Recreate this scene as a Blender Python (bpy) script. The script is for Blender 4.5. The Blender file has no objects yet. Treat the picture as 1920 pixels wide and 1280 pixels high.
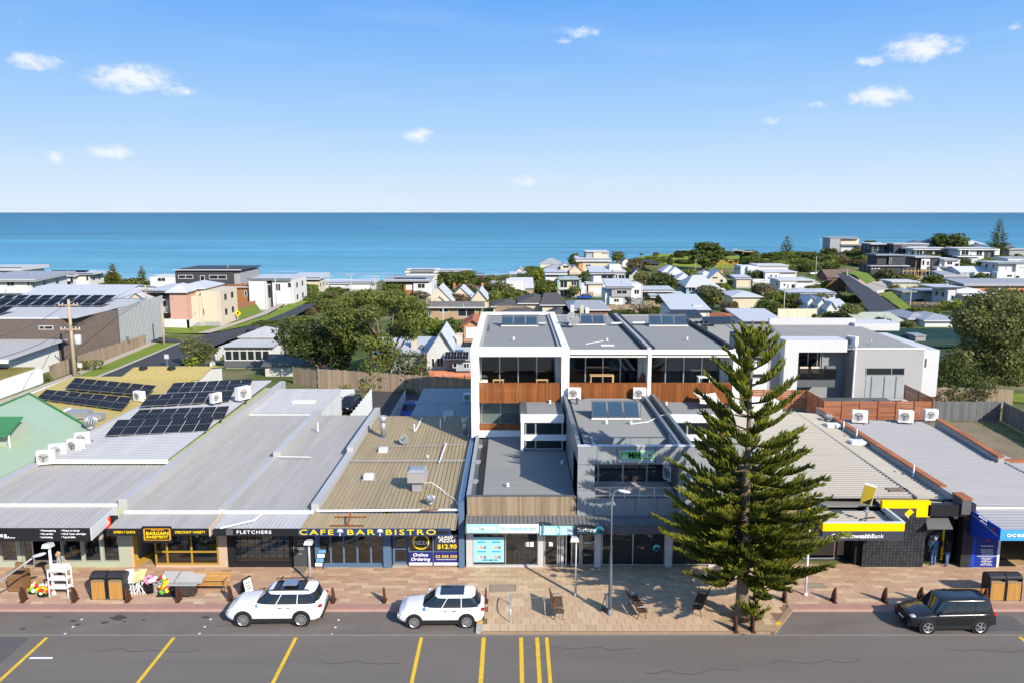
import bpy,math,random
import numpy as np
from mathutils import Vector,Matrix,Euler
R_=random.Random(11)
S=bpy.context.scene;COL=S.collection
rad=math.radians
# -- camera, sky, sun, exposure
F=1493.3;PT=rad(9.2);HC=20.7
cam=bpy.data.objects.new('camera',bpy.data.cameras.new('camera'));COL.objects.link(cam)
cam.data.sensor_width=36;cam.data.lens=28;cam.data.clip_end=150000;cam.data.clip_start=.5
cam.location=(0,0,HC);cam.rotation_euler=(rad(90)-PT,0,0);S.camera=cam
S.view_settings.view_transform='Standard';S.view_settings.look='None'
S.view_settings.exposure=1.0;S.view_settings.gamma=1;S.view_settings.use_curve_mapping=False
SUN_EL=rad(31);SUN_AZ=rad(143)
W=bpy.data.worlds.new('World');S.world=W;W.use_nodes=True
nt=W.node_tree;nt.nodes.clear()
def _n(nt,typ,**k):
 n=nt.nodes.new(typ)
 for a,v in k.items():setattr(n,a,v)
 return n
out=_n(nt,'ShaderNodeOutputWorld');bg=_n(nt,'ShaderNodeBackground');bg.inputs[1].default_value=.15
sky=_n(nt,'ShaderNodeTexSky',sky_type='NISHITA',sun_disc=False,sun_elevation=SUN_EL,sun_rotation=SUN_AZ,altitude=30,air_density=1.0,dust_density=.35,ozone_density=2.2)
hs=_n(nt,'ShaderNodeHueSaturation');hs.inputs['Saturation'].default_value=1.12;hs.inputs['Value'].default_value=1.0
hs.inputs['Hue'].default_value=.5
nt.links.new(sky.outputs[0],hs.inputs['Color'])
tint=_n(nt,'ShaderNodeMix',data_type='RGBA',blend_type='MULTIPLY');tint.inputs[0].default_value=1
tint.inputs[7].default_value=(.97,1.0,1.06,1)
nt.links.new(hs.outputs[0],tint.inputs[6])
tc=_n(nt,'ShaderNodeTexCoord');sep=_n(nt,'ShaderNodeSeparateXYZ');nt.links.new(tc.outputs['Generated'],sep.inputs[0])
def m_(op,a,b=None,c=None,clamp=False):
 n=_n(nt,'ShaderNodeMath',operation=op,use_clamp=clamp)
 for i,v in enumerate((a,b,c)):
  if v is None:continue
  if isinstance(v,(int,float)):n.inputs[i].default_value=v
  else:nt.links.new(v,n.inputs[i])
 return n.outputs[0]
az=m_('ARCTAN2',sep.outputs[0],sep.outputs[1]);el=m_('ARCSINE',sep.outputs[2])
cx=_n(nt,'ShaderNodeCombineXYZ');nt.links.new(az,cx.inputs[0]);nt.links.new(el,cx.inputs[1])
def raydir(px,py):
 u=(px-960)/F;v=(640-py)/F
 return Vector((u,math.cos(PT)+v*math.sin(PT),-math.sin(PT)+v*math.cos(PT)))
CLOUDS=[(250,148,92,34,1),(338,172,55,14,.6),(62,116,62,20,.8),(1090,62,66,22,.55),(1060,76,30,12,.5),(1730,90,84,30,1),(1632,114,34,15,.8),(1648,182,70,24,1),(1534,196,36,10,.55),(1446,226,28,12,.6),(782,254,48,19,.85),(982,340,38,17,.7),(205,286,52,18,.9),(104,296,30,15,.8),(1905,48,24,12,.5),(1888,328,50,9,.35),(38,42,26,10,.3),(952,178,30,7,.25),(1725,200,40,8,.25),(1500,330,40,8,.25),(800,355,30,6,.2),(1895,258,16,8,.3),(280,380,70,9,.2)]
mx=None
for(px,py,w,h,s)in CLOUDS:
 d=raydir(px,py).normalized();a0=math.atan2(d.x,d.y);e0=math.asin(d.z)
 mp=_n(nt,'ShaderNodeMapping');mp.vector_type='POINT'
 mp.inputs['Location'].default_value=(-a0*F/w,-e0*F/h,0);mp.inputs['Scale'].default_value=(F/w,F/h,1)
 nt.links.new(cx.outputs[0],mp.inputs[0])
 ln=_n(nt,'ShaderNodeVectorMath',operation='LENGTH');nt.links.new(mp.outputs[0],ln.inputs[0])
 v=m_('MULTIPLY',m_('SUBTRACT',1.0,ln.outputs['Value'],clamp=True),s)
 mx=v if mx is None else m_('MAXIMUM',mx,v)
mp=_n(nt,'ShaderNodeMapping');mp.inputs['Scale'].default_value=(26,44,1);nt.links.new(cx.outputs[0],mp.inputs[0])
no=_n(nt,'ShaderNodeTexNoise');no.inputs['Scale'].default_value=2.2;no.inputs['Detail'].default_value=9;no.inputs['Roughness'].default_value=.62
nt.links.new(mp.outputs[0],no.inputs['Vector'])
dens=m_('MULTIPLY',m_('GREATER_THAN',mx,.001),m_('ADD',m_('MULTIPLY',mx,1.5),m_('MULTIPLY',m_('SUBTRACT',no.outputs[0],.54),2.6)))
mr=_n(nt,'ShaderNodeMapRange',interpolation_type='SMOOTHSTEP');mr.inputs[1].default_value=.0;mr.inputs[2].default_value=1.35
nt.links.new(m_('MULTIPLY',dens,m_('MULTIPLY',mx,3.0,clamp=True)),mr.inputs[0])
no2=_n(nt,'ShaderNodeTexNoise');no2.inputs['Scale'].default_value=.5;no2.inputs['Detail'].default_value=6
mp2=_n(nt,'ShaderNodeMapping');mp2.inputs['Scale'].default_value=(8,60,1);nt.links.new(cx.outputs[0],mp2.inputs[0]);nt.links.new(mp2.outputs[0],no2.inputs['Vector'])
veil=m_('MULTIPLY',m_('SUBTRACT',no2.outputs[0],.5,clamp=True),.35)
mixc=_n(nt,'ShaderNodeMix',data_type='RGBA');mixc.inputs[7].default_value=(3.15,3.25,3.4,1)
hz=_n(nt,'ShaderNodeMapRange',interpolation_type='SMOOTHSTEP');hz.inputs[1].default_value=.5;hz.inputs[2].default_value=.24;nt.links.new(el,hz.inputs[0])
grd=_n(nt,'ShaderNodeValToRGB');ge=grd.color_ramp.elements;ge[0].position=0;ge[0].color=(2.95/4,3.36/4,3.8/4,1);ge[1].position=1;ge[1].color=(.56/4,1.6/4,3.7/4,1)
for p_,c_ in((.12,(2.6,3.2,3.85)),(.42,(1.65,2.6,3.85)),(.7,(1.05,2.1,3.8))):g_=ge.new(p_);g_.color=(c_[0]/4,c_[1]/4,c_[2]/4,1)
nt.links.new(m_('MULTIPLY',el,1/.255,clamp=True),grd.inputs[0])
g4=_n(nt,'ShaderNodeVectorMath',operation='SCALE');g4.inputs['Scale'].default_value=3.42;nt.links.new(grd.outputs[0],g4.inputs[0])
lowc=_n(nt,'ShaderNodeMix',data_type='RGBA');nt.links.new(g4.outputs[0],lowc.inputs[7]);nt.links.new(hz.outputs[0],lowc.inputs[0]);nt.links.new(tint.outputs[2],lowc.inputs[6])
nt.links.new(m_('MAXIMUM',m_('MULTIPLY',mr.outputs[0],.93),veil),mixc.inputs[0]);nt.links.new(lowc.outputs[2],mixc.inputs[6])
nt.links.new(mixc.outputs[2],bg.inputs[0]);nt.links.new(bg.outputs[0],out.inputs[0])
sun=bpy.data.objects.new('sun',bpy.data.lights.new('sun','SUN'));COL.objects.link(sun)
sun.data.energy=3.45;sun.data.angle=rad(.5);sun.data.color=(1,.9,.76)
sd=Vector((math.sin(SUN_AZ)*math.cos(SUN_EL),math.cos(SUN_AZ)*math.cos(SUN_EL),math.sin(SUN_EL)))
sun.rotation_euler=sd.to_track_quat('Z','Y').to_euler();sun.location=(30,-40,60)
S.render.engine='CYCLES';S.cycles.max_bounces=6;S.cycles.diffuse_bounces=2;S.cycles.glossy_bounces=3;S.cycles.transmission_bounces=4;S.cycles.transparent_max_bounces=12
S.cycles.use_denoising=True;S.cycles.caustics_reflective=False;S.cycles.caustics_refractive=False
try:S.cycles.denoiser='OPENIMAGEDENOISE'
except Exception:pass
# -- pixel helpers: turn a photograph pixel into a world point
def at(px,py,Y):
 d=raydir(px,py);return Vector((d.x*Y/d.y,Y,HC+d.z*Y/d.y))
def on(px,py,z):
 d=raydir(px,py);t=(z-HC)/d.z;return Vector((d.x*t,d.y*t,z))
def PX(px,Y,z):
 return(px-960)/F*(Y*math.cos(PT)-(z-HC)*math.sin(PT))
 # -- materials
MATS={}
def M(name,col,rough=.65,metal=0.,var=.14,sc=.6,stretch=(1,1,1),bump=0.,bsc=25.,spec=.18,rnd=0.,isl=0.,coat=0.,fine=.0):
 if name in MATS:return MATS[name]
 m=bpy.data.materials.new(name);m.use_nodes=True;t=m.node_tree;b=t.nodes['Principled BSDF'];L=t.links.new
 b.inputs['Roughness'].default_value=rough;b.inputs['Metallic'].default_value=metal;b.inputs['Specular IOR Level'].default_value=spec
 b.inputs['Coat Weight'].default_value=coat
 geo=_n(t,'ShaderNodeNewGeometry');mp=_n(t,'ShaderNodeMapping');mp.inputs['Scale'].default_value=stretch;L(geo.outputs['Position'],mp.inputs[0])
 no=_n(t,'ShaderNodeTexNoise');no.inputs['Scale'].default_value=sc;no.inputs['Detail'].default_value=8;no.inputs['Roughness'].default_value=.65;L(mp.outputs[0],no.inputs['Vector'])
 def mth(op,a,b_,c=None):
  n=_n(t,'ShaderNodeMath',operation=op)
  for i,v in enumerate((a,b_,c)):
   if v is None:continue
   if isinstance(v,(int,float)):n.inputs[i].default_value=v
   else:L(v,n.inputs[i])
  return n.outputs[0]
 f=mth('MULTIPLY_ADD',no.outputs[0],var*3.2,1-var*1.6)
 if fine:
  n2=_n(t,'ShaderNodeTexNoise');n2.inputs['Scale'].default_value=bsc;n2.inputs['Detail'].default_value=4;L(mp.outputs[0],n2.inputs['Vector'])
  f=mth('MULTIPLY',f,mth('MULTIPLY_ADD',n2.outputs[0],fine*2,1-fine))
 if rnd:
  oi=_n(t,'ShaderNodeObjectInfo');f=mth('MULTIPLY',f,mth('MULTIPLY_ADD',oi.outputs['Random'],rnd*2,1-rnd))
 if isl:
  f=mth('MULTIPLY',f,mth('MULTIPLY_ADD',geo.outputs['Random Per Island'],isl*2,1-isl))
 mx=_n(t,'ShaderNodeVectorMath',operation='SCALE');mx.inputs[0].default_value=col[:3];L(f,mx.inputs['Scale']);L(mx.outputs[0],b.inputs['Base Color'])
 if bump:
  bn=_n(t,'ShaderNodeTexNoise');bn.inputs['Scale'].default_value=bsc;bn.inputs['Detail'].default_value=4;L(mp.outputs[0],bn.inputs['Vector'])
  bp=_n(t,'ShaderNodeBump');bp.inputs['Strength'].default_value=bump;bp.inputs['Distance'].default_value=.02;L(bn.outputs[0],bp.inputs['Height']);L(bp.outputs[0],b.inputs['Normal'])
 MATS[name]=m;return m
def glass_see(name,tint,refl=.1,opac=.35,dark=(.02,.025,.03)):
 """a real pane: part mirror, part tinted see-through"""
 if name in MATS:return MATS[name]
 m=bpy.data.materials.new(name);m.use_nodes=True;t=m.node_tree;t.nodes.clear();L=t.links.new
 o=_n(t,'ShaderNodeOutputMaterial');tr=_n(t,'ShaderNodeBsdfTransparent');tr.inputs[0].default_value=(*tint,1)
 gl=_n(t,'ShaderNodeBsdfGlossy');gl.inputs['Roughness'].default_value=.03;gl.inputs[0].default_value=(.9,.95,1,1)
 df=_n(t,'ShaderNodeBsdfDiffuse');df.inputs[0].default_value=(*dark,1)
 a=_n(t,'ShaderNodeMixShader');a.inputs[0].default_value=opac;L(tr.outputs[0],a.inputs[1]);L(df.outputs[0],a.inputs[2])
 fr=_n(t,'ShaderNodeFresnel');fr.inputs[0].default_value=1.5
 ma=_n(t,'ShaderNodeMath',operation='ADD');ma.inputs[1].default_value=refl;L(fr.outputs[0],ma.inputs[0])
 b=_n(t,'ShaderNodeMixShader');L(ma.outputs[0],b.inputs[0]);L(a.outputs[0],b.inputs[1]);L(gl.outputs[0],b.inputs[2]);L(b.outputs[0],o.inputs[0])
 MATS[name]=m;return m
def leafmat(name,col,col2,trans=.35,sc=.5,rough=.55):
 if name in MATS:return MATS[name]
 m=bpy.data.materials.new(name);m.use_nodes=True;t=m.node_tree;L=t.links.new;b=t.nodes['Principled BSDF'];o=t.nodes['Material Output']
 b.inputs['Roughness'].default_value=rough;b.inputs['Specular IOR Level'].default_value=.3
 geo=_n(t,'ShaderNodeNewGeometry');no=_n(t,'ShaderNodeTexNoise');no.inputs['Scale'].default_value=sc;no.inputs['Detail'].default_value=3;L(geo.outputs['Position'],no.inputs['Vector'])
 ad=_n(t,'ShaderNodeMath',operation='MULTIPLY_ADD');L(geo.outputs['Random Per Island'],ad.inputs[0]);ad.inputs[1].default_value=.7;
 s2=_n(t,'ShaderNodeMath',operation='MULTIPLY_ADD');L(no.outputs[0],s2.inputs[0]);s2.inputs[1].default_value=1.6;s2.inputs[2].default_value=-.68;L(s2.outputs[0],ad.inputs[2])
 cr=_n(t,'ShaderNodeMix',data_type='RGBA');cr.clamp_factor=True;cr.inputs[6].default_value=(*col,1);cr.inputs[7].default_value=(*col2,1);L(ad.outputs[0],cr.inputs[0])
 oi=_n(t,'ShaderNodeObjectInfo');hv=_n(t,'ShaderNodeHueSaturation');L(cr.outputs[2],hv.inputs['Color'])
 r1=_n(t,'ShaderNodeMath',operation='MULTIPLY_ADD');L(oi.outputs['Random'],r1.inputs[0]);r1.inputs[1].default_value=.5;r1.inputs[2].default_value=.75;L(r1.outputs[0],hv.inputs['Value'])
 L(hv.outputs[0],b.inputs['Base Color'])
 tl=_n(t,'ShaderNodeBsdfTranslucent');L(hv.outputs[0],tl.inputs[0])
 mx=_n(t,'ShaderNodeMixShader');mx.inputs[0].default_value=trans;L(b.outputs[0],mx.inputs[1]);L(tl.outputs[0],mx.inputs[2]);L(mx.outputs[0],o.inputs[0])
 MATS[name]=m;return m
 # -- object helpers
ORG={}
def tag(o,label=None,cat=None,group=None,kind=None):
 if label:o['label']=label
 if cat:o['category']=cat
 if group:o['group']=group
 if kind:o['kind']=kind
 return o
def T(name,label,cat,loc=(0,0,0),group=None):
 o=bpy.data.objects.new(name,None);COL.objects.link(o);o.location=loc;o.empty_display_size=.2;ORG[o]=Vector(loc)
 return tag(o,label,cat,group)
def copy_tree(o,parent=None):
 c=o.copy();COL.objects.link(c);c.parent=parent
 for ch in o.children:copy_tree(ch,c)
 return c
class MB:
 def __init__(s):s.v=[];s.f=[]
 def add(s,vs,fs):
  o=len(s.v);s.v+=[tuple(p)for p in vs];s.f+=[tuple(i+o for i in f)for f in fs];return s
 def box(s,x0,x1,y0,y1,z0,z1):
  return s.hexa([(x0,y0,z0),(x1,y0,z0),(x1,y1,z0),(x0,y1,z0),(x0,y0,z1),(x1,y0,z1),(x1,y1,z1),(x0,y1,z1)])
 def hexa(s,p):
  return s.add(p,[(0,3,2,1),(4,5,6,7),(0,1,5,4),(1,2,6,5),(2,3,7,6),(3,0,4,7)])
 def obox(s,c,sx,sy,sz,rot=None):
  rot=rot or Matrix.Identity(3);c=Vector(c)
  return s.hexa([c+rot@Vector((a*sx/2,b*sy/2,d*sz/2))for d in(-1,1)for a,b in((-1,-1),(1,-1),(1,1),(-1,1))])
 def px(s,a,b,c,d,Y,dep=.1,up=0.):
  p=at(a,d,Y);q=at(c,b,Y);return s.box(p.x,q.x,Y,Y+dep,p.z-up,q.z)
 def quad(s,*p):return s.add(p,[tuple(range(len(p)))])
 def slab(s,pts,th):
  n=len(pts);lo=[(p[0],p[1],p[2]-th)for p in pts]
  return s.add(list(pts)+lo,[tuple(range(n)),tuple(range(2*n-1,n-1,-1))]+[(i,n+i,n+(i+1)%n,(i+1)%n)for i in range(n)])
 def prism(s,pts,vec):
  n=len(pts);hi=[Vector(p)+Vector(vec)for p in pts]
  return s.add(list(pts)+hi,[tuple(range(n-1,-1,-1)),tuple(range(n,2*n))]+[(i,(i+1)%n,n+(i+1)%n,n+i)for i in range(n)])
 def tube(s,pts,r,n=6,cap=True):
  pts=[Vector(p)for p in pts];k=len(pts);rs=r if isinstance(r,(list,tuple))else[r]*k;vs=[];up=Vector((0,0,1))
  for i,p in enumerate(pts):
   d=(pts[min(i+1,k-1)]-pts[max(i-1,0)]);d=d.normalized()if d.length>1e-9 else up
   a=d.cross(up);a=a.normalized()if a.length>1e-3 else Vector((1,0,0));b=d.cross(a).normalized()
   vs+=[p+(a*math.cos(2*math.pi*j/n)+b*math.sin(2*math.pi*j/n))*rs[i]for j in range(n)]
  fs=[(i*n+j,i*n+(j+1)%n,(i+1)*n+(j+1)%n,(i+1)*n+j)for i in range(k-1)for j in range(n)]
  if cap:fs+=[tuple(range(n-1,-1,-1)),tuple(range((k-1)*n,k*n))]
  return s.add(vs,fs)
 def lathe(s,c,prof,n=16,axis=None):
  c=Vector(c);q=axis.to_track_quat('Z','Y').to_matrix()if axis else Matrix.Identity(3);k=len(prof)
  vs=[c+q@Vector((r*math.cos(2*math.pi*j/n),r*math.sin(2*math.pi*j/n),z))for r,z in prof for j in range(n)]
  return s.add(vs,[(i*n+j,i*n+(j+1)%n,(i+1)*n+(j+1)%n,(i+1)*n+j)for i in range(k-1)for j in range(n)]+[tuple(range(n-1,-1,-1)),tuple(range((k-1)*n,k*n))])
 def ball(s,c,r,n=10):
  rr=r if isinstance(r,(tuple,list))else(r,r,r);vs=[];h=n//2+1
  for i in range(h+1):
   t=math.pi*i/h
   vs+=[(c[0]+rr[0]*math.sin(t)*math.cos(2*math.pi*j/n),c[1]+rr[1]*math.sin(t)*math.sin(2*math.pi*j/n),c[2]+rr[2]*math.cos(t))for j in range(n)]
  return s.add(vs,[(i*n+j,(i+1)*n+j,(i+1)*n+(j+1)%n,i*n+(j+1)%n)for i in range(h)for j in range(n)])
 def sheet(s,A,B,C,D,n,h=.03,w=.3,th=.06):
  A,B,C,D=map(Vector,(A,B,C,D));nn=(B-A).cross(D-A).normalized()
  if nn.z<0:nn=-nn
  us=[]
  for i in range(n):
   us+=[(i/n,0),((i+1-w)/n,0),((i+1-w*.8)/n,h),((i+1-w*.2)/n,h)]
  us.append((1,0));vs=[]
  for u,hh in us:vs+=[A.lerp(B,u)+nn*hh,D.lerp(C,u)+nn*hh]
  o=len(us)
  s.add(vs,[(2*i,2*i+2,2*i+3,2*i+1)for i in range(o-1)])
  return s.slab([A-nn*.004,B-nn*.004,C-nn*.004,D-nn*.004],th)
 def obj(s,name,mat,parent=None,smooth=False,kind=None,label=None):
  if parent is not None:off=ORG[parent]
  else:
   a=np.array(s.v);off=Vector(((a[:,0].min()+a[:,0].max())/2,(a[:,1].min()+a[:,1].max())/2,a[:,2].min()))
  me=bpy.data.meshes.new(name)
  me.from_pydata([(x-off[0],y-off[1],z-off[2])for x,y,z in s.v],[],s.f)
  if mat is not None:me.materials.append(mat)
  if smooth:me.shade_smooth()
  o=bpy.data.objects.new(name,me);COL.objects.link(o)
  if parent is not None:o.parent=parent
  else:o.location=off
  ORG[o]=Vector(off)
  if kind:o['kind']=kind
  if label:o['label']=label
  return o
def struct(mb,name,mat,parent=None):return tag(mb.obj(name,mat,parent),kind='structure')
def text(s,c,size,mat,parent,name='lettering',yaw=0.,tilt=90.,ext=.012,wx=1.,bold=.0,align='CENTER',space=1.,rot=None,shear=0.):
 cu=bpy.data.curves.new(name,'FONT');cu.body=s;cu.size=size;cu.extrude=ext;cu.align_x=align;cu.align_y='CENTER';cu.offset=bold*size*.35;cu.space_character=space;cu.shear=shear;cu.resolution_u=3
 tmp=bpy.data.objects.new(name,cu);me=bpy.data.meshes.new_from_object(tmp);me.name=name
 bpy.data.objects.remove(tmp);bpy.data.curves.remove(cu);me.materials.clear();me.materials.append(mat)
 o=bpy.data.objects.new(name,me);COL.objects.link(o);o.parent=parent;o.location=Vector(c)-ORG[parent]
 o.rotation_euler=rot or(rad(tilt),0,rad(yaw));o.scale=(wx,1,1);ORG[o]=Vector(c);return o
 # -- palette
white=M('white_render',(.74,.74,.72),.7,var=.04,sc=.8)
offwhite=M('offwhite_paint',(.66,.65,.6),.65,var=.07)
cream=M('cream_render',(.62,.54,.4),.75,var=.06)
ltgrey=M('light_grey_render',(.5,.51,.52),.7,var=.06)
midgrey=M('mid_grey_panel',(.26,.28,.285),.6,var=.06)
dkgrey=M('dark_grey_metal',(.1,.105,.11),.5,var=.1)
black=M('black_metal',(.018,.018,.02),.5,var=.15)
charcoal=M('charcoal_cladding',(.045,.047,.05),.6,var=.15)
zinc=M('zinc_roof',(.38,.36,.325),.6,.1,var=.17,stretch=(2.5,.15,1),sc=.8)
zincp=M('pale_zinc_roof',(.42,.415,.405),.65,.05,var=.13,stretch=(2,.2,1))
gal=M('galvanised_steel',(.36,.37,.38),.5,.4,var=.12,sc=2)
steel=M('steel_frame',(.55,.56,.57),.35,.7,var=.05)
beige=M('beige_roof',(.33,.265,.16),.7,var=.24,stretch=(2,.25,1),sc=.7)
bankroof=M('cream_metal_roof',(.36,.335,.285),.75,0,var=.1,stretch=(.2,2,1),sc=.7)
greyroof=M('grey_metal_roof',(.205,.21,.205),.5,.15,var=.08,stretch=(.25,1.6,1))
greenroof=M('pale_green_roof',(.33,.43,.29),.6,var=.08,sc=.4)
dkgreen=M('green_tile',(.05,.19,.07),.6,var=.12)
yellowroof=M('mustard_roof',(.44,.34,.11),.6,var=.1,sc=.3)
brick=M('red_brick',(.3,.13,.075),.85,var=.15,sc=3)
tanbrick=M('tan_brick',(.36,.255,.16),.85,var=.1,sc=3,fine=.2,bsc=12)
tiledk=M('dark_roof_tile',(.085,.08,.075),.75,var=.2,sc=1.5,fine=.3,bsc=8)
tilebr=M('brown_roof_tile',(.16,.11,.085),.8,var=.2,sc=1.5,fine=.3,bsc=8)
tilered=M('terracotta_tile',(.36,.12,.06),.8,var=.2,sc=1.5)
timber=M('weathered_timber',(.25,.19,.125),.85,var=.25,stretch=(6,6,.6),sc=1.2,rnd=.12,isl=.22)
merbau=M('red_brown_timber',(.22,.075,.022),.5,var=.2,stretch=(9,9,.8),sc=1.2,isl=.25,rnd=.1)
slatwood=M('stained_slat_timber',(.3,.115,.055),.65,var=.2,stretch=(.5,3,6),sc=1.4,rnd=.22)
honey=M('honey_timber',(.42,.22,.06),.5,var=.2,stretch=(6,6,.8),sc=1.5,isl=.15,rnd=.1)
concrete=M('concrete',(.36,.34,.31),.85,var=.12,sc=1.2,fine=.12,bsc=20)
asphalt=M('asphalt',(.15,.132,.113),.9,var=.16,sc=.6,stretch=(.12,1.3,1),bump=.5,bsc=70,fine=.3)
asphalt2=M('parking_asphalt',(.155,.133,.113),.9,var=.22,sc=.7,stretch=(.5,1,1),bump=.5,bsc=70,fine=.3)
yellowp=M('yellow_line_paint',(.66,.42,.03),.75,var=.2,sc=2.5,fine=.38,bsc=9)
whitep=M('white_line_paint',(.75,.74,.7),.7,var=.12,sc=3)
pane=M('window_glass',(.016,.02,.024),.06,var=.3,sc=.5,spec=.9)
panel_glass=M('solar_glass',(.007,.0075,.011),.5,var=.1,spec=.06)
collector=M('solar_collector_glass',(.03,.062,.1),.25,var=.1,spec=.6)
seeglass=glass_see('clear_shop_glass',(.82,.86,.86),.03,.08)
doorglass=glass_see('tinted_door_glass',(.68,.76,.78),.05,.14)
navy=M('navy_paint',(.022,.045,.11),.5,var=.1)
bluegrey=M('blue_grey_paint',(.09,.15,.24),.5,var=.08)
sage=M('sage_render',(.36,.4,.3),.75,var=.06)
mustard=M('mustard_frame',(.36,.22,.035),.5,var=.1)
yellow=M('bright_yellow_panel',(.86,.56,.0),.45,var=.03)
red=M('red_paint',(.55,.025,.02),.45,var=.08)
blue=M('royal_blue_panel',(.015,.06,.42),.4,var=.05)
skyblue=M('sky_blue_panel',(.06,.32,.72),.4,var=.05)
soil=M('bare_soil',(.2,.145,.09),.95,var=.25,sc=.8,fine=.3,bsc=14)
lawn=M('lawn',(.17,.225,.04),.95,var=.3,sc=.25,fine=.4,bsc=6,spec=.03)
# -- terrain
CP=[(330,655,126),(242,616,136),(447,604,152),(420,583,182),(520,585,176),(600,562,230),(620,541,300),(600,527,402),(100,523,405),(300,530,330),(780,552,240),(760,530,330),(860,528,330),(900,575,165),(940,541,260),(1045,558,252),(1165,577,222),(1135,545,272),(1040,506,340),(1130,492,390),(1200,500,420),(1250,478,475),(1185,481,455),(1330,479,480),(1420,479,490),(1310,508,410),(1390,482,470),(1380,505,400),(1450,545,272),(1490,490,400),(1590,560,238),(1650,601,170),(1610,543,282),(1700,531,292),(1690,567,236),(1870,533,272),(1800,503,325),(1590,471,385),(1740,477,400),(1868,473,360),(1740,597,165),(1880,560,240),(1300,560,240),(1390,592,178),(1480,588,190),(150,530,300),(30,560,190),(720,600,170)]
pts=[(at(a,b,y).x,y,at(a,b,y).z)for a,b,y in CP]
for x in(-260,-160,-80,0,80,160,260):pts+=[(x,108,-.3)]
for x in(-330,-200,-60,40):pts+=[(x,408,-14.2),(x,440,-18)]
for x,y in((110,455),(180,520),(300,520),(420,470),(60,420),(-400,415),(520,470)):pts+=[(x,y+(85 if x<300 else 60),-22)]
for x in(-300,300,420):pts+=[(x,200,-2)]
pts=np.array(pts);
def tps(r2):return np.where(r2>0,.5*r2*np.log(r2+1e-12),0)
_n0=len(pts);_sc=100.
P2=pts[:,:2]/_sc;K=tps(((P2[:,None]-P2[None])**2).sum(-1))+np.eye(_n0)*.03;Q=np.c_[np.ones(_n0),P2]
A_=np.block([[K,Q],[Q.T,np.zeros((3,3))]]);wts=np.linalg.solve(A_,np.r_[pts[:,2],0,0,0])
GX0,GX1,GY0,GY1,GS=-480.,560.,-60.,640.,5.
gx=np.arange(GX0,GX1+.1,GS);gy=np.arange(GY0,GY1+.1,GS);XX,YY=np.meshgrid(gx,gy)
q=np.c_[XX.ravel(),YY.ravel()]/_sc
ZZ=(tps(((q[:,None]-P2[None])**2).sum(-1))@wts[:_n0]+wts[_n0]+q@wts[_n0+1:]).reshape(XX.shape)
ZZ=np.clip(ZZ,-26,8)
bl=np.clip((YY-100)/25,0,1);bl=bl*bl*(3-2*bl);ZZ=ZZ*bl+(-.03)*(1-bl)
edge=np.clip((YY-505)/55,0,1);ZZ=ZZ*(1-edge)-26*edge
def tz(x,y):
 i=(x-GX0)/GS;j=(y-GY0)/GS;i=min(max(i,0),len(gx)-1.001);j=min(max(j,0),len(gy)-1.001);a=int(i);b=int(j);u=i-a;v=j-b
 return float(ZZ[b,a]*(1-u)*(1-v)+ZZ[b,a+1]*u*(1-v)+ZZ[b+1,a]*(1-u)*v+ZZ[b+1,a+1]*u*v)
def hit(px,py):
 d=raydir(px,py);d=d/d.y;y=30.;st=1.
 while y<620:
  if HC+d.z*y<tz(d.x*y,y):
   lo,hi=y-st,y
   for _ in range(18):
    m=(lo+hi)/2
    if HC+d.z*m<tz(d.x*m,m):hi=m
    else:lo=m
   return Vector((d.x*hi,hi,HC+d.z*hi))
  y+=st
 return at(px,py,430)
tm=bpy.data.materials.new('ground_cover');tm.use_nodes=True;t=tm.node_tree;L=t.links.new;b=t.nodes['Principled BSDF'];b.inputs['Roughness'].default_value=.95;b.inputs['Specular IOR Level'].default_value=.03
geo=_n(t,'ShaderNodeNewGeometry');n1=_n(t,'ShaderNodeTexNoise');n1.inputs['Scale'].default_value=.06;n1.inputs['Detail'].default_value=9;n1.inputs['Roughness'].default_value=.7;L(geo.outputs['Position'],n1.inputs['Vector'])
cr=_n(t,'ShaderNodeValToRGB');e=cr.color_ramp.elements;e[0].position=.36;e[0].color=(.06,.085,.025,1);e[1].position=.66;e[1].color=(.24,.19,.12,1)
x=e.new(.47);x.color=(.09,.12,.035,1);x=e.new(.56);x.color=(.15,.15,.07,1);L(n1.outputs[0],cr.inputs[0])
sx=_n(t,'ShaderNodeSeparateXYZ');L(geo.outputs['Position'],sx.inputs[0]);sr=_n(t,'ShaderNodeMapRange');sr.inputs[1].default_value=-12.6;sr.inputs[2].default_value=-13.4;L(sx.outputs[2],sr.inputs[0])
sm=_n(t,'ShaderNodeMix',data_type='RGBA');L(sr.outputs[0],sm.inputs[0]);L(cr.outputs[0],sm.inputs[6]);sm.inputs[7].default_value=(.5,.42,.3,1);
def mrg(src,a,b_):
 n=_n(t,'ShaderNodeMapRange',interpolation_type='SMOOTHSTEP');n.inputs[1].default_value=a;n.inputs[2].default_value=b_;L(src,n.inputs[0]);return n.outputs[0]
def mul(a,b_):
 n=_n(t,'ShaderNodeMath',operation='MULTIPLY');L(a,n.inputs[0]);L(b_,n.inputs[1]);return n.outputs[0]
hm=mul(mul(mul(mrg(sx.outputs[1],335,375),mrg(sx.outputs[0],48,66)),mrg(sx.outputs[0],178,160)),mrg(n1.outputs[0],.78,.6))
lm=_n(t,'ShaderNodeMix',data_type='RGBA');L(hm,lm.inputs[0]);L(sm.outputs[2],lm.inputs[6]);lm.inputs[7].default_value=(.2,.25,.045,1);L(lm.outputs[2],b.inputs['Base Color'])
mb=MB();nx=len(gx)
mb.v=[(float(a),float(b_),float(c))for a,b_,c in zip(XX.ravel(),YY.ravel(),ZZ.ravel())]
mb.f=[(j*nx+i,j*nx+i+1,(j+1)*nx+i+1,(j+1)*nx+i)for j in range(len(gy)-1)for i in range(nx-1)]
tag(mb.obj('terrain',tm,smooth=True),kind='structure')
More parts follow.
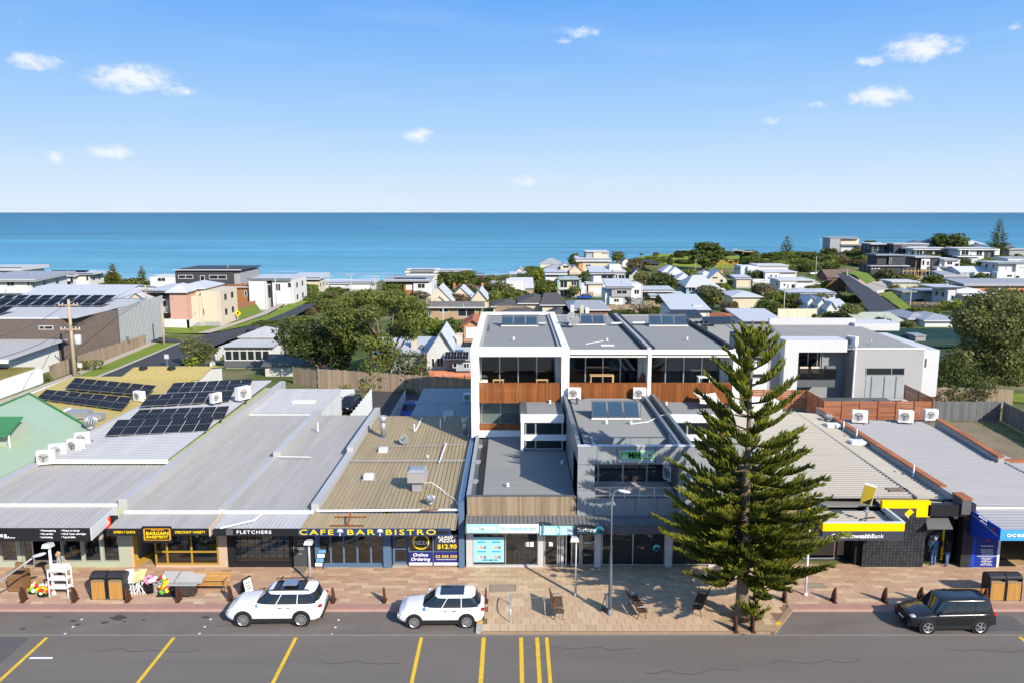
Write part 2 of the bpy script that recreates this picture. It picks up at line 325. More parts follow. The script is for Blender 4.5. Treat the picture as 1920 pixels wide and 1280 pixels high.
# -- sea
SEA=-14.
wm=bpy.data.materials.new('sea_water');wm.use_nodes=True;t=wm.node_tree;L=t.links.new;b=t.nodes['Principled BSDF'];b.inputs['Roughness'].default_value=.35;b.inputs['Specular IOR Level'].default_value=.18;b.inputs['IOR'].default_value=1.33
geo=_n(t,'ShaderNodeNewGeometry');sx=_n(t,'ShaderNodeSeparateXYZ');L(geo.outputs['Position'],sx.inputs[0])
lg=_n(t,'ShaderNodeMath',operation='LOGARITHM');lg.inputs[1].default_value=10;L(sx.outputs[1],lg.inputs[0])
dr=_n(t,'ShaderNodeValToRGB');e=dr.color_ramp.elements;e[0].position=0;e[0].color=(.125,.34,.42,1);e[1].position=1;e[1].color=(.016,.12,.185,1)
x=e.new(.18);x.color=(.07,.26,.355,1);x=e.new(.5);x.color=(.03,.175,.27,1)
mrr=_n(t,'ShaderNodeMapRange');mrr.inputs[1].default_value=2.58;mrr.inputs[2].default_value=3.9;L(lg.outputs[0],mrr.inputs[0]);L(mrr.outputs[0],dr.inputs[0])
def wn(scale,st,det=6):
 mp=_n(t,'ShaderNodeMapping');mp.inputs['Scale'].default_value=st;L(geo.outputs['Position'],mp.inputs[0])
 n=_n(t,'ShaderNodeTexNoise');n.inputs['Scale'].default_value=scale;n.inputs['Detail'].default_value=det;n.inputs['Roughness'].default_value=.6;L(mp.outputs[0],n.inputs['Vector']);return n.outputs[0]
a1=wn(1,(.0025,.022,1),8);a2=wn(1,(.05,.25,1),4);a3=wn(1,(.0004,.0035,1),4)
def mm(op,a,b_):
 n=_n(t,'ShaderNodeMath',operation=op)
 for i,v in enumerate((a,b_)):
  if isinstance(v,(int,float)):n.inputs[i].default_value=v
  else:L(v,n.inputs[i])
 return n.outputs[0]
f=mm('MULTIPLY',mm('ADD',mm('MULTIPLY',a1,1.5),.25),mm('MULTIPLY',mm('ADD',mm('MULTIPLY',a2,.8),.6),mm('ADD',mm('MULTIPLY',a3,.8),.6)))
vs=_n(t,'ShaderNodeVectorMath',operation='SCALE');L(dr.outputs[0],vs.inputs[0]);L(f,vs.inputs['Scale'])
fo=wn(1,(.02,.16,1),5);near=_n(t,'ShaderNodeMapRange');near.inputs[1].default_value=520;near.inputs[2].default_value=400;L(sx.outputs[1],near.inputs[0])
fm=_n(t,'ShaderNodeMapRange',interpolation_type='SMOOTHSTEP');fm.inputs[1].default_value=.66;fm.inputs[2].default_value=.8;L(mm('ADD',fo,mm('MULTIPLY',near.outputs[0],.24)),fm.inputs[0])
xm=_n(t,'ShaderNodeMix',data_type='RGBA');L(mm('MULTIPLY',fm.outputs[0],.75),xm.inputs[0]);L(vs.outputs[0],xm.inputs[6]);xm.inputs[7].default_value=(.75,.8,.8,1);L(xm.outputs[2],b.inputs['Base Color'])
bp=_n(t,'ShaderNodeBump');bp.inputs['Strength'].default_value=.9;bp.inputs['Distance'].default_value=1.2;L(mm('ADD',a2,mm('MULTIPLY',a1,1.5)),bp.inputs['Height']);L(bp.outputs[0],b.inputs['Normal'])
struct(MB().quad((-90000,300,SEA),(90000,300,SEA),(90000,70000,SEA),(-90000,70000,SEA)),'sea',wm)
# -- street
struct(MB().box(-70,70,-40,36.64,-.3,0),'road',asphalt)
struct(MB().box(-70,70,36.64,36.8,-.3,.006),'channel',M('channel_concrete',(.2,.18,.155),.9,var=.15,sc=1.5,fine=.15,bsc=15))
YK=39.05
struct(MB().box(-70,70,36.8,YK,-.3,.0),'parking_lane',asphalt2)
pinkc=M('pink_concrete_kerb',(.34,.2,.155),.85,var=.14,sc=1.5,fine=.12,bsc=18)
brickk=M('kerb_stone',(.3,.2,.13),.85,var=.15,sc=2)
BX0,BX1=on(905,1165,.1).x,on(1447,1188,.1).x
kl=MB();
def kerb(x0,x1):kl.add([(x0,YK,0),(x1,YK,0),(x1,YK+.12,.1),(x0,YK+.12,.1),(x0,YK+.62,.13),(x1,YK+.62,.13),(x1,YK+.62,-.2),(x0,YK+.62,-.2),(x0,YK,-.2),(x1,YK,-.2)],[(0,1,2,3),(3,2,5,4),(4,5,6,7),(8,9,1,0)])
kerb(-70,BX0);
KX=on(1520,1141,.1).x
kerb(KX-1.1,70)
struct(kl,'kerb',pinkc)
yk=MB();yk.box(BX0-.3,BX0,36.85,YK+.55,-.2,.15);struct(yk,'build_out_kerb',concrete)
cap=MB();cap.box(BX0-.29,BX0-.02,37.6,YK+.4,.15,.156);struct(cap,'kerb_paint',yellowp)
pbm=M('paver_joint',(.2,.13,.085),.95,var=.15)
DE=[Vector((BX1,36.95,.1)),Vector((KX-.9,YK+.6,.1))]
struct(MB().slab([(-70,YK+.62,.085),(70,YK+.62,.085),(70,44.6,.085),(-70,44.6,.085)],.3),'footpath',pbm)
foot=bpy.data.objects['footpath']
struct(MB().slab([(BX0,36.9,.085),(BX1,36.9,.085),(KX-.6,YK+.62,.085),(BX0,YK+.62,.085)],.3),'build_out',pbm)
mbk=MB();d=(DE[1]-DE[0]);nrm=Vector((d.y,-d.x,0)).normalized()*.28
mbk.slab([DE[0],DE[0]+nrm,DE[1]+nrm,DE[1]],.3);mbk.box(BX0,BX1,36.8,36.95,-.2,.11);struct(mbk,'build_out_edge',brickk)
struct(MB().slab([DE[0]+nrm*.1+Vector((.02,.3,.006)),DE[0]+nrm*.95+Vector((.02,.3,.006)),DE[0]+nrm*.95+d*.35+Vector((0,0,.006)),DE[0]+nrm*.1+d*.35+Vector((0,0,.006))],.004),'edge_paint',yellowp)
PV=[M('paver_%d'%i,c,.8,var=.06,sc=2.5,rnd=.06,isl=.07,fine=.1,bsc=20)for i,c in enumerate([(.44,.285,.19),(.455,.3,.205),(.43,.27,.18),(.52,.39,.25),(.445,.29,.195)])]
PVB=[M('sand_paver_%d'%i,c,.8,var=.06,sc=2.5,rnd=.06,isl=.07,fine=.1,bsc=20)for i,c in enumerate([(.485,.345,.215),(.5,.36,.225),(.47,.33,.21),(.52,.395,.25)])]
bo=bpy.data.objects['build_out'];shared={};cnt=0
def paver_obj(x,y,sx,sy,mat,par):
 k=(round(sx,3),round(sy,3),mat.name)
 if k not in shared:
  o=MB().box(-sx/2,sx/2,-sy/2,sy/2,-.02,.02);me=bpy.data.meshes.new('paver');me.from_pydata(o.v,[],o.f);me.materials.append(mat);shared[k]=me
 o=bpy.data.objects.new('paver',shared[k]);COL.objects.link(o);o.parent=par;o.location=Vector((x,y,.1+R_.uniform(-.003,.003)))-ORG[par]
TREE=on(1391,1160,.1)
def edge_x(y):return BX1+(KX-.9-BX1)*(y-36.95)/(YK+.6-36.95)
pw,pl=.62,.44
rest={}
y=36.96;r=0
while y<YK+.6:
 x=BX0+(pl/2 if r%2 else 0);c=0
 while x<edge_x(y)-pl:
  w=pl
  if math.hypot(x+w/2-TREE.x,y+pw/2-TREE.y)>1.15:
   if cnt<300:paver_obj(x+w/2,y+pw/2,w-.014,pw-.014,PVB[R_.choice((0,0,0,1,1,2,2,3))],bo);cnt+=1
   else:rest.setdefault(R_.choice(PVB),MB()).box(x,x+w-.014,y,y+pw-.014,.085,.102+R_.uniform(0,.004))
  x+=w
 y+=pw;r+=1
for m,g in rest.items():tag(g.obj('paver',m,bo),kind='stuff')
rest={};y=YK+.64;r=0
while y<44.5:
 x=-40+((r*.31)%.62)
 while x<40:
  sand=BX0-1<x<TREE.x+2.5
  pale=(math.sin(r*2.1+math.floor(x/1.24)*1.7)>.62)and not sand
  m=PV[3]if pale and R_.random()<.8 else(R_.choice(PVB)if sand else PV[R_.choice((0,0,1,1,2,4))])
  if y<YK+2 or y>YK+.6:
   rest.setdefault(m,MB()).box(x,x+.608,y,y+.298,.085,.101+R_.uniform(0,.004))
  x+=.62
 y+=.31;r+=1
for m,g in rest.items():tag(g.obj('paver',m,foot),kind='stuff')
ln=MB()
def line(px,py0,py1,w=.13,z=.004,dx=0):
 a=on(px,py0,z);b_=on(px,py0,z);x=a.x;y0=a.y;y1=on(px,py1,z).y
 ln.slab([(x-w/2,y0,z),(x-w/2+dx,y1,z),(x+w/2+dx,y1,z),(x+w/2,y0,z)],.003)
for px,w in((88,.17),(326,.17),(555,.17),(790,.17),(907,.2),(977,.19),(1007,.19),(1025,.17)):line(px,1194,1300,w)
line(1912,1193,1230,.17)
struct(ln,'road_marking',yellowp)
wl=MB()
for(a,b_,c,d_)in((57,1231,97,1234),(240,1230,262,1232)):
 p=on(a,b_,.004);q=on(c,d_,.004)
 if a<100:wl.box(p.x,q.x,q.y,p.y,.001,.005)
for px,py in((122,1187),(137,1174),(153,1160),(374,1187),(384,1174),(395,1160),(622,1188),(629,1175),(635,1161)):
 p=on(px,py,.004);wl.box(p.x-.05,p.x+.05,p.y-.06,p.y+.06,.001,.005)
struct(wl,'white_marking',whitep)
stn=M('oil_stain',(.06,.056,.052),.7,var=.4,sc=6)
sb=MB()
for(px,py,w)in((222,1157,.42),(196,1166,.2),(138,1163,.18),(146,1170,.16),(43,1178,.16),(90,1155,.1),(233,1164,.12),(269,1161,.12),(386,1156,.2),(228,1145,.14)):
 p=on(px,py,.004);n=12;sb.slab([(p.x+w*(1+.3*math.sin(3*k+px))*math.cos(2*math.pi*k/n),p.y+w*.62*(1+.3*math.sin(2*k+py))*math.sin(2*math.pi*k/n),.0045)for k in range(n)],.003)
struct(sb,'stain',stn)
cov=M('service_cover',(.3,.24,.17),.8,var=.1)
for(a,b_,c,d_,lab)in((411,1068,434,1076,'square steel service cover in the paving before the estate agency'),(549,1060,577,1073,'grey coir doormat in front of the estate agency door'),(919,1096,966,1107,'long service cover in sand paving behind the bike hoop'),(1515,1093,1541,1101,'square service cover in paving beside the white pole near the bank')):
 p=on(a,d_,.11);q=on(c,b_,.11);o=MB().box(p.x,q.x,p.y,q.y,.108,.113).obj('service_cover',M('doormat',(.2,.18,.15),.95)if 'doormat' in lab else cov)
 tag(o,lab,'doormat' if 'doormat' in lab else 'cover')
 fr=MB();w=.03
 for(x0,x1,y0,y1)in((p.x-w,q.x+w,p.y-w,p.y),(p.x-w,q.x+w,q.y,q.y+w),(p.x-w,p.x,p.y,q.y),(q.x,q.x+w,p.y,q.y)):fr.box(x0,x1,y0,y1,.106,.116)
 fr.obj('frame',dkgrey,o)
p=on(1038,1078,.11);tag(MB().lathe(p,[(.2,-.004),(.2,.006),(0,.006)],14).obj('drain_cover',dkgrey),'round drain cover in paving before the glazed office door','cover')
# -- shop helpers
YF=44.2
def win(par,x0,x1,z0,z1,Y,fm,gm,mull=(),rails=(),fw=.06,dep=.08,name='window',sill=None):
 m=MB();e=.0015
 m.box(x0,x0+fw,Y,Y+dep,z0,z1);m.box(x1-fw,x1,Y,Y+dep,z0,z1);m.box(x0+fw,x1-fw,Y+e,Y+dep-e,z0,z0+fw);m.box(x0+fw,x1-fw,Y+e,Y+dep-e,z1-fw,z1)
 for v in mull:m.box(v-fw/2,v+fw/2,Y+.002,Y+dep-.002,z0+fw,z1-fw)
 for v in rails:m.box(x0+fw,x1-fw,Y+.004,Y+dep-.004,v-fw/2,v+fw/2)
 w=m.obj(name,fm,par)
 xs=[x0+fw]+[v for u in mull for v in(u-fw/2,u+fw/2)]+[x1-fw]
 for i in range(0,len(xs),2):MB().box(xs[i],xs[i+1],Y+dep*.45,Y+dep*.55,z0+fw,z1-fw).obj('pane',gm,w)
 if sill:MB().box(x0-.06,x1+.06,Y-.06,Y-.002,z0-.08,z0).obj('sill',sill,w)
 return w
def winp(par,a,b,c,d,Y,fm,gm,mull=(),rails=(),**k):
 p=at(a,d,Y);q_=at(c,b,Y)
 return win(par,p.x,q_.x,p.z,q_.z,Y,fm,gm,[at(m,(b+d)/2,Y).x for m in mull],[at((a+c)/2,r,Y).z for r in rails],**k)
def room(par,x0,x1,Y0,Y1,z0,z1,wm_,fm_):
 m=MB();m.box(x0,x1,Y1,Y1+.1,z0,z1);m.box(x0,x0+.08,Y0,Y1,z0,z1);m.box(x1-.08,x1,Y0,Y1,z0,z1);m.box(x0,x1,Y0,Y1,z1,z1+.1);m.obj('inner_wall',wm_,par)
 MB().box(x0+.09,x1-.09,Y0,Y1-.01,z0-.1,z0+.02).obj('floor',fm_,par)
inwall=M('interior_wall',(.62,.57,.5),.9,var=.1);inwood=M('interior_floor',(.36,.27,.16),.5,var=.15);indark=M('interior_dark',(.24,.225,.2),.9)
lettw=M('white_lettering',(.85,.85,.85),.5,var=.02);letty=M('yellow_lettering',(.85,.6,.02),.5,var=.02);lettb=M('black_lettering',(.02,.02,.02),.5)
def X0(px,z=1.5):return PX(px,YF,z)
def textp(s,px,py,Y,hpx,mat,par,wpx=None,**k):
 """a word centred on a pixel, cap height hpx pixels, stretched to wpx pixels wide"""
 p=at(px,py,Y-.03);sc=at(px,py-hpx,Y-.03).z-p.z
 o=text(s,p,sc/.69,mat,par,**k)
 if wpx:
  xs=[v.co.x for v in o.data.vertices];w0=max(xs)-min(xs)
  tgt=at(px+wpx,py,Y).x-p.x
  if w0>1e-6:o.scale=(tgt/w0,1,1)
 return o
shopsoil=concrete
def parapet(par,x,w,y0,y1,zb,zt,mat,name='parapet',cap=None):
 MB().box(x-w/2,x+w/2,y0,y1,zb,zt).obj(name,mat,par)
 if cap:MB().box(x-w/2-.04,x+w/2+.04,y0-.03,y1+.03,zt+.002,zt+.06).obj('parapet_cap',cap,par)
 # ---------- newsagency (sage front, black fascia)
s1=T('shop_building','sage green newsagency with black awning sign listing photocopying and fax service','shop',(-28,YF,.1))
xl,xr=-38.,-22.45
m=MB()
for a,b in((-60,0),(30,38),(150-110,42),(113,115.5),(151,156),(187,192)):m.box(X0(a),X0(b),YF,YF+.25,.1,3.5)
m.box(X0(222),X0(244),YF,YF+.3,.1,3.5);m.box(X0(-60),X0(30),YF-.01,YF+.26,.1,at(0,1052,YF).z);m.box(X0(113),X0(222),YF-.01,YF+.26,.1,at(0,1052,YF).z)
m.box(xl,xr,YF+.02,YF+.3,2.5,3.75);m.box(xl,X0(-60),YF,YF+.3,.1,3.5);m.obj('wall',sage,s1)
MB().box(X0(244),X0(250),YF-.02,YF+.3,.1,3.5).obj('corner_pier',M('apricot_render',(.55,.38,.25),.8),s1)
gz=at(0,1052,YF).z
for a,b in((0,30),(115.5,151),(156,187),(192,222)):win(s1,X0(a),X0(b),gz,2.5,YF+.06,steel,seeglass)
win(s1,X0(42),X0(60),.14,2.5,YF+.06,steel,seeglass,name='door');
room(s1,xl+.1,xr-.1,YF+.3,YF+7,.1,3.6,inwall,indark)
m=MB();m.sheet((xl,41.5,3.62),(-23.08,41.5,3.62),(-23.08,44.35,3.78),(xl,44.35,3.78),52,.03);m.obj('awning_roof',zinc,s1)
MB().box(xl,-23.05,44.32,44.5,3.72,3.92).obj('gutter',M('white_gutter',(.78,.78,.76),.5,var=.05),s1)
gutw=MATS['white_gutter']
p=at(0,1013,41.46);q_=at(0,989.5,41.46)
sg=MB().box(xl,-23.1,41.4,41.46,p.z,q_.z+.02).obj('sign',black,s1)
MB().box(xl,-23.08,41.46,41.6,3.42,3.60).obj('awning_fascia',ltgrey,s1)
m=MB();m.hexa([(-23.1,41.4,p.z+.05),(-23.04,41.4,p.z+.05),(-23.04,44.3,3.2),(-23.1,44.3,3.2),(-23.1,41.4,3.68),(-23.04,41.4,3.68),(-23.04,44.3,3.86),(-23.1,44.3,3.86)]);m.obj('awning_side',ltgrey,s1)
textp('newspress.',-24,1002.5,41.4,8,lettw,sg,wpx=82);textp('ocean grove',18,1007,41.4,2.2,lettw,sg,wpx=21)
for i,(l,r)in enumerate((('Photocopying','Phone re-charge'),('Fax service','Ink & Toner cartridges'),('Laminating','Toys & Gifts'))):
 y=993.8+6.2*i
 textp('• '+l,75,y,41.4,3.1,lettw,sg,align='LEFT',bold=.01);textp('• '+r,114.5,y,41.4,3.1,lettw,sg,align='LEFT',bold=.01)
m=MB();m.px(186,969,206,990,43.2,.06);rs=m.obj('side_sign',M('red_sign',(.75,.04,.015),.4,var=.04),s1);textp('LEGO',196,979,43.2,5.5,lettw,rs,wpx=19,bold=.02)
MB().px(206,966,220,990,43.4,.06).obj('side_sign',black,s1)
zr=3.85
m=MB();m.sheet((xl,44.45,zr),(-22.95,44.45,zr),(-22.95,51.3,zr+.2),(xl,51.3,zr+.2),54,.035);m.obj('roof',zinc,s1)
MB().box(xl,-22.95,YF+.3,51.2,3.6,3.78).obj('roof_deck',ltgrey,s1)
parapet(s1,-31.7,.5,44.6,51,3.7,4.3,zincp)
# ---------- long shed with solar roof, rear of the newsagency
s1b=T('shed_building','pale ridged metal roof carrying four dark solar arrays behind the newsagency','building',(-27,60,0))
MB().box(-31.3,-22.95,51.35,74,-.3,4.28).obj('wall',M('lime_trim',(.42,.46,.26),.7),s1b)
m=MB();m.sheet((-31.4,51.2,4.36),(-31.4,74.4,4.7),(-22.95,74.4,4.9),(-22.95,51.2,4.5),62,.03);m.obj('roof',zincp,s1b)
MB().box(-31.4,-22.95,51.12,51.2,4.2,4.46).obj('gutter',gutw,s1b)
parapet(s1b,-31.45,.2,51.4,66,4.2,4.62,zincp)
# ---------- variety shop
s2=T('shop_building','grey roofed variety shop with yellow and black Bargain Basement sign','shop',(-19.8,YF,.1))
bp_=M('buff_render',(.5,.38,.26),.8)
m=MB();m.box(X0(409),X0(426),YF,YF+.3,.1,3.4);m.box(-22.4,-16.9,YF+.05,YF+.3,2.45,3.4);m.box(X0(290),X0(409),YF-.02,YF+.28,.1,at(0,1058,YF).z);m.obj('wall',bp_,s2)
win(s2,X0(289),X0(409),at(0,1058,YF).z,2.45,YF+.02,mustard,seeglass,mull=[X0(312),X0(358)],rails=[at(0,1034,YF).z],fw=.11)
p0,p1=Vector((X0(250),YF,0)),Vector((X0(268),YF+1.7,0))
m=MB();m.prism([(p0.x,YF,.1),(p1.x,YF+1.7,.1),(p1.x+.08,YF+1.7,.1),(p0.x+.08,YF,.1)],(0,0,.35));m.prism([(p0.x,YF,.45),(p0.x+.1,YF+.1,.45),(p0.x+.18,YF+.1,.45),(p0.x+.08,YF,.45)],(0,0,2));m.obj('display_frame',mustard,s2)
win(s2,X0(270),X0(288),.14,2.45,YF+1.75,mustard,seeglass,name='door')
room(s2,-22.4,-17.,YF+.3,YF+6,.1,3.3,inwall,inwood)
m=MB();m.sheet((-22.55,42.2,3.3),(-16.85,42.2,3.3),(-16.85,44.2,3.42),(-22.75,44.2,3.42),24,.03);m.obj('awning_roof',zinc,s2)
MB().box(-22.6,-16.9,44.16,44.34,3.4,3.56).obj('gutter',gutw,s2)
m=MB();m.hexa([(-16.88,42.1,2.9),(-16.8,42.1,2.9),(-16.8,44.2,3.2),(-16.88,44.2,3.2),(-16.88,42.1,3.42),(-16.8,42.1,3.42),(-16.8,44.2,3.52),(-16.88,44.2,3.52)]);m.obj('awning_side',M('buff_fascia',(.55,.42,.3),.7),s2)
sg=MB().px(200,990.5,390,1003,42.1,.06).obj('sign',black,s2)
textp('OPEN 7 DAYS',233,997,42.1,4.4,letty,sg,wpx=41,bold=.015);textp('DISCOUNT VARIETY',356.5,997,42.1,4.4,letty,sg,wpx=57,bold=.015)
sg=MB().px(268,986.5,320.5,1017,42.0,.09).obj('sign',black,s2)
orange=M('orange_sign_border',(.8,.33,.01),.5)
m=MB()
for a,b,c,d in((271,990,318,991),(271,1011,318,1012),(270,991,271,1011),(318,991,319,1011)):m.px(a,b,c,d,41.985,.02)
m.obj('border',orange,sg)
textp('OCEAN GROVE',294.5,992.8,42.0,2,M('orange_lettering',(.8,.4,.02),.5),sg,wpx=24);textp('BARGAIN',295,999.3,42.0,6.2,letty,sg,wpx=42,bold=.035);textp('BASEMENT',295,1006,42.0,4.6,letty,sg,wpx=41,bold=.03)
m=MB();m.sheet((-22.4,44.3,3.5),(-17.2,44.3,3.5),(-16.75,65.8,3.7),(-22.4,65.8,3.7),26,.035,.28);m.obj('roof',zinc,s2)
MB().box(-22.4,-17,51.6,65.7,-.2,3.44).obj('body',ltgrey,s2)
parapet(s2,-22.68,.5,44.3,77.2,3.3,4.25,zincp)
m=MB();m.sheet((-22.4,65.9,3.85),(-22.4,75,3.95),(-16.4,75,3.95),(-16.4,65.9,3.85),26,.02);m.obj('rear_roof',zincp,s2)
MB().box(-22.4,-16.45,65.9,74.9,-.2,3.78).obj('rear_wall',M('pale_cladding',(.6,.63,.62),.6),s2)
m=MB();m.box(-19.6,-17.6,69.0,69.9,3.93,4.12);m.obj('skylight',offwhite,s2)
# ---------- estate agency
s3=T('shop_building','estate agency with black Fletchers fascia and rows of property cards in its window','shop',(-14,YF,.1))
m=MB();m.box(X0(426),X0(438),YF-.02,YF+.3,.1,3.4);m.box(X0(543),X0(548),YF-.02,YF+.3,.1,3.4);m.box(X0(576),X0(590),YF-.02,YF+.3,.1,3.4);m.box(-16.9,-11.7,YF+.03,YF+.3,2.4,3.4);m.box(X0(438),X0(543),YF-.01,YF+.2,.1,.32);m.obj('wall',black,s3)
win(s3,X0(438),X0(543),.32,2.4,YF+.05,black,seeglass,fw=.07)
dr_=MB().box(X0(549),X0(575),YF+.05,YF+.1,.14,2.4).obj('door',M('charcoal_door',(.06,.062,.065),.35),s3)
m=MB();m.tube([at(551,1022,YF-.02),at(550,1028,YF-.06),at(551,1034,YF-.02)],.02);m.obj('handle',steel,dr_)
for y,w_ in((1012,12),(1018,12),(1026,13),(1029,11)):textp('property',564,y,YF+.05,2,M('pale_lettering',(.45,.47,.47),.6),dr_,wpx=w_)
textp('sales',563.5,1037,YF+.05,2,MATS['pale_lettering'],dr_,wpx=7)
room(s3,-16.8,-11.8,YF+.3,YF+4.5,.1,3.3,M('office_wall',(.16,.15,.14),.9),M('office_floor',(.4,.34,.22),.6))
card=M('property_card',(.75,.79,.8),.5,var=.03);pho=[M('card_photo_%d'%i,c,.5,var=.35,sc=7)for i,c in enumerate([(.12,.25,.3),(.15,.2,.1),(.2,.22,.24)])]
rk=T('card_display','hanging grid of white property cards inside the estate agency window','window display',(X0(490),YF+.35,.8))
for i in range(8):
 for j in range(4):
  cxp=444+13.6*i;cyp=1003+14.3*j-8
  c_=MB().px(cxp-4.7,cyp-5.8,cxp+4.7,cyp+5.8,YF+.3,.02).obj('card',card,rk);MB().px(cxp-3.8,cyp-4.5,cxp+3.8,cyp+2,YF+.285,.01).obj('photo',pho[(i*3+j)%3],c_)
m=MB()
for j in range(9):m.tube([at(438+13.6*j,985,YF+.36),at(438+13.6*j,1042,YF+.36)],.008,4)
m.obj('wire',steel,rk)
m=MB();m.sheet((-16.75,42.2,3.3),(-11.85,42.2,3.3),(-11.75,44.2,3.42),(-16.75,44.2,3.42),21,.03);m.obj('awning_roof',zincp,s3)
MB().box(-16.9,-11.6,44.16,44.34,3.4,3.56).obj('gutter',gutw,s3)
sg=MB().px(401,990.5,558.5,1004,42.1,.06).obj('sign',black,s3)
textp('FLETCHERS',476,997,42.1,6.0,lettw,sg,wpx=65,space=1.15)
MB().px(424,992,436,1002,42.05,.04).obj('floodlight',dkgrey,s3)
m=MB();m.tube([(-16.2,42.0,3.42),(-14.6,42.9,3.52),(-14.3,44.2,3.6)],.05);m.obj('pipe',gutw,s3)
m=MB();m.sheet((-16.9,44.3,3.5),(-11.6,44.3,3.5),(-11.75,65.8,3.7),(-16.4,65.8,3.7),26,.035,.28);m.obj('roof',zinc,s3)
MB().box(-16.9,-11.7,51.6,65.7,-.2,3.44).obj('body',ltgrey,s3)
m=MB();m.hexa([(-17.2,44.4,3.4),(-16.75,44.4,3.4),(-16.3,65.9,3.4),(-16.75,65.9,3.4),(-17.2,44.4,3.62),(-16.75,44.4,3.62),(-16.3,65.9,3.86),(-16.75,65.9,3.86)]);m.obj('parapet',zincp,s3)
MB().box(-16.8,-16.25,54,66,3.6,4.12).obj('parapet',zincp,s3)
m=MB();m.tube([on(521,855,3.85),on(583,856,3.85)],.025);m.tube([on(596,808,3.75),on(596,808,3.75)+Vector((0,0,.75))],.05);m.obj('pipe',gutw,s3)
# ---------- cafe bistro
s4=T('shop_building','blue fronted cafe bar bistro with mustard ribbed roof and red chairs inside','shop',(-7.4,YF,.1))
m=MB();m.box(X0(588),X0(596),YF-.02,YF+.3,.1,3.4);m.box(X0(719),X0(733),YF-.15,YF+.3,.1,3.4);m.box(X0(860.5),X0(871),YF-.15,YF+.5,.1,4.1);m.box(-11.6,-3.1,YF+.05,YF+.3,2.5,3.4);m.box(X0(596),X0(719),YF-.03,YF+.15,.1,.24);m.obj('wall',bluegrey,s4)
win(s4,X0(596),X0(719),.24,2.5,YF+.03,bluegrey,seeglass,mull=[X0(619.5),X0(644),X0(669.5),X0(695)],fw=.1)
d_=win(s4,X0(735),X0(764),.2,2.5,YF+.25,bluegrey,seeglass,rails=[at(0,1031,YF).z],fw=.12,name='door');MB().box(X0(735),X0(764),YF-.05,YF+.4,.1,.18).obj('step',concrete,s4)
win(s4,X0(765.5),X0(861),.18,2.5,YF+.03,bluegrey,seeglass,mull=[X0(812)],rails=[at(0,1033.5,YF).z],fw=.06)
posw=M('poster_navy',(.025,.025,.17),.5,var=.05)
for a,b,l1,l2 in((767,810.5,'Online','Ordering'),(814,860,'52 555 555','oceangrovepizza.com')):
 pn=MB().px(a,1034.5,b,1053.5,YF,.02).obj('poster',posw,s4);MB().px(a,1053.6,b,1059,YF,.02).obj('poster_strip',M('poster_white',(.7,.72,.75),.6),pn)
 if l1=='Online':textp(l1,788,1039.5,YF,5.5,lettw,pn,wpx=28,bold=.04,shear=.15);textp(l2,788,1047.5,YF,5.5,lettw,pn,wpx=36,bold=.04,shear=.15)
 else:textp(l1,837,1042.5,YF,4.6,letty,pn,wpx=40,bold=.03);textp(l2,837,1047.6,YF,1.7,lettw,pn,wpx=38)
pc=at(789,1014,YF-.01);r=at(805,1014,YF).x-pc.x
pd=MB().lathe(pc,[(r,0),(r,.015)],24,Vector((0,-1,0))).obj('poster',M('poster_yellow',(.8,.62,.02),.5),s4);MB().lathe(pc+Vector((.02,-.016,-.03)),[(r*.82,0),(r*.82,.004)],24,Vector((0,-1,0))).obj('poster_centre',M('poster_dark',(.06,.06,.03),.5),pd)
textp('PIZZA',789.5,1017,YF-.02,6,lettw,pd,wpx=29,bold=.03,space=1.1);textp('·  ·  ·',788,1025,YF-.02,2.5,letty,pd,wpx=22,bold=.05)
pt_=MB().px(815,1000,860,1032,YF-.01,.012).obj('poster',M('poster_night',(.04,.04,.06),.5),s4)
textp('CLASSIC',838,1006,YF-.01,5.2,lettw,pt_,wpx=35,bold=.035,shear=.2);textp('PIZZAS',838,1013,YF-.01,5.2,lettw,pt_,wpx=31,bold=.035,shear=.2);textp('$12.90',838,1024,YF-.01,7.5,letty,pt_,wpx=36,bold=.05)
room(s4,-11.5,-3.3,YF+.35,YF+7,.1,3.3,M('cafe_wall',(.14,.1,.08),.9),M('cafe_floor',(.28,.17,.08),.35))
m=MB();m.sheet((-11.95,42.2,3.28),(-3.15,42.2,3.28),(-3.15,44.2,3.42),(-11.65,44.2,3.42),36,.04,.2);m.obj('awning_roof',beige,s4)
m=MB();m.tube([(-11.4,44.25,3.55),(-3.1,44.25,3.62)],.07,8);m.obj('gutter',gutw,s4)
sg=MB().px(559.5,990.5,845,1004,42.1,.06).obj('sign',navy,s4)
for s_,px_,w_ in(('CAFE',593,64),('BAR',676,52),('BISTRO',770,94)):textp(s_,px_,997.3,42.1,9.5,letty,sg,wpx=w_,space=1.25,bold=.012)
for px_ in(637,712):
 c=at(px_,997,42.06);m=MB();m.tube([c+Vector((0,0,-.2)),c+Vector((.02,0,.08))],[.03,.015],5)
 for k in range(7):
  a=math.pi*(k/6*1.3-.15);m.tube([c+Vector((.02,0,.08)),c+Vector((.02+.11*math.cos(a),0,.08+.11*math.sin(a))),c+Vector((.02+.2*math.cos(a),0,.05+.12*math.sin(a)))],[.015,.025,.004],4)
 m.obj('emblem',lettw,sg)
for a in(816,829):MB().px(a,995,a+12,1000,42.06,.03).obj('vent',black,sg)
m=MB();m.sheet((-11.2,44.4,3.52),(-3.15,44.4,3.52),(-3.3,65,3.85),(-11.2,65,3.85),30,.055,.22);m.obj('roof',beige,s4)
MB().box(-11.4,-3.2,51.6,64.9,-.2,3.44).obj('body',bluegrey,s4)
m=MB();m.box(-11.7,-11.25,44.3,54.5,3.4,3.98);m.box(-11.7,-11.25,54.502,66.2,3.4,4.3);m.obj('parapet',zincp,s4)
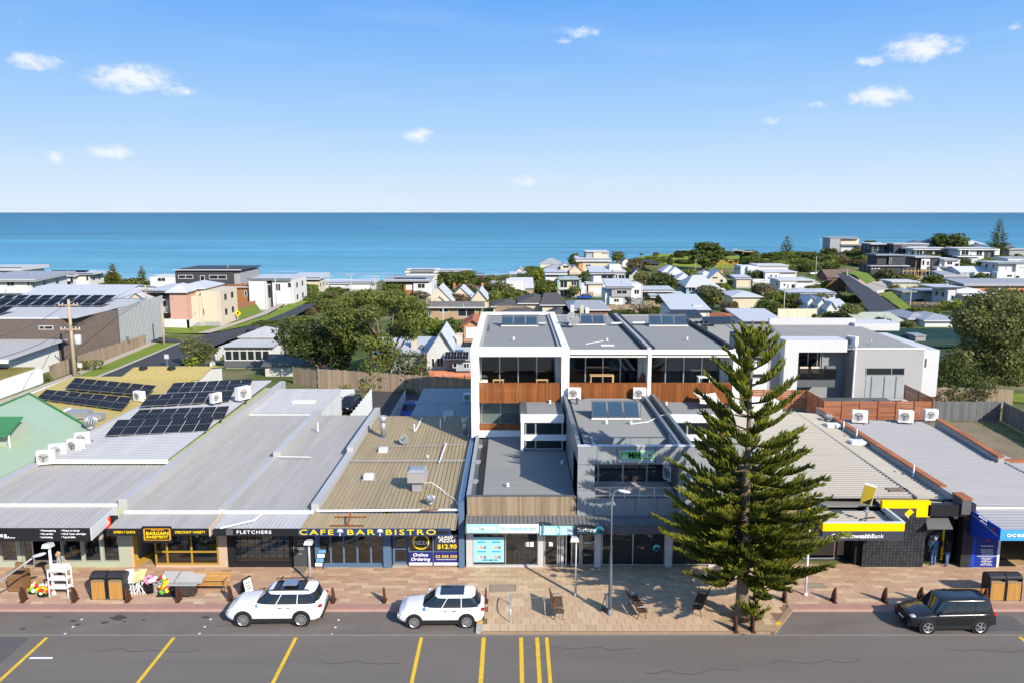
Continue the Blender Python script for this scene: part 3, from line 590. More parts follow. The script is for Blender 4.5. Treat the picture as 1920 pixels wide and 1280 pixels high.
MB().box(-3.15,-2.85,44.4,64,3.4,3.95).obj('parapet',M('sky_grey_flashing',(.42,.5,.56),.5,.3),s4)
m=MB();m.tube([on(654,863,3.85),on(872,862,4.0)],.03);m.tube([on(700,836,3.9),on(873,832,4.05)],.02,4);m.obj('cable_tray',steel,s4)
rust=M('rusty_steel',(.22,.07,.025),.9,var=.3,sc=6)
o=MB();o.tube([on(628,968,3.45),on(688,968,3.45)],.045,5);o.tube([on(620,984,3.4),on(682,984,3.4)],.045,5);o.tube([on(658,960,3.9),on(652,982,3.5)],.06,5);tag(o.obj('sign_bracket',rust),'rusty brown steel bracket lying on the mustard awning of the cafe','bracket')
o=MB();o.tube([on(789,955,3.7),on(822,954,3.7)],.04,5);tag(o.obj('sign_bracket',rust),'short rusty rail on the cafe roof below the mushroom vent','bracket')
# -- apartments over shops (three units) and the grey office in the middle
ap=T('apartment_block','white framed three unit apartment block with timber balconies and grey metal roofs','building',(6.8,58,0))
UX=[-2.72,3.92,10.12,16.4];YB=57.5;YR=78.;ZT=10.78
m=MB()
for i,x in enumerate(UX):
 w=.58 if i<2 else.26
 m.box(x-w/2,x+w/2,YB-(.13 if i<2 else 0),YR,4.2,ZT-.05)
m.obj('party_wall',white,ap)
m=MB();m.box(UX[0]-.31,UX[1]+.29,YB-.14,YB+.25,10.3,ZT+.185);m.obj('fascia',white,ap);m=MB();m.box(UX[1]+.292,UX[3]+.13,YB-.05,YB+.25,10.43,ZT-.03);m.obj('fascia',white,ap)
MB().box(UX[0]+.26,UX[3]-.14,YB+.3,YR-.1,10.3,10.62).obj('roof_deck',midgrey,ap)
for i in range(3):
 a,b=UX[i]+.45,UX[i+1]-.45
 m=MB();m.sheet((a,YB+.35,10.66),(a,YR-.2,10.66),(b,YR-.2,10.66),(b,YB+.35,10.66),64,.022,.3,.03);m.obj('roof',greyroof,ap)
m=MB();m.box(UX[0]-.3,UX[0]+.25,YB-.08,YR+.3,ZT-.04,ZT+.18);m.box(UX[1]-.25,UX[1]+.28,YB-.08,YR+.3,ZT-.04,ZT+.18);m.box(UX[0]+.25,UX[1]-.25,YR-.35,YR+.3,ZT-.04,ZT+.182);m.obj('roof_coping',white,ap)
m=MB();m.box(UX[0]+.26,UX[0]+.5,YB+.35,YR-.36,10.63,ZT+.05);m.box(UX[1]-.5,UX[1]-.27,YB+.35,YR-.36,10.63,ZT+.05);m.obj('flashing',zinc,ap)
m=MB();m.box(UX[2]-.42,UX[2]-.16,YB+.4,YR,10.6,10.9);m.box(UX[2]+.2,UX[2]+.42,YB+.4,YR,10.6,10.9);m.box(UX[3]-.3,UX[3]-.05,YB+.4,YR,10.6,10.95);m.obj('flashing',black,ap)
MB().box(UX[2]-.15,UX[2]+.19,YB+.4,YR,10.6,10.86).obj('flashing',zinc,ap)
MB().box(UX[0],UX[3],YR-.1,YR+.1,0,10.7).obj('wall',ltgrey,ap)
MB().box(UX[0]-.1,UX[3]+.1,YB+6,YR,-.2,4.2).obj('wall',dkgrey,ap)
m=MB();m.box(UX[0]+.25,UX[3]-.13,YB+.1,YB+2.4,7.05,7.28);m.obj('balcony_floor',concrete,ap)
MB().box(UX[0]+.25,UX[3]-.13,YB+.12,YB+2.5,10.2,10.34).obj('balcony_ceiling',offwhite,ap)
def boards(x0,x1,z0,z1,Y,mat,par,n=None,name='balustrade',w=.1,th=.04):
 n=n or max(1,int((x1-x0)/w));m=MB();d=(x1-x0)/n
 for k in range(n):m.box(x0+k*d+.004,x0+(k+1)*d-.004,Y+R_.uniform(-.004,.004),Y+th,z0,z1)
 return m.obj(name,mat,par)
for i in range(3):
 a,b=UX[i]+(.26 if i<2 else.14),UX[i+1]-(.26 if i<1 else.14)
 bl_=boards(a,b,6.78,8.26,YB+.03,merbau,ap);MB().box(a,b,YB+.01,YB+.12,8.262,8.31).obj('handrail',merbau,bl_)
 yg=YB+2.3;xs=np.linspace(a+.1,b-.35,5)
 win(ap,a+.05,b-.3,7.3,9.95,yg,steel,doorglass,mull=list(xs[1:4]),fw=.085,name='glazed_door')
 w2=win(ap,a+.05,b-.3,9.96,10.2,yg+.01,steel,pane,mull=[xs[1],xs[2],xs[3]],fw=.05)
 MB().box(b-.298,b-.01,yg-.02,yg+.3,7.28,10.2).obj('wall',white,ap)
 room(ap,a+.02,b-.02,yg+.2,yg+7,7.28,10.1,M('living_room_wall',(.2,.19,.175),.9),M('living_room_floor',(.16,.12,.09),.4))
a,b=UX[0]+.26,.62
boards(a,b,4.72,5.22,YB+.03,merbau,ap);MB().box(UX[0]-.29,b-.02,YB-.12,YB+.3,4.2,4.7).obj('slab_edge',white,ap)
win(ap,a+.1,b,4.75,6.8,YB+1.6,steel,glass_see('frosted_glass',(.55,.72,.68),.08,.45,(.28,.36,.34)),mull=[(a+b)/2+.05],fw=.07,name='glazed_door')
MB().box(a,b,YB+.1,YB+2,4.3,4.7).obj('balcony_floor',concrete,ap)
room(ap,a+.02,b,YB+1.8,YB+6,4.7,6.8,inwall,inwood)
def bay(x0,x1,y0,winx,zr=6.85):
 MB().box(x0+.12,x1,y0+.12,YB+.1,6.5,6.78).obj('roof_deck',midgrey,ap)
 m=MB();m.sheet((x0+.45,y0+.3,zr-.04),(x0+.45,YB+.05,zr-.02),(x1,YB+.05,zr-.02),(x1,y0+.3,zr-.04),16,.02,.3,.02);m.obj('roof',greyroof,ap)
 m=MB();m.box(x0,x1,y0,y0+.3,6.3,zr-.02);m.box(x0,x0+.26,y0+.3,YB,6.3,zr-.022);m.obj('fascia',white,ap)
 MB().box(x0+.02,x0+.42,y0+.35,YB,zr-.02,zr+.1).obj('flashing',dkgrey,ap)
 m=MB();m.box(x0+.02,x0+.24,y0+.02,y0+.3,4.15,6.3);m.obj('column',white,ap)
 MB().box(x0+.05,x0+.2,y0+.5,YB,4.2,6.3).obj('wall',offwhite,ap)
 w_=win(ap,x0+.3,x1-.05,4.3,6.3,y0+.14,steel,doorglass,mull=[x0+winx],rails=[5.22],fw=.1)
 MB().box(x0+.26,x1+.2,y0-.02,y0+.1,5.0,5.42).obj('transom',white,ap)
 room(ap,x0+.25,x1-.02,y0+.3,YB-.1,4.28,6.4,inwall,inwood)
bay(.6,3.62,53.8,1.05);bay(10.75,14.5,53.8,1.5)
boards(14.7,16.2,4.3,5.3,YB+.03,merbau,ap);boards(10.3,16.2,4.25,5.1,60,merbau,ap)
win(ap,14.7,16.2,5.3,6.75,YB+1.5,steel,pane,fw=.07)
for x0,x1 in((-2.62,3.72),(10.5,16.6)):
 boards(x0+.02,x1,3.28,4.42,YF,timber,ap,name='timber_cladding',w=.12)
 MB().box(x0-.02,x1+.02,YF+.05,YF+.3,3.1,4.44).obj('parapet',dkgrey,ap)
 m=MB();m.sheet((x0+.9,44.6,4.16),(x0+.9,57.4,4.22),(x1,57.4,4.22),(x1,44.6,4.16),58,.03,.35,.04);m.obj('roof',greyroof,ap)
 MB().box(x0+.1,x1,44.5,57.4,3.2,4.08).obj('body',dkgrey,ap)
 m=MB();m.box(x0-.05,x0+.18,44.4,57.6,3.2,4.4);m.obj('parapet',M('pale_flashing',(.34,.36,.37),.5,.2),ap)
 m=MB();m.box(x0+.55,x0+.88,44.6,57.2,4.08,4.2);m.obj('gutter',black,ap)
 m=MB()
 for y in(47.5,51.4,55):m.box(x0+.2,x0+.53,y,y+.06,4.08,4.34)
 m.obj('stiffener',gal,ap)
def vent(x,y,z,lab,r=.06,h=.35,mat=None,cat='roof vent'):
 m=MB();m.lathe((x,y,z),[(r*1.9,0),(r*1.9,.02),(r,.03),(r,h),(r*1.5,h+.01),(r*1.2,h+.08),(0,h+.09)],10);return tag(m.obj('roof_vent',mat or steel),lab,cat)
 # -- grey office building in the middle
of=T('office_building','grey panelled office with green sign and open front balcony between two timber fronted shops','building',(7,YF,0))
ox0,ox1=3.78,10.5;zt=7.45
pan=M('grey_facade_panel',(.235,.255,.265),.55,var=.05,rnd=.05)
bx0,bx1=at(1115,900,YF).x,at(1272,900,YF).x;zsl,zfl=at(1200,933,YF).z,at(1200,870,YF).z
def panels(x0,x1,z0,z1,nx_,nz_,Y,par):
 for i in range(nx_):
  for j in range(nz_):
   MB().box(x0+(x1-x0)*i/nx_+.012,x0+(x1-x0)*(i+1)/nx_-.012,Y,Y+.05,z0+(z1-z0)*j/nz_+.012,z0+(z1-z0)*(j+1)/nz_-.012).obj('panel',pan,par)
m=MB();m.box(ox0,ox1,YF+.051,YF+.25,zfl,zt-.01);m.box(ox0,bx0,YF+.051,YF+3,3.27,zfl);m.box(bx1,ox1,YF+.051,YF+3,3.27,zfl);m.box(bx0,bx1,YF+.051,YF+.25,3.27,zsl);m.obj('wall',dkgrey,of)
panels(ox0,bx0,3.28,zfl,1,2,YF,of);panels(ox0,ox1,zfl,zt-.01,6,1,YF,of);panels(bx0,bx1,3.28,zsl,4,1,YF,of);panels(bx1,ox1,3.28,zfl,1,2,YF,of)
MB().box(ox0-.02,ox1+.02,YF-.02,YF+.27,zt,zt+.05).obj('coping',ltgrey,of)
MB().box(bx0,bx1,YF+.25,YF+3,zsl-.3,zsl-.05).obj('balcony_floor',M('balcony_tile',(.4,.36,.31),.8),of)
yb=YF+2.75
for px0_,px1_ in((1117,1121),(1124,1166),(1170,1211),(1215,1250)):pass
win(of,bx0+.02,bx1-.02,zsl-.05,6.05,yb,steel,doorglass,mull=[at(1122,880,yb).x,at(1168,880,yb).x,at(1213,880,yb).x],fw=.09)
m=MB();m.box(bx0,bx1,yb+.02,yb+.3,6.06,7.15);m.obj('wall',dkgrey,of)
panels(bx0+.1,bx1-.1,6.1,7.16,4,1,yb-.035,of)
room(of,bx0,bx1,yb+.2,yb+5,zsl-.05,6.4,inwall,inwood)
m=MB();zb_=zsl
for v in np.linspace(bx0+.03,bx1-.5,6):m.box(v-.03,v+.03,YF+.05,YF+.1,zb_,zb_+.62)
m.box(bx0,bx1-.3,YF+.052,YF+.098,zb_+.58,zb_+.64);m.box(bx0,bx1-.3,YF+.054,YF+.096,zb_+.12,zb_+.16);m.obj('balustrade',steel,of)
m=MB();m.sheet((ox0+.5,yb+.3,7.1),(ox0+.5,57.4,7.14),(ox1-.9,57.4,7.14),(ox1-.9,yb+.3,7.1),56,.025,.3,.03);m.obj('roof',greyroof,of)
MB().box(ox0+.05,ox1-.05,yb+.31,57.4,4,7.03).obj('body',dkgrey,of)
m=MB();m.box(ox0,ox0+.22,YF+.25,57.45,3.3,7.44);m.box(ox1-.22,ox1,YF+.25,57.45,3.3,7.5);m.box(ox1-.85,ox1-.66,YF+.25,57.4,7.03,7.46);m.obj('parapet',M('parapet_sheet',(.2,.225,.235),.45,.2),of)
m=MB();m.box(bx0-.55,bx0-.12,YF+.3,yb+1.2,6.98,7.2);m.obj('gutter',black,of)
m=MB()
for k in range(9):m.box(bx0-.52,bx0-.15,YF+.4+k*.36,YF+.5+k*.36,7.205,7.25)
m.obj('gutter_guard',gal,of,kind='stuff')
m=MB();m.prism([(bx0-.08,YF+.3,6.9),(bx0+.12,YF+.3,6.9),(bx0+.12,yb,6.9),(bx0-.08,yb,6.9)],(0,0,.35));m.obj('coping',midgrey,of);m=MB();m.prism([(bx1-.1,YF+.3,6.9),(bx1+.1,YF+.3,6.9),(bx1+.1,yb,6.9),(bx1-.1,yb,6.9)],(0,0,.45));m.obj('coping',midgrey,of)
sg=MB().px(1162,844.5,1227,866,YF-.08,.07).obj('sign',M('pale_sign',(.7,.76,.7),.4,var=.03),of);MB().px(1163,845.2,1226.3,860.5,YF-.09,.008).obj('sign_face',M('green_sign',(.13,.42,.12),.4,var=.3,sc=1.2),sg)
textp('MH',1189,853,YF-.09,10,lettb,sg,wpx=21,bold=.03);textp('BD',1213,853,YF-.09,10,lettw,sg,wpx=22,bold=.012)
m=MB();
for a,b,c in((1166,860,858),(1172,850,850),(1178,860,858)):pass
m.prism([at(1165,859,YF-.092),at(1170,849,YF-.092),at(1174,854,YF-.092),at(1177,850,YF-.092),at(1181,859,YF-.092)],(0,-.006,0));m.obj('emblem',M('pale_green_emblem',(.4,.66,.38),.5),sg)
textp('BUILDING DESIGN',1195,863.3,YF-.08,2.2,M('blue_lettering',(.05,.1,.3),.5),sg,wpx=60)
sx0,sx1=-2.66,16.5;ys=YF
m=MB()
for a,b in((874,886),(1009,1019),(1052,1057),(1115,1127),(1248,1260),(1330,1345)):m.box(X0(a),X0(b),ys,ys+.2,.1,2.9)
m.box(sx0,sx1,ys+.03,ys+.3,2.35,3.3);m.box(X0(886),X0(1009),ys-.01,ys+.2,.1,.2);m.obj('shopfront',M('silver_frame',(.52,.52,.52),.5,.2),ap)
lz=.2
win(ap,X0(886),X0(1009),lz,2.35,ys+.05,steel,seeglass,mull=[X0(948)],fw=.05)
for a,b in((1020,1047),(1048,1063),(1071,1089),(1090,1117)):
 w_=win(ap,X0(a),X0(b),.14,2.35,ys+.07,steel,seeglass,fw=.08,name='door' if b-a>20 else 'window')
 if b-a>20:MB().px(a+1.2,1032,a+2.4,1042,ys+.02,.04).obj('handle',dkgrey,w_)
win(ap,X0(1128),X0(1248),lz-.02,2.35,ys+.05,steel,seeglass,mull=[X0(1187)],fw=.06);win(ap,X0(1260),X0(1330),lz,2.35,ys+.05,steel,seeglass,fw=.06);win(ap,X0(1345),X0(1460),lz,2.35,ys+.05,steel,seeglass,mull=[X0(1400)],fw=.06)
room(ap,sx0+.05,3.6,ys+.3,ys+5,.1,3,M('clinic_wall',(.25,.22,.19),.9),M('clinic_floor',(.24,.2,.15),.5));room(ap,3.62,sx1,ys+.3,ys+5,.1,3,indark,M('dark_floor',(.07,.065,.06),.6))
m=MB();m.sheet((sx0,43.15,3.12),(sx1-.3,43.15,3.12),(sx1-.3,44.18,3.28),(sx0,44.18,3.28),78,.04,.25);m.obj('awning_roof',M('awning_grey',(.17,.17,.165),.55,.1,stretch=(3,.3,1)),ap)
MB().box(sx0-.02,sx1-.3,43.1,43.14,2.62,3.1).obj('awning_fascia',dkgrey,ap)
aq=M('aqua_sign',(.36,.68,.74),.5,var=.03)
sg=MB().px(875,982,935,998.3,43.06,.03).obj('sign',aq,ap);textp('You Master',905,989.8,43.06,7,lettw,sg,wpx=52,bold=.02)
sg=MB().px(935.2,982,1010,998.3,43.06,.03).obj('sign',M('white_sign',(.78,.8,.8),.5,var=.03),ap);textp('Aromatherapy',973,989.8,43.06,7,M('aqua_lettering',(.3,.6,.66),.5),sg,wpx=68,bold=.015)
sg=MB().px(1012,985.5,1075,1002,43.04,.03).obj('sign',aq,ap);textp('5255 5 328',1043,994.5,43.04,7.5,lettw,sg,wpx=54,bold=.02)
MB().px(1045,985.6,1050,1001.8,43.03,.006).obj('stripe',M('teal_stripe',(.06,.4,.5),.5),sg)
sg=MB().px(1075.5,985,1136,1001.5,43.02,.03).obj('sign',M('slate_sign',(.05,.06,.065),.4),ap);textp('Surfside',1099,993,43.02,7.5,lettw,sg,wpx=33)
textp('CLEARWATER',1099,999,43.02,1.6,M('teal_lettering',(.15,.55,.5),.5),sg,wpx=33)
def wave(px_,py_,s,Y,par):
 c=at(px_,py_,Y-.03);m=MB();n=14;P_,Q_=[],[]
 for k in range(n+1):
  a=math.pi*(1.25-1.45*k/n);ro=s;ri=s*(1-.62*math.sin(math.pi*k/n)**.8)
  P_.append(c+Vector((ro*math.cos(a),0,ro*math.sin(a))));Q_.append(c+Vector((ri*math.cos(a)+s*.12*k/n,0,ri*math.sin(a)-s*.15*k/n)))
 for k in range(n):m.quad(P_[k],P_[k+1],Q_[k+1],Q_[k])
 m.tube([c+Vector((-s*.9,0,-s*.55)),c+Vector((-.1*s,0,-.95*s)),c+Vector((s*.6,0,-.75*s))],[.02*s,.14*s,.02*s],6)
 m.obj('emblem',M('aqua_emblem',(.12,.62,.68),.5),par)
wave(1124,993,.26,43.02,sg)
pw_=MB().box(X0(1092),X0(1115),ys+.135,ys+.14,.3,2.3);
dg=T('door_sticker','white Surfside lettering with aqua wave on the dark office door','sticker',at(1103,1015,ys+.03));textp('Surfside',1101,1016.5,ys+.06,4,lettw,dg,wpx=13);textp('Mon - Fri',1100,1021.5,ys+.06,2,lettw,dg,wpx=10);wave(1111,1016,.09,ys+.05,dg)
dg=T('window_sticker','aqua wave sticker on the wide dark office window beside the pine','sticker',at(1230,1025,ys+.03));wave(1231,1026,.2,ys+.04,dg)
po=T('window_poster','large pale blue treatments poster in the aromatherapy shop window','poster',at(917,1053,ys+.05));MB().px(888,1006,945,1053,ys+.03,.01).obj('sheet',M('poster_aqua',(.3,.66,.76),.4,var=.1),po)
pb=M('poster_blue_tab',(.03,.32,.6),.5);pk=[M('poster_photo_%d'%i,c,.5,var=.3,sc=9)for i,c in enumerate([(.45,.3,.25),(.2,.2,.22),(.5,.45,.42)])]
for(a,b)in((903,1015),(930,1015),(903,1033),(930,1033)):
 MB().px(a-8,b-1.2,a+8,b+1.6,ys+.02,.008).obj('heading',pb,po)
 for k in(-1,0,1):MB().px(a+k*6.5-2.6,b+8,a+k*6.5+2.6,b+13.5,ys+.02,.008).obj('photo',pk[(k+int(a))%3],po)
textp('0423 880 310',919,1049,ys+.03,2.4,M('blue_lettering',(.05,.1,.3),.5),po,wpx=28)
for px_,lab in((988,'white notice on the aromatherapy shop window, the one farther from the door'),(997,'white notice on the aromatherapy shop window, the one nearer the door'),(1033,'white notice taped on the glass entrance door by the aromatherapy shop')):
 tag(MB().px(px_-3.5,1015,px_+3.5,1024 if px_<1000 else 1023,ys+.04,.008).obj('notice',M('paper',(.7,.74,.78),.6)),lab,'notice')
 # -- bank and pharmacy on the right
bk=T('bank_building','dark tiled bank with bright yellow canopy band and cream ribbed roof','bank',(21.8,YF,0))
bx,bxr=17.3,26.55
tile=M('charcoal_wall_tile',(.035,.037,.042),.35,var=.12,rnd=.2,isl=.2);grout=M('dark_grout',(.015,.015,.017),.8);slate=M('slate_fascia',(.05,.055,.07),.4,var=.06)
wx0,wx1=X0(1618),X0(1734)
MB().box(wx0,wx1,YF+.03,YF+.5,.1,3.2).obj('wall',grout,bk)
def tiles(x0,x1,z0,z1,Y,nx_,nz_,par,lim=300):
 g=MB();c=0;me=None;w=(x1-x0)/nx_;h=(z1-z0)/nz_
 for j in range(nz_):
  for i in range(nx_):
   if c<lim:
    if me is None:
     t_=MB().box(.01,w-.01,0,.035,.01,h-.01);me=bpy.data.meshes.new('tile');me.from_pydata(t_.v,[],t_.f);me.materials.append(tile)
    o=bpy.data.objects.new('tile',me);COL.objects.link(o);o.parent=par;o.location=Vector((x0+i*w,Y+R_.uniform(-.002,.002),z0+j*h))-ORG[par];c+=1
   else:g.box(x0+i*w+.01,x0+(i+1)*w-.01,Y,Y+.03,z0+j*h+.01,z0+(j+1)*h-.01)
 if g.v:g.obj('tile',tile,par,kind='stuff')
tiles(wx0,wx1,.1,3.2,YF,18,16,bk)
px_=MB();px_.box(X0(1803),X0(1822),YF-.05,YF+.5,.1,4.0);pr=px_.obj('pier',grout,bk)
m=MB()
for k in range(26):
 z=.12+k*.15;m.box(X0(1803)-.012,X0(1822)+.012,YF-.065,YF-.045,z,z+.135)
m.obj('brickwork',tile,bk,kind='stuff')
MB().box(bx,wx0,YF+1.0,YF+1.2,2.2,3.2).obj('wall',slate,bk)
win(bk,bx+.2,X0(1580),.14,2.5,YF+1.0,steel,seeglass,rails=[1.6],mull=[X0(1500)],fw=.07);win(bk,X0(1582),X0(1608),.14,2.5,YF+1.02,black,seeglass,fw=.06,name='door')
MB().box(X0(1608),wx0,YF+.3,YF+1.2,.1,2.6).obj('wall',black,bk)
room(bk,bx,bxr,YF+1.3,YF+7,.1,3.3,M('bank_wall',(.22,.21,.2),.9),M('bank_floor',(.24,.22,.2),.4))
YC=42.0;cz0,cz1,cz2=at(0,1012.5,YC).z,at(0,994.5,YC).z,at(0,979.5,YC).z;cr_=PX(1695,YC,3.2)
m=MB();m.box(bx-.03,cr_,YC,YC+.12,cz0,cz1);sg=m.obj('sign',slate,bk)
m=MB();m.box(bx-.05,cr_,YC-.03,YC+.1,cz1+.002,cz2);m.box(bx-.05,bx+.07,YC+.1,YF+1,cz1+.002,cz2+.003);m.obj('canopy_band',yellow,bk)
m=MB();m.box(bx-.1,cr_+.03,YC-.05,YC+.14,cz2+.004,cz2+.05);m.box(cr_-.12,cr_+.03,YC+.141,YF+.4,cz2-.25,cz2+.06);m.obj('canopy_coping',M('pale_coping',(.6,.62,.63),.5,.2),bk)
MB().box(cr_-.05,cr_+.02,YC+.13,YF+.02,cz0,cz2-.25).obj('canopy_side',ltgrey,bk)
m=MB();m.sheet((bx+.08,YC+.15,3.3),(bx+.08,YF+.5,3.34),(cr_-.13,YF+.5,3.34),(cr_-.13,YC+.15,3.3),11,.05,.3);m.obj('canopy_roof',bankroof,bk)
MB().box(bx,cr_-.1,YC+.15,YF,cz0+.1,3.2).obj('canopy_soffit',dkgrey,bk)
textp('Commonwealth',1596,1004.3,YC,7.8,lettw,sg,wpx=74,bold=.045);textp('Bank',1645,1004.3,YC,7.6,lettw,sg,wpx=22,bold=.0)
ly0=YF-.02;m=MB();pL=[at(1655,939,ly0),at(1746,939,ly0),at(1744,968.5,ly0),at(1719,968.5,ly0),at(1719,952,ly0),at(1655,952,ly0)]
for q_ in pL:q_.z=round(q_.z,3)
x_a,x_b,x_c=pL[0].x,pL[4].x,pL[1].x;m.prism([(x_a,ly0,pL[0].z),(x_c,ly0,pL[0].z),(x_c,ly0,pL[2].z),(x_b,ly0,pL[2].z),(x_b,ly0,pL[4].z),(x_a,ly0,pL[4].z)],(0,.3,0));m.obj('yellow_panel',yellow,bk)
mp_=MB();mp_.box(X0(1664),x_b-.003,ly0+.02,ly0+.28,3.19,pL[4].z-.003);sp=mp_.obj('emblem_panel',slate,bk)
def diamond(c,s,par,lean=0):
 m=MB();m.prism([c+Vector(v)*s for v in((-1,0,-.1),(.1,0,.95),(1,0,.1),(-.1,0,-.95))],(0,-.02,0));m.obj('emblem',yellow,par)
 m=MB();m.prism([c+Vector(v)*s for v in((1.04,0,.02),(1.1,0,-.22),(.02,0,-1.25),(-.12,0,-1.02))],(0,-.018,0));m.obj('emblem_shadow',lettb,par)  # black part of the bank emblem, its own colour
 m=MB();m.prism([c+Vector(v)*s for v in((-1.02,0,-.2),(-.13,0,-1.06),(.02,0,-1.3),(-.1,0,-1.3),(-1.05,0,-.35))],(0,-.016,0));m.obj('emblem_edge',lettw,par)
diamond(at(1705,960,ly0),.26,sp)
rsn=T('pole_sign','tilted two sided yellow bank sign on a pale post above the yellow canopy','sign',at(1625,978,43.2))
c=at(1628,926,43.2);rz=Matrix.Rotation(rad(-28),3,'Z')
MB().obox(c,.62,.28,1.15,rz@Matrix.Rotation(rad(10),3,'Y')).obj('sign_box',offwhite,rsn)
fr=rz@Matrix.Rotation(rad(10),3,'Y');ce=c+fr@Vector((0,-.145,0))
MB().obox(ce,.58,.012,1.1,fr).obj('sign_face',M('gold_face',(.5,.36,.03),.5),rsn);MB().prism([ce+fr@Vector(v)for v in((-.2,-.01,-.52),(.2,-.01,-.52),(.26,-.01,-.1),(.1,-.01,-.25))],fr@Vector((0,-.006,0))).obj('sign_mark',lettb,rsn)
m=MB();m.tube([c-Vector((0,0,.55)),(c.x,c.y,3.3)],.07,8);m.obox((c.x,c.y,3.95),.3,.22,.1);m.obj('post',gal,rsn)
m=MB();m.tube([(c.x-.7,YC+.5,3.42),(c.x+.15,YC+.5,3.45)],.05,5);m.tube([(c.x+.1,YC+.4,3.9),(c.x,YC+1.5,3.4)],.04,5);m.obj('strut',rust,rsn)
m=MB();m.box(wx1-.02,X0(1803),YF+.9,YF+1.1,.1,3.9);m.box(wx1,X0(1803),YF-.02,YF+.3,3.25,3.95);m.obj('recess_wall',M('recess_black',(.02,.02,.023),.4),bk)
m=MB();m.add([at(1739,990,YF-.5),at(1787,990,YF-.5),(X0(1781),YF+.9,3.3),(X0(1742),YF+.9,3.3)],[(0,1,2,3)]);v=m.v;m=MB();m.slab(v,.05);m.obj('hood',M('grey_hood',(.12,.12,.115),.4),bk)
yt=YF+.85
am=T('cash_machine','dark cash machine set in the wall beside a yellow strip','cash machine',at(1755,1040,yt))
MB().px(1743,998,1763,1045,yt,.1).obj('body',M('machine_body',(.05,.05,.055),.35),am);MB().px(1744,1003,1760,1008,yt-.03,.03).obj('screen',M('screen_light',(.35,.4,.42),.3),am);MB().px(1741,1011,1748,1022,yt-.15,.15).obj('keypad',steel,am)
MB().px(1763.5,990,1772,1049,yt-.04,.12).obj('yellow_strip',yellow,am);MB().px(1765,1013,1769,1024,yt-.07,.03).obj('slot',black,am);textp('Cash',1752,1005.5,yt-.03,2.5,lettb,am,wpx=8)
MB().px(1790,965,1797,972,YF+.7,.2).obj('dome_camera',white,bk)
m=MB();m.sheet((bx,46,3.75),(bx,65.6,3.85),(24,65.6,4.05),(24,45.4,3.95),52,.07,.36);m.obj('roof',bankroof,bk)
m=MB();m.sheet((24.12,45.2,3.9),(24.12,65.6,4.0),(26.2,65.6,3.8),(26.2,44.7,3.7),54,.07,.36);m.obj('roof',bankroof,bk)
m=MB();m.box(23.98,24.14,45.3,65.4,3.93,4.02);m.obj('ridge_gap',dkgrey,bk)
m=MB();m.sheet((cr_+.1,44.4,3.6),(cr_+.1,45.9,3.65),(26.1,45.9,3.65),(26.1,44.4,3.6),4,.045,.45);m.obj('roof',bankroof,bk)
MB().box(bx+.05,26.2,51.6,65.5,0,3.62).obj('body',midgrey,bk)
MB().box(bx-.12,bx+.05,YF+1,65.8,0,3.95).obj('parapet',M('pale_parapet',(.5,.52,.53),.6),bk)
par=MB();par.box(26.2,26.52,44.5,66.8,3.4,4.16);par.obj('parapet',M('rendered_parapet',(.36,.35,.33),.8,var=.15),bk)
capm=M('orange_capping',(.36,.13,.055),.75,var=.15,rnd=.15);g=None
for k in range(29):
 y0=46.6+k*.68
 m=MB().box(26.14,26.58,y0,y0+.66,4.162,4.25);m.obj('capping_brick',capm,bk)
m=MB();m.box(26.1,26.62,44.05,45.1,3.4,4.3);m.obj('pier',M('dark_pier',(.1,.1,.105),.7),bk);MB().box(26.05,26.67,44.0,45.15,4.302,4.38).obj('pier_cap',capm,bk)
m=MB()
for px_,py_ in((1578,806),(1606,822),(1713,892)):
 b_=on(px_,py_,3.85);MB().tube([(26.0,b_.y,3.8),(26.0,b_.y,4.6)],.06,6).obj('downpipe',gutw,bk)
pass
for px_,py_,lab in((1561,799,'white skylight box on the cream roof by the parapet, farthest from the street'),(1607,831,'white skylight box on the cream roof by the parapet, midway along')):
 b_=on(px_,py_,3.9);o=MB().box(b_.x-.55,b_.x+.55,b_.y-.4,b_.y+.4,b_.z,b_.z+.22).obj('skylight',offwhite);tag(o,lab,'skylight');MB().box(b_.x-.48,b_.x+.48,b_.y-.33,b_.y+.33,b_.z+.221,b_.z+.26).obj('dome',M('acrylic',(.7,.72,.72),.2),o)
o=MB();b_=on(1695,922,3.9);o.box(b_.x-.9,b_.x+.3,b_.y-.1,b_.y+.5,b_.z,b_.z+.12);tag(o.obj('roof_flap',M('old_brown_metal',(.2,.14,.1),.7)),'lifted brownish strip of roofing at the near end of the cream roof ridge','roof flap')
# ---------- pharmacy
ph=T('pharmacy_building','blue fronted pharmacy with pale ribbed roof beside the bank','pharmacy',(31,YF,0))
px1=36.5
phr=M('pharmacy_roof',(.29,.29,.295),.8,0,var=.1,stretch=(.25,2,1))
m=MB();m.sheet((26.6,44.6,3.72),(26.6,64,3.8),(33.9,64,3.55),(px1,44.6,3.55),60,.085,.36);m.obj('roof',phr,ph)
MB().box(26.62,34,51,64,0,3.45).obj('body',midgrey,ph)
m=MB();m.sheet((26.75,41.6,3.15),(26.75,44.55,3.5),(px1,44.55,3.5),(px1,41.6,3.15),9,.045,.45);m.obj('awning_roof',phr,ph)
m=MB();m.box(26.7,px1,44.5,44.62,3.56,3.66);m.obj('gutter',gutw,ph)
bz0,bz1=at(0,1012,41.5).z,at(0,993,41.5).z
sx_=PX(1873,41.5,2.7)
sg=MB().box(sx_,px1,41.45,41.55,bz0,bz1).obj('sign',skyblue,ph);textp('ocean grove pharmacy',1887,1002,41.45,8,lettw,sg,wpx=170,align='LEFT',bold=.015)
m=MB();m.prism([(sx_-.02,41.5,bz0),(sx_-.02,41.5,bz1+.1),(26.75,44.3,3.6),(26.75,44.3,2.0)],(.06,0,0));ss=m.obj('awning_side',blue,ph)
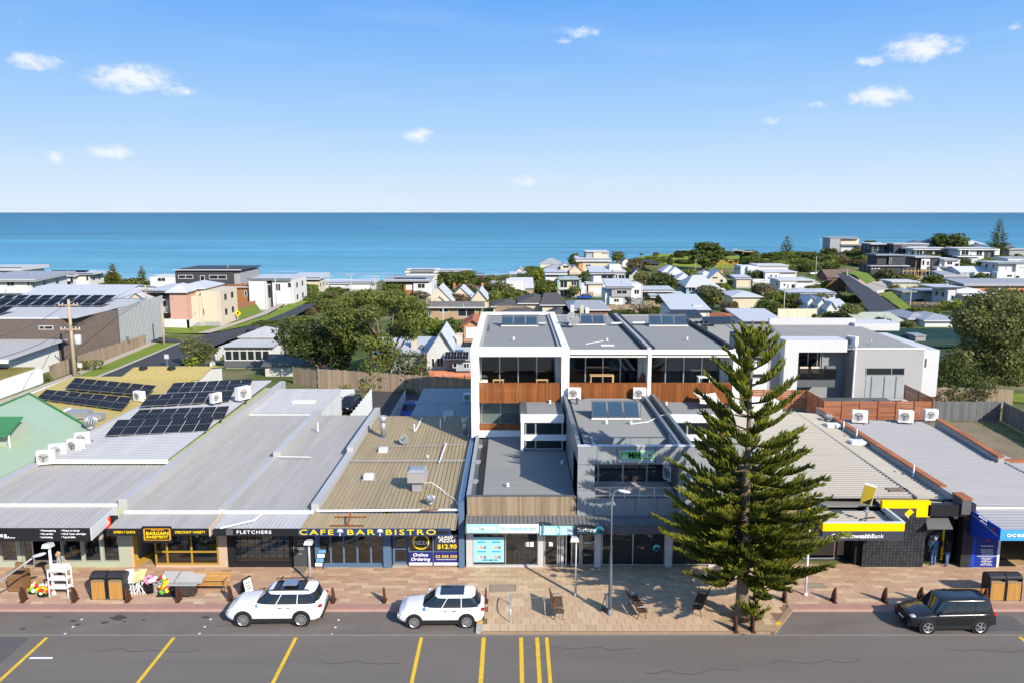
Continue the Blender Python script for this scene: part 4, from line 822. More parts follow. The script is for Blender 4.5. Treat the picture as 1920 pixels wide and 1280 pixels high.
ang=math.degrees(math.atan2(44.3-41.5,26.75-sx_))-180
textp('ocean grove',1843,971,42.9,3.6,lettw,ss,wpx=24,yaw=ang,shear=0);textp('pharmacy',1844,978.5,42.8,3.6,lettw,ss,wpx=20,yaw=ang)
m=MB();m.box(X0(1817),X0(1829),YF-.06,YF+.3,.1,3.5);m.obj('pier',blue,ph)
pn=MB().box(X0(1830.5),X0(1871),YF,YF+.12,.1,2.9).obj('wall_panel',M('deep_blue_panel',(.012,.035,.25),.4),ph);MB().px(1833,999,1863,1005,YF-.02,.02).obj('strip',ltgrey,pn)
textp('health services',1851,1022.5,YF,2.6,lettw,pn,wpx=23,bold=.02)
for i,s_ in enumerate(('drug specialists','diabetes management','blood pressure','vaccinations')):textp('• '+s_,1850,1029+3*i,YF,2.0,lettw,pn,wpx=24-i%2*2)
MB().px(1832,1041.3,1870,1042,YF-.01,.012).obj('rule',lettw,pn)
for i,s_ in enumerate(('• weight management','programs','• podiatry services','• health and body','fitness')):textp(s_,1849,1045+3.2*i,YF,2.0,lettw,pn,wpx=22-i%2*6)
redm=M('red_emblem',(.6,.03,.05),.5)
def cross(px_,py_,Y,s,par):
 c=at(px_,py_,Y);m=MB();m.prism([c+Vector(v)*s for v in((-1,0,0),(-.25,0,.25),(0,0,1),(.25,0,.25),(1,0,0),(.25,0,-.25),(0,0,-1),(-.25,0,-.25))],(0,-.02,0));m.obj('emblem',redm,par)
cross(1851,1012,YF-.01,.15,pn);cross(1863,992,41.9,.15,ss)
m=MB();m.box(X0(1871.5),X0(1876),YF-.02,YF+.2,.1,2.6);m.box(sx_+.2,px1,YF,YF+.2,2.6,3.4);m.obj('wall',offwhite,ph)
win(ph,X0(1960),px1,.14,2.5,YF+.04,steel,seeglass,fw=.07)
room(ph,X0(1876),px1,YF+.2,YF+6,.1,3.2,M('pharmacy_wall',(.35,.28,.2),.9),M('pharmacy_floor',(.42,.29,.15),.35))
for px_ in(1884,1897,1910):pass
m=MB();m.box(X0(1880),X0(1912),YF+.1,YF+1.2,.1,.125);tag(m.obj('doormat',black),'black doormat inside the pharmacy entrance','doormat')
m=MB();m.hexa([(33.6,53,3.2),(34,53,3.2),(35.1,63.4,3.2),(34.7,63.4,3.2),(33.6,53,3.95),(34,53,3.95),(35.1,63.4,4.0),(34.7,63.4,4.0)]);m.obj('parapet',MATS['rendered_parapet'],ph)
for k in range(14):
 y0=53.1+k*.73;x0=33.8+(y0-53)/10.4*1.1;MB().hexa([(x0-.22,y0,4.0),(x0+.24,y0,4.0),(x0+.31,y0+.7,4.0),(x0-.15,y0+.7,4.0),(x0-.22,y0,4.09),(x0+.24,y0,4.09),(x0+.31,y0+.7,4.09),(x0-.15,y0+.7,4.09)]).obj('capping_brick',capm,ph)
rb=T('rear_building','low flat roofed building with orange capped wall at the edge of the vacant lot','building',(38,52,0))
MB().box(34.1,44,46,53.5,0,3.3).obj('wall',MATS['rendered_parapet'],rb);MB().box(34.4,44,46.2,53.2,3.302,3.36).obj('roof',concrete,rb);MB().box(34.05,44.1,53.2,53.6,3.302,3.75).obj('parapet',capm,rb);MB().box(34.05,34.4,46,53.19,3.302,3.7).obj('parapet',MATS['rendered_parapet'],rb)
m=MB();m.lathe((37,50,3.36),[(.07,0),(.07,.9),(.13,.95),(.1,1.05),(0,1.08)],8);m.obj('flue',steel,rb)
# -- air conditioner condensers
acw=M('condenser_white',(.72,.7,.66),.5,var=.06)
fan=M('fan_grille',(.3,.29,.28),.6)
def condenser(loc,yaw,lab,s=1.,group='air conditioner units on the roofs'):
 t=T('air_conditioner',lab,'air conditioner',loc,group)
 w,d,h=.86*s,.34*s,.72*s
 x,y,z=loc
 MB().box(x-w/2,x+w/2,y-d/2,y+d/2,z+.08,z+.08+h).obj('case',acw,t)
 g=MB();c=Vector((x-.1*s,y-d/2-.001,z+.08+h/2));n=18
 g.lathe(c,[(.27*s,0),(.27*s,.012),(0,.012)],n,Vector((0,-1,0)));gr=g.obj('grille',fan,t)
 r=MB();r.tube([c+Vector((.29*s*math.cos(2*math.pi*k/n),-.01,.29*s*math.sin(2*math.pi*k/n)))for k in range(n+1)],.025*s,5);
 r.obj('ring',acw,t);b_=MB()
 for k in range(3):
  a=k*2.1+.4;b_.obox(c+Vector((.12*s*math.cos(a),-.02,.12*s*math.sin(a))),.22*s,.012,.06*s,Matrix.Rotation(-a,3,'Y'))
 b_.lathe(c+Vector((0,-.015,0)),[(.05*s,0),(.05*s,.015),(0,.02)],8,Vector((0,-1,0)));b_.obj('fan',dkgrey,gr)
 f=MB()
 for a in(-.3,.3):f.box(x+a*s-.04,x+a*s+.04,y-d/2-.06,y+d/2+.06,z,z+.08)
 f.obj('foot',dkgrey,t)
 p_=MB();p_.tube([(x+w/2,y,z+.3),(x+w/2+.12,y,z+.28),(x+w/2+.14,y+.05,z+.03),(x+w/2+.3,y+.3,z+.03)],.025,5);p_.obj('pipe',black,t)
 t.rotation_euler.z=rad(yaw);return t
for px_,py_,z,yw,s_,lab in((88,870,4.1,18,1.25,'white air conditioner on the grey roof by the green roof, nearest of four'),(110,857,4.1,20,1.25,'white air conditioner on the grey roof, second nearest by the green roof'),(143,848,4.15,-14,1.25,'squat air conditioner with a brownish grille beside the pale green roof'),(156,833,4.3,22,1.15,'white air conditioner farthest back of four beside the green roof'),(262,752,4.2,-22,1.2,'air conditioner between the mustard roof and the solar panels'),(405,755,4.9,58,1.1,'small air conditioner by the near grey solar array'),(456,749,4.9,58,1.5,'air conditioner standing alone right of the upper grey solar array'),(1077,748,7.16,-4,1.1,'air conditioner under the timber balcony by the left end of the grey office roof'),(1199,748,7.16,-4,1.1,'air conditioner under the timber balcony by the right end of the grey office roof'),(1258,902,4.5,-62,1.3,'air conditioner on the front balcony of the grey office'),(1611,792,3.85,-14,1.35,'air conditioner on the pharmacy roof by the parapet, leftmost of three'),(1697,792,3.75,-14,1.35,'air conditioner on the pharmacy roof, in the middle of three'),(1744,788,3.7,0,1.25,'air conditioner on the pharmacy roof, rightmost of three by the red fence')):
 p=on(px_,py_,z);condenser(p,yw,lab,s_)
p=on(905,717,7.3);p=at(906,718,59.0);condenser((p.x,59.0,7.29),70,'slim air conditioner at the left end of the top balcony',1.1)
# -- vents, dish, cooler on the cafe roof
def flue(px_,py_,z,h,r,lab,mat=gal):
 b_=on(px_,py_,z);t=T('exhaust_flue',lab,'flue',b_)
 MB().lathe(b_,[(r,0),(r*.95,h*.35),(r*1.05,h*.36),(r,h*.7)],12).obj('duct',mat,t,True);MB().lathe(b_+Vector((0,0,h*.7)),[(r,0),(r*1.45,h*.1),(r*1.5,h*.28),(r*1.3,h*.28),(r*1.2,h*.2),(0,h*.2)],14).obj('cowl',mat,t,True)
 MB().obox(b_+Vector((0,0,.03)),r*3.2,r*3.2,.06).obj('base_plate',mat,t);return t
flue(719,820,3.75,1.75,.2,'tall galvanised exhaust flue at the left rear of the mustard cafe roof');flue(872,815,3.75,1.45,.2,'galvanised flue in shade at the right rear of the cafe roof')
def turbine(px_,py_,z,r,lab):
 b_=on(px_,py_,z);t=T('roof_ventilator',lab,'roof ventilator',b_)
 MB().lathe(b_,[(r*.7,0),(r*.62,r*.5),(0,r*.5)],12).obj('collar',gal,t,True);g=MB()
 for k in range(16):
  a=2*math.pi*k/16;pts_=[]
  for j in range(6):
   th=math.pi*(.12+.78*j/5);pts_.append(b_+Vector((r*1.15*math.sin(th)*math.cos(a+j*.1),r*1.15*math.sin(th)*math.sin(a+j*.1),r*1.35-r*.85*math.cos(th))))
  g.tube(pts_,r*.14,4)
 g.obj('vanes',gal,t);MB().ball(b_+Vector((0,0,r*1.35)),(r*.95,r*.95,r*.75),12).obj('core',dkgrey,t,True);MB().lathe(b_+Vector((0,0,r*2.1)),[(r*.55,0),(r*.3,r*.12),(0,r*.14)],12).obj('cap',gal,t,True);return t
turbine(807,944,3.6,.24,'mushroom ventilator near the front of the mustard cafe roof');turbine(170,803,4.5,.42,'round metal ventilator behind the pale green roof');turbine(1553,789,3.9,.26,'small round ventilator on the cream bank roof')
b_=on(783,918,3.6);t=T('evaporative_cooler','boxy evaporative cooler on a square duct on the mustard cafe roof','cooler',b_)
MB().box(b_.x-.3,b_.x+.3,b_.y-.3,b_.y+.3,b_.z,b_.z+.65).obj('duct',gal,t);bh=M('cooler_body',(.3,.28,.27),.6,var=.15)
MB().box(b_.x-.56,b_.x+.56,b_.y-.56,b_.y+.56,b_.z+.65,b_.z+1.3).obj('body',bh,t);MB().hexa([(b_.x-.6,b_.y-.6,b_.z+1.3),(b_.x+.6,b_.y-.6,b_.z+1.3),(b_.x+.6,b_.y+.6,b_.z+1.3),(b_.x-.6,b_.y+.6,b_.z+1.3),(b_.x-.42,b_.y-.42,b_.z+1.46),(b_.x+.42,b_.y-.42,b_.z+1.46),(b_.x+.42,b_.y+.42,b_.z+1.46),(b_.x-.42,b_.y+.42,b_.z+1.46)]).obj('lid',gal,t)
g=MB()
for k in range(9):
 z=b_.z+.7+k*.066;g.box(b_.x-.52,b_.x+.52,b_.y-.585,b_.y-.56,z,z+.03);g.box(b_.x+.56,b_.x+.585,b_.y-.52,b_.y+.52,z,z+.03)
g.obj('louvre',M('louvre_grey',(.42,.4,.38),.6),t,kind='stuff')
m=MB();P_=[b_+Vector(v)for v in((.35,-.2,.5),(.9,-.3,.62),(1.6,-.5,.2),(1.9,-.9,.05),(2.4,-1.6,.05),(2.7,-2.6,.05),(3.0,-3.3,.1))];m.tube(P_,.022,5);m.obj('hose',gutw,t)
for px_,py_,lab in((719,847,'white cube skylight farther back on the mustard cafe roof'),(692,897,'white cube skylight nearer the street on the mustard cafe roof')):
 b_=on(px_,py_,3.65);o=T('roof_skylight',lab,'skylight',b_);MB().box(b_.x-.3,b_.x+.3,b_.y-.3,b_.y+.3,b_.z,b_.z+.32).obj('upstand',offwhite,o);MB().box(b_.x-.45,b_.x+.45,b_.y-.4,b_.y+.4,b_.z-.02,b_.z+.05).obj('flashing',gal,o)
def dish(loc,r,aim,lab,mat=None,arm=.8):
 t=T('satellite_dish',lab,'satellite dish',loc);l=Vector(loc);a=Vector(aim).normalized()
 c=l+Vector((0,0,arm));n=18
 MB().lathe(c,[(0,0),(r*.35,r*.05),(r*.7,r*.14),(r,r*.28),(r*1.02,r*.27),(r*.7,r*.1),(r*.3,0),(0,-.02)],n,a).obj('reflector',mat or M('dish_grey',(.19,.2,.2),.6),t,True)
 m=MB();m.tube([l,l+Vector((0,0,arm*.9))],.03,6);m.tube([c+Vector((0,0,-r)),c+a*r*1.2],.02,5);m.obj('mast',gal,t);MB().obox(c+a*r*1.2,.1,.1,.12).obj('receiver',dkgrey,t)
dish(on(757,832,3.75),.36,(.2,-.75,.5),'small satellite dish on the mustard cafe roof',arm=.35)
dish(on(1073,614,10.7)+Vector((0,0,0)),.62,(.3,-.7,.6),'large grey satellite dish on the middle apartment roof',arm=.7)
m=MB()
for px_,py_,h in((777,808,.6),(826,803,.8),(834,790,.5),(802,857,.2)):b_=on(px_,py_,3.8);MB().tube([b_,b_+Vector((0,0,h))],.05,6).obj('vent_pipe',gutw,s4)
tr_=MB()
for a,b2 in(((791,783),(779,806)),((836,830),(824,865))):tr_.tube([on(*a,3.86),on(*b2,3.84)],.07,4)
tr_.obj('flashing',gutw,s4)
def collectors(a,b,n,py0,py1,zroof,lab,rise=1.35,run=1.0,par=None):
 p=on(a,py1,zroof);q_=on(b,py1,zroof);t=T('solar_collector',lab,'solar collector',((p.x+q_.x)/2,p.y,zroof),'solar hot water collectors')
 w=(q_.x-p.x)/n;zt_=at((a+b)/2,py0,p.y+run).z
 for k in range(n):
  x0,x1=p.x+k*w+.03,p.x+(k+1)*w-.03
  o=MB().slab([(x0,p.y,zroof+.14),(x1,p.y,zroof+.14),(x1,p.y+run,zt_),(x0,p.y+run,zt_)],.08).obj('panel',dkgrey,t);e=.05
  MB().slab([(x0+e,p.y+e,zroof+.14+e*1.2+.012),(x1-e,p.y+e,zroof+.14+e*1.2+.012),(x1-e,p.y+run-e,zt_-e*1.2+.012),(x0+e,p.y+run-e,zt_-e*1.2+.012)],.006).obj('glass',collector,o)
 m=MB();m.box(p.x-.05,q_.x+.05,p.y-.08,p.y-.01,zroof+.02,zroof+.12);m.obj('rail',offwhite,t)
 for x in(p.x+.1,q_.x-.1):MB().tube([(x,p.y+run*.97,zt_-.1),(x,p.y+run*1.15,zroof+.02),(x,p.y,zroof+.04)],.03,4).obj('leg',steel,t)
 m=MB();m.tube([(q_.x,p.y+run,zt_),(q_.x+.12,p.y+run,zt_),(q_.x+.14,p.y+run*.5,(zroof+zt_)/2),(q_.x+.05,p.y+.1,zroof+.1)],.025,5);m.obj('pipe',dkgrey,t)
collectors(940,1008,3,590,612.5,10.7,'solar hot water collector on the left apartment roof inside the white edge');collectors(1067,1134,3,588,610,10.7,'solar hot water collector behind the satellite dish on the middle apartment roof');collectors(1218,1289,3,589,612,10.7,'solar hot water collector on the right apartment roof');collectors(1110,1200,3,750,786,7.14,'large solar hot water collector on the grey office roof')
for a,b2,z in(((1010,609),(1023,609),10.75),((1146,609),(1166,609),10.75),((1186,608),(1210,608),10.75)):
 p=on(*a,z);q_=on(*b2,z);m=MB();m.tube([p+Vector((0,0,.12)),q_+Vector((0,0,.12))],.14,8);tag(m.obj('storage_tank',steel),{1010:'steel tube tank beside the left collector',1146:'steel tube tank right of the dish on the middle roof',1186:'steel tube tank left of the right collector'}[a[0]]+' on the apartment roof','tank')
VL=[(963,637,'bright twin vent on the left apartment roof'),(1138,639,'white vent with a cable on the middle apartment roof'),(1288,637,'bright twin vent on the right apartment roof'),(1137,793,'white vent at the foot of the large office collector'),(1183,794,'white vent with pipe on the office roof'),(1031,755,'small vent on the left projecting room roof'),(1249,758,'small vent on the right projecting room roof'),(952,911,'small vent on the lower grey roof behind the timber parapet'),(1054,868,'bright vent on the lower grey roof in shade')]
for px_,py_,lab in VL:
 z=10.7 if py_<650 else(7.14 if 1100<px_<1200 else(6.84 if py_<800 else 4.22));b_=on(px_,py_,z);vent(b_.x,b_.y,z,lab,.07,.14,offwhite)
m=MB();P_=[on(1184,794,7.17),on(1215,790,7.17),on(1240,778,7.3),on(1255,775,7.5)];m.tube(P_,.03,5);tag(m.obj('pipe',gutw),'white pipe bending across the grey office roof','pipe')
m=MB();m.tube([on(1098,645,10.72),on(1132,639,10.75)],.025,4);m.box(*(lambda p:(p.x-.5,p.x+.5,p.y-.1,p.y+.1,10.7,10.78))(on(1139,648,10.7)));tag(m.obj('cable',gutw),'white cable lying on the middle apartment roof','cable')
for px_,py_,lab in((916,619,'dark pipe vent on the left apartment roof'),(1082,757,'dark pipe vent by the office roof condenser'),(1205,754,'dark pipe vent near the right office roof condenser')):
 z=10.7 if py_<650 else 7.14;b_=on(px_,py_,z);vent(b_.x,b_.y,z,lab,.08,.4,dkgrey)
 # -- solar arrays on the left roofs
def solar(cs,n,lab,lift=.25,rows=1,halves=2,group='dark solar arrays on the left roofs',cells=5):
 P_=[Vector(c)for c in cs]
 base=(P_[2]+P_[3])/2;t=T('solar_array',lab,'solar panels',base,group);nn=(P_[1]-P_[0]).cross(P_[3]-P_[0]).normalized();nn=nn if nn.z>0 else-nn
 def bi(u,v):return P_[0].lerp(P_[1],u).lerp(P_[3].lerp(P_[2],u),v)
 for r in range(rows):
  for k in range(n):
   u0,u1=k/n+.006,(k+1)/n-.006;v0,v1=r/rows+.006,(r+1)/rows-.006
   o=MB().slab([bi(u0,v0),bi(u1,v0),bi(u1,v1),bi(u0,v1)],.04).obj('panel',M('panel_frame',(.2,.2,.21),.5,.3),t);g=MB()
   for h in range(halves):
    for c in range(cells):
     a0=u0+(u1-u0)*(c+.05)/cells;a1=u0+(u1-u0)*(c+.95)/cells;b0=v0+(v1-v0)*(h+.03)/halves;b1=v0+(v1-v0)*(h+.97)/halves
     g.add([bi(a0,b0)+nn*.008,bi(a1,b0)+nn*.008,bi(a1,b1)+nn*.008,bi(a0,b1)+nn*.008],[(0,1,2,3)])
   g.obj('cell',panel_glass,o,kind='stuff')
 m=MB()
 for k in range(0,n+1,2):
  q_=bi(min(k/n+.02,.98),.05);m.tube([q_-Vector((0,0,.04)),q_-Vector((0,0,lift+.3))],.03,4)
 m.obj('leg',steel,t);return t
def onq(l,zf,zn):return[on(l[0][0],l[0][1],zf),on(l[1][0],l[1][1],zf),on(l[2][0],l[2][1],zn),on(l[3][0],l[3][1],zn)]
solar(onq([(325,717),(475,709),(467,730),(310,736)],5.25,5.0),7,'long solar array farthest up the pale roof, near the white sheds');solar(onq([(280,739),(440,731),(429,752),(261,761)],5.1,4.85),7,'solar array second from the top of the pale roof')
solar(onq([(261,767),(431,760),(420,785),(242,785)],5.0,4.75),7,'solar array third from the top of the pale roof');solar(onq([(220,786),(404,780),(389,807),(196,816)],4.9,4.65),7,'solar array lowest on the pale roof, nearest the street')
solar(onq([(141,707),(294,722),(277,740),(121,727)],4.95,4.6),7,'upper solar array on the mustard roof');solar(onq([(86,729),(249,744),(230,767),(67,746)],4.75,4.4),7,'lower solar array on the mustard roof')
# -- cars
tyre_m=M('tyre_rubber',(.015,.015,.016),.85);rim_m=M('alloy_rim',(.5,.51,.52),.3,.8,var=.05);redlamp=M('red_lamp',(.35,.012,.015),.2);clearlamp=M('clear_lamp',(.5,.52,.54),.1,.3);carglass=M('car_glass',(.012,.014,.016),.04,spec=.9,var=.1);trimm=M('car_trim',(.02,.02,.022),.6)
def car(loc,yaw,lab,L,W,Ht,paint,xa,xb,xc,xd,belt,hood,nose,sup=5,wb=None,r=.36,wheel0=None,roof_mat=None,rack=False,clad=True,group=None,spokes=10):
 t=T('car',lab,'car',(0,0,0),group);hw=W/2;zb=.24
 wf=wheel0 if wheel0 is not None else-L/2+.88;wr=wf+(wb or 2.65)
 def plan(x):
  u=abs(x)/(L/2);k=max(0,(u-.62)/.38);return hw*(1-.2*k**2.4)
 def top(x):
  f=(x+L/2)/L;pts_=[(0,nose),(.03,nose+.12),(.1,hood-.05),((xa+L/2)/L,hood+.02),((xa+L/2)/L+.06,belt),(.9,belt+.04),(.985,belt+.0),(1.,belt-.1)]
  for(a,za),(b_,zb2)in zip(pts_,pts_[1:]):
   if f<=b_:q_=(f-a)/max(1e-6,b_-a);q_=q_*q_*(3-2*q_);return za+(zb2-za)*q_
  return belt-.1
 xs=[-L/2+L*k/44 for k in range(45)];rings=[]
 def ring(x):
  w=plan(x);zt_=top(x);e=(abs(x)/(L/2));z0=zb+.14*max(0,(e-.8)/.2)**2
  return[(0,z0),(w-.2,z0),(w-.05,z0+.06),(w-.01,z0+.2),(w,z0+.36),(w-.005,zt_-.2),(w-.035,zt_-.1),(w-.1,zt_-.02),(w-.28,zt_+.015),(0,zt_+.035)]
 m=MB();vs=[]
 for x in xs:
  h=ring(x);vs+=[(x,-y,z)for y,z in h]+[(x,y,z)for y,z in reversed(h[1:-1])]
 k=len(vs)//45;fs=[(i*k+j,(i+1)*k+j,(i+1)*k+(j+1)%k,i*k+(j+1)%k)for i in range(44)for j in range(k)]+[tuple(range(k)),tuple(range(45*k-1,44*k-1,-1))]
 m.add(vs,fs);m.obj('body',paint,t,True)
 def skin(x,f,off):
  h=ring(x)[2:8];u=f*5;i=min(int(u),4);y=h[i][0]+(h[i+1][0]-h[i][0])*(u-i);z=h[i][1]+(h[i+1][1]-h[i][1])*(u-i);return y+off,z
 def P_(th,tt,sc=1.):
  c,s_=math.cos(th),math.sin(th);e=2/sup;x0=xa+(xc-xa)*tt;x1=xb+(xd-xb)*tt;w=(hw-.09)+(-.17)*tt**1.25
  x=(x0+x1)/2+(x1-x0)/2*sc*math.copysign(abs(c)**e,c);y=w*sc*math.copysign(abs(s_)**e,s_);return Vector((x,y,belt-.03+(Ht-.05-belt+.03)*tt))
 n=40;lv=[0,.25,.5,.75,.93,1.]
 m=MB();vs=[P_(2*math.pi*j/n,tt)for tt in lv for j in range(n)]+[P_(2*math.pi*j/n,1.,.93)+Vector((0,0,.03))for j in range(n)]+[P_(2*math.pi*j/n,1.,.5)+Vector((0,0,.055))for j in range(n)];q_=len(lv)+2
 m.add(vs,[(i*n+j,i*n+(j+1)%n,(i+1)*n+(j+1)%n,(i+1)*n+j)for i in range(q_-1)for j in range(n)]+[tuple(range((q_-1)*n,q_*n))]);m.obj('cabin',paint,t,True)
 def patch(name,th0,th1,t0,t1,mat,par=t,nn=8,so=1.006):
  m=MB();vs=[P_(th0+(th1-th0)*i/nn,t0+(t1-t0)*j/4,so)+Vector((0,0,.0))for j in range(5)for i in range(nn+1)]
  m.add(vs,[(j*(nn+1)+i,j*(nn+1)+i+1,(j+1)*(nn+1)+i+1,(j+1)*(nn+1)+i)for j in range(4)for i in range(nn)]);return m.obj(name,mat,par,True)
 def tx(f):return math.acos(max(-1,min(1,math.copysign(abs(f)**(sup/2),f))))
 ty=math.asin(.9**(sup/2));patch('windscreen',math.pi-ty,math.pi+ty,.05,.95,carglass);patch('rear_window',-ty,ty,.22,.95,carglass)
 for f0,f1 in((-.93,-.36),(-.33,.3),(.33,.9)):
  for sgn in(-1,1):patch('side_window',sgn*tx(f1),sgn*tx(f0),.1,.9,carglass)
 if roof_mat:
  m=MB();z=Ht+.015;a,b_=xc+.25,xd-.55;m.slab([(a,-hw+.42,z),(b_,-hw+.42,z),(b_,hw-.42,z),(a,hw-.42,z)],.05);m.obj('sunroof',roof_mat,t)
 for sgn in(-1,1):
  for x0,x1 in((xa+.28,(xa+xb)/2-.12),((xa+xb)/2-.1,wr-.42)):
   m=MB();N=6;vs=[]
   for j in range(N+1):
    for x in(x0,x1):y,z=skin(x,.32+.58*j/N,.006);vs.append((x,sgn*y,z))
   m.add(vs,[(2*j,2*j+1,2*j+3,2*j+2)for j in range(N)]);d=m.obj('door',paint,t,True)
   y,z=skin(x1-.2,.72,.02);MB().box(x1-.3,x1-.1,sgn*y-.015,sgn*y+.015,z-.015,z+.02).obj('handle',trimm,d)
  MB().ball((xa+.3,sgn*(hw+.09),belt+.1),(.1,.12,.085),10).obj('mirror',paint,t,True)
  y,z=skin(-L/2+.16,.75,0);
  MB().ball((-L/2+.2,sgn*(plan(-L/2+.2)-.13),nose+.06),(.17,.16,.075),10).obj('headlight',clearlamp,t,True)
  MB().ball((L/2-.1,sgn*(plan(L/2-.1)-.1),belt-.12),(.14,.14,.09),10).obj('taillight',redlamp,t,True)
  if clad:
   m=MB();m.box(wf+r+.04,wr-r-.04,sgn*(hw-.04)-.03,sgn*(hw-.04)+.05,zb-.02,zb+.2);m.obj('sill_trim',trimm,t)
 MB().box(-L/2-.02,-L/2+.12,-hw*.45,hw*.45,nose-.22,nose+.02).obj('grille',trimm,t);MB().box(-L/2+.0,-L/2+.25,-hw*.78,hw*.78,zb+.1,zb+.3).obj('bumper',trimm,t);MB().box(L/2-.28,L/2+.015,-hw*.8,hw*.8,zb+.1,zb+.34).obj('bumper',trimm,t)
 MB().box(-L/2-.035,-L/2-.02,-.22,.22,nose-.3,nose-.2).obj('number_plate',whitep,t)
 for x in(wf,wr):
  for sgn in(-1,1):
   y0=plan(x)*sgn;ax=Vector((0,sgn,0));c=Vector((x,y0-.2*sgn,r))
   MB().lathe((x,y0-.02*sgn,r+.02),[(r+.075,0),(r+.085,.03),(r+.03,.035),(0,.032)],24,ax).obj('wheel_arch',trimm,t)
   tyr=MB().lathe(c,[(r*.6,0),(r*.93,0),(r,.04),(r,.19),(r*.94,.235),(r*.7,.24),(r*.66,.22)],26,ax).obj('wheel',tyre_m,t,True)
   g=MB();c2=c+ax*.232
   for q_ in range(spokes):
    a=2*math.pi*q_/spokes;u=Vector((math.cos(a),0,math.sin(a)));v_=Vector((-math.sin(a),0,math.cos(a)));w1,w2=.028,.042
    g.hexa([c2+u*.05-v_*w1,c2+u*.05+v_*w1,c2+u*r*.67+v_*w2,c2+u*r*.67-v_*w2]+[p+ax*.02 for p in(c2+u*.05-v_*w1,c2+u*.05+v_*w1,c2+u*r*.67+v_*w2,c2+u*r*.67-v_*w2)])
   g.lathe(c2,[(.075,0),(.07,.03),(0,.035)],12,ax);n2=24
   g.tube([c2+Vector((r*.7*math.cos(2*math.pi*j/n2),0,r*.7*math.sin(2*math.pi*j/n2)))+ax*.008 for j in range(n2+1)],.022,5);g.obj('rim',rim_m,tyr)
 if rack:
  for sgn in(-1,1):
   m=MB();m.tube([(xc+.1,sgn*(hw-.33),Ht+.02),(xc+.2,sgn*(hw-.33),Ht+.09),(xd-.35,sgn*(hw-.33),Ht+.09),(xd-.25,sgn*(hw-.33),Ht+.02)],.025,6);m.obj('roof_rail',trimm,t)
  for x in(xc+.45,xd-.65):m=MB();m.tube([(x,-hw+.25,Ht+.14),(x,hw-.25,Ht+.14)],.035,6);m.obj('cross_bar',trimm,t)
  m=MB();m.box(xc+.7,xd-.95,-.35,.3,Ht+.15,Ht+.2);m.obj('rack_tray',rim_m,t)
 t.location=loc;t.rotation_euler.z=rad(yaw);ORG[t]=Vector((0,0,0));return t
pwhite=M('white_car_paint',(.76,.77,.78),.22,var=.015,coat=.6);pblack=M('black_car_paint',(.012,.013,.014),.18,var=.05,coat=.7);pblue=M('blue_car_paint',(.015,.06,.3),.25,coat=.5);sungl=M('sunroof_glass',(.012,.012,.014),.08,spec=.7)
def carloc(pxa,pxb,py,W):
 a=on(pxa,py,0);b_=on(pxb,py,0);return Vector(((a.x+b_.x)/2,a.y+W/2,0))
l=carloc(458,564,1174,1.98);car((l.x+.02,l.y,0),1.0,'white four wheel drive with dark glass roof and roof rack parked at the kerb',4.85,1.98,1.74,pwhite,-.95,2.33,-.32,2.05,1.12,1.07,.72,5,2.92,.385,-1.5,sungl,True,spokes=10)
l=carloc(773,871,1177,1.84);car((l.x+.1,l.y,0),1.0,'small white SUV with sunroof parked before the paved build-out',4.38,1.84,1.6,pwhite,-.98,2.1,-.28,1.72,1.02,.98,.66,5,2.64,.345,-1.33,sungl,False,spokes=9)
l=carloc(1735,1833,1187,1.78);car((l.x+.08,l.y,0),1.0,'black boxy four wheel drive with glossy reflecting sides parked near the bank',4.41,1.78,1.66,pblack,-1.0,2.12,-.55,1.95,1.02,.98,.8,8,2.635,.345,-1.32,None,False,spokes=5)  # one plain glossy black paint; yellow tones on it come from reflections
for px_,py_,pm,yw,lab in((770,782,pblue,80,'blue car parked between pale fences in the yard behind the cafe'),(656,768,pblack,75,'black car beside the white roofed shed in the rear yard'),(808,783,pwhite,85,'pale car mostly hidden behind the mustard cafe roof')):
 l=on(px_,py_,0);car((l.x,l.y,0),yw,lab,4.3,1.78,1.5,pm,-.9,1.9,-.3,1.5,.95,.9,.62,5,2.6,.33,-1.3,None,False)
 # -- street furniture
bolm=M('bollard_brown',(.075,.033,.022),.5,var=.15)
proto=None
def bollard(px_,py_,lab):
 global proto
 l=on(px_,py_,.1)
 if proto is None:
  t=T('bollard',lab,'bollard',(0,0,0),'brown fin bollards along the kerb')
  m=MB();m.prism([(-.045,-.05,.02),(-.045,.42,.02),(-.045,.4,.2),(-.045,.3,.45),(-.045,.17,.68),(-.045,.03,.86),(-.045,-.03,.86),(-.045,-.07,.6),(-.045,-.09,.3)],(.09,0,0));m.obj('fin',bolm,t)
  MB().box(-.12,.12,-.12,.46,0,.02).obj('base_plate',bolm,t);proto=t
 else:t=copy_tree(proto);t['label']=lab
 t.location=l
for a,b_,lab in((42,1128,'brown fin bollard in front of the timber crate bin, leftmost'),(138,1128,'brown fin bollard between the white display stand and the black bins'),(238,1128,'brown fin bollard right beside the right black and timber bin'),(333,1128,'brown fin bollard in front of the folded sun beds'),(430,1125,'brown fin bollard by the nose of the white four wheel drive'),(624,1129,'brown fin bollard at the tail of the white four wheel drive'),(720,1129,'brown fin bollard alone in front of the cafe door'),(911,1130,'brown fin bollard behind the small white SUV at the build-out'),(1472,1128,'brown fin bollard left of the white pole near the pine'),(1565,1129,'brown fin bollard in front of the bank glass door'),(1660,1129,'brown fin bollard in front of the black tiled bank wall'),(1727,1128,'brown fin bollard half hidden by the black four wheel drive'),(1848,1130,'brown fin bollard at the tail of the black four wheel drive'),(1380,1184,'brown fin bollard at the street side of the pine, left one'),(1412,1184,'brown fin bollard at the street side of the pine, right one'),(1417,1126,'brown fin bollard behind the pine trunk')):bollard(a,b_,lab)
binb=M('bin_black',(.03,.03,.033),.45)
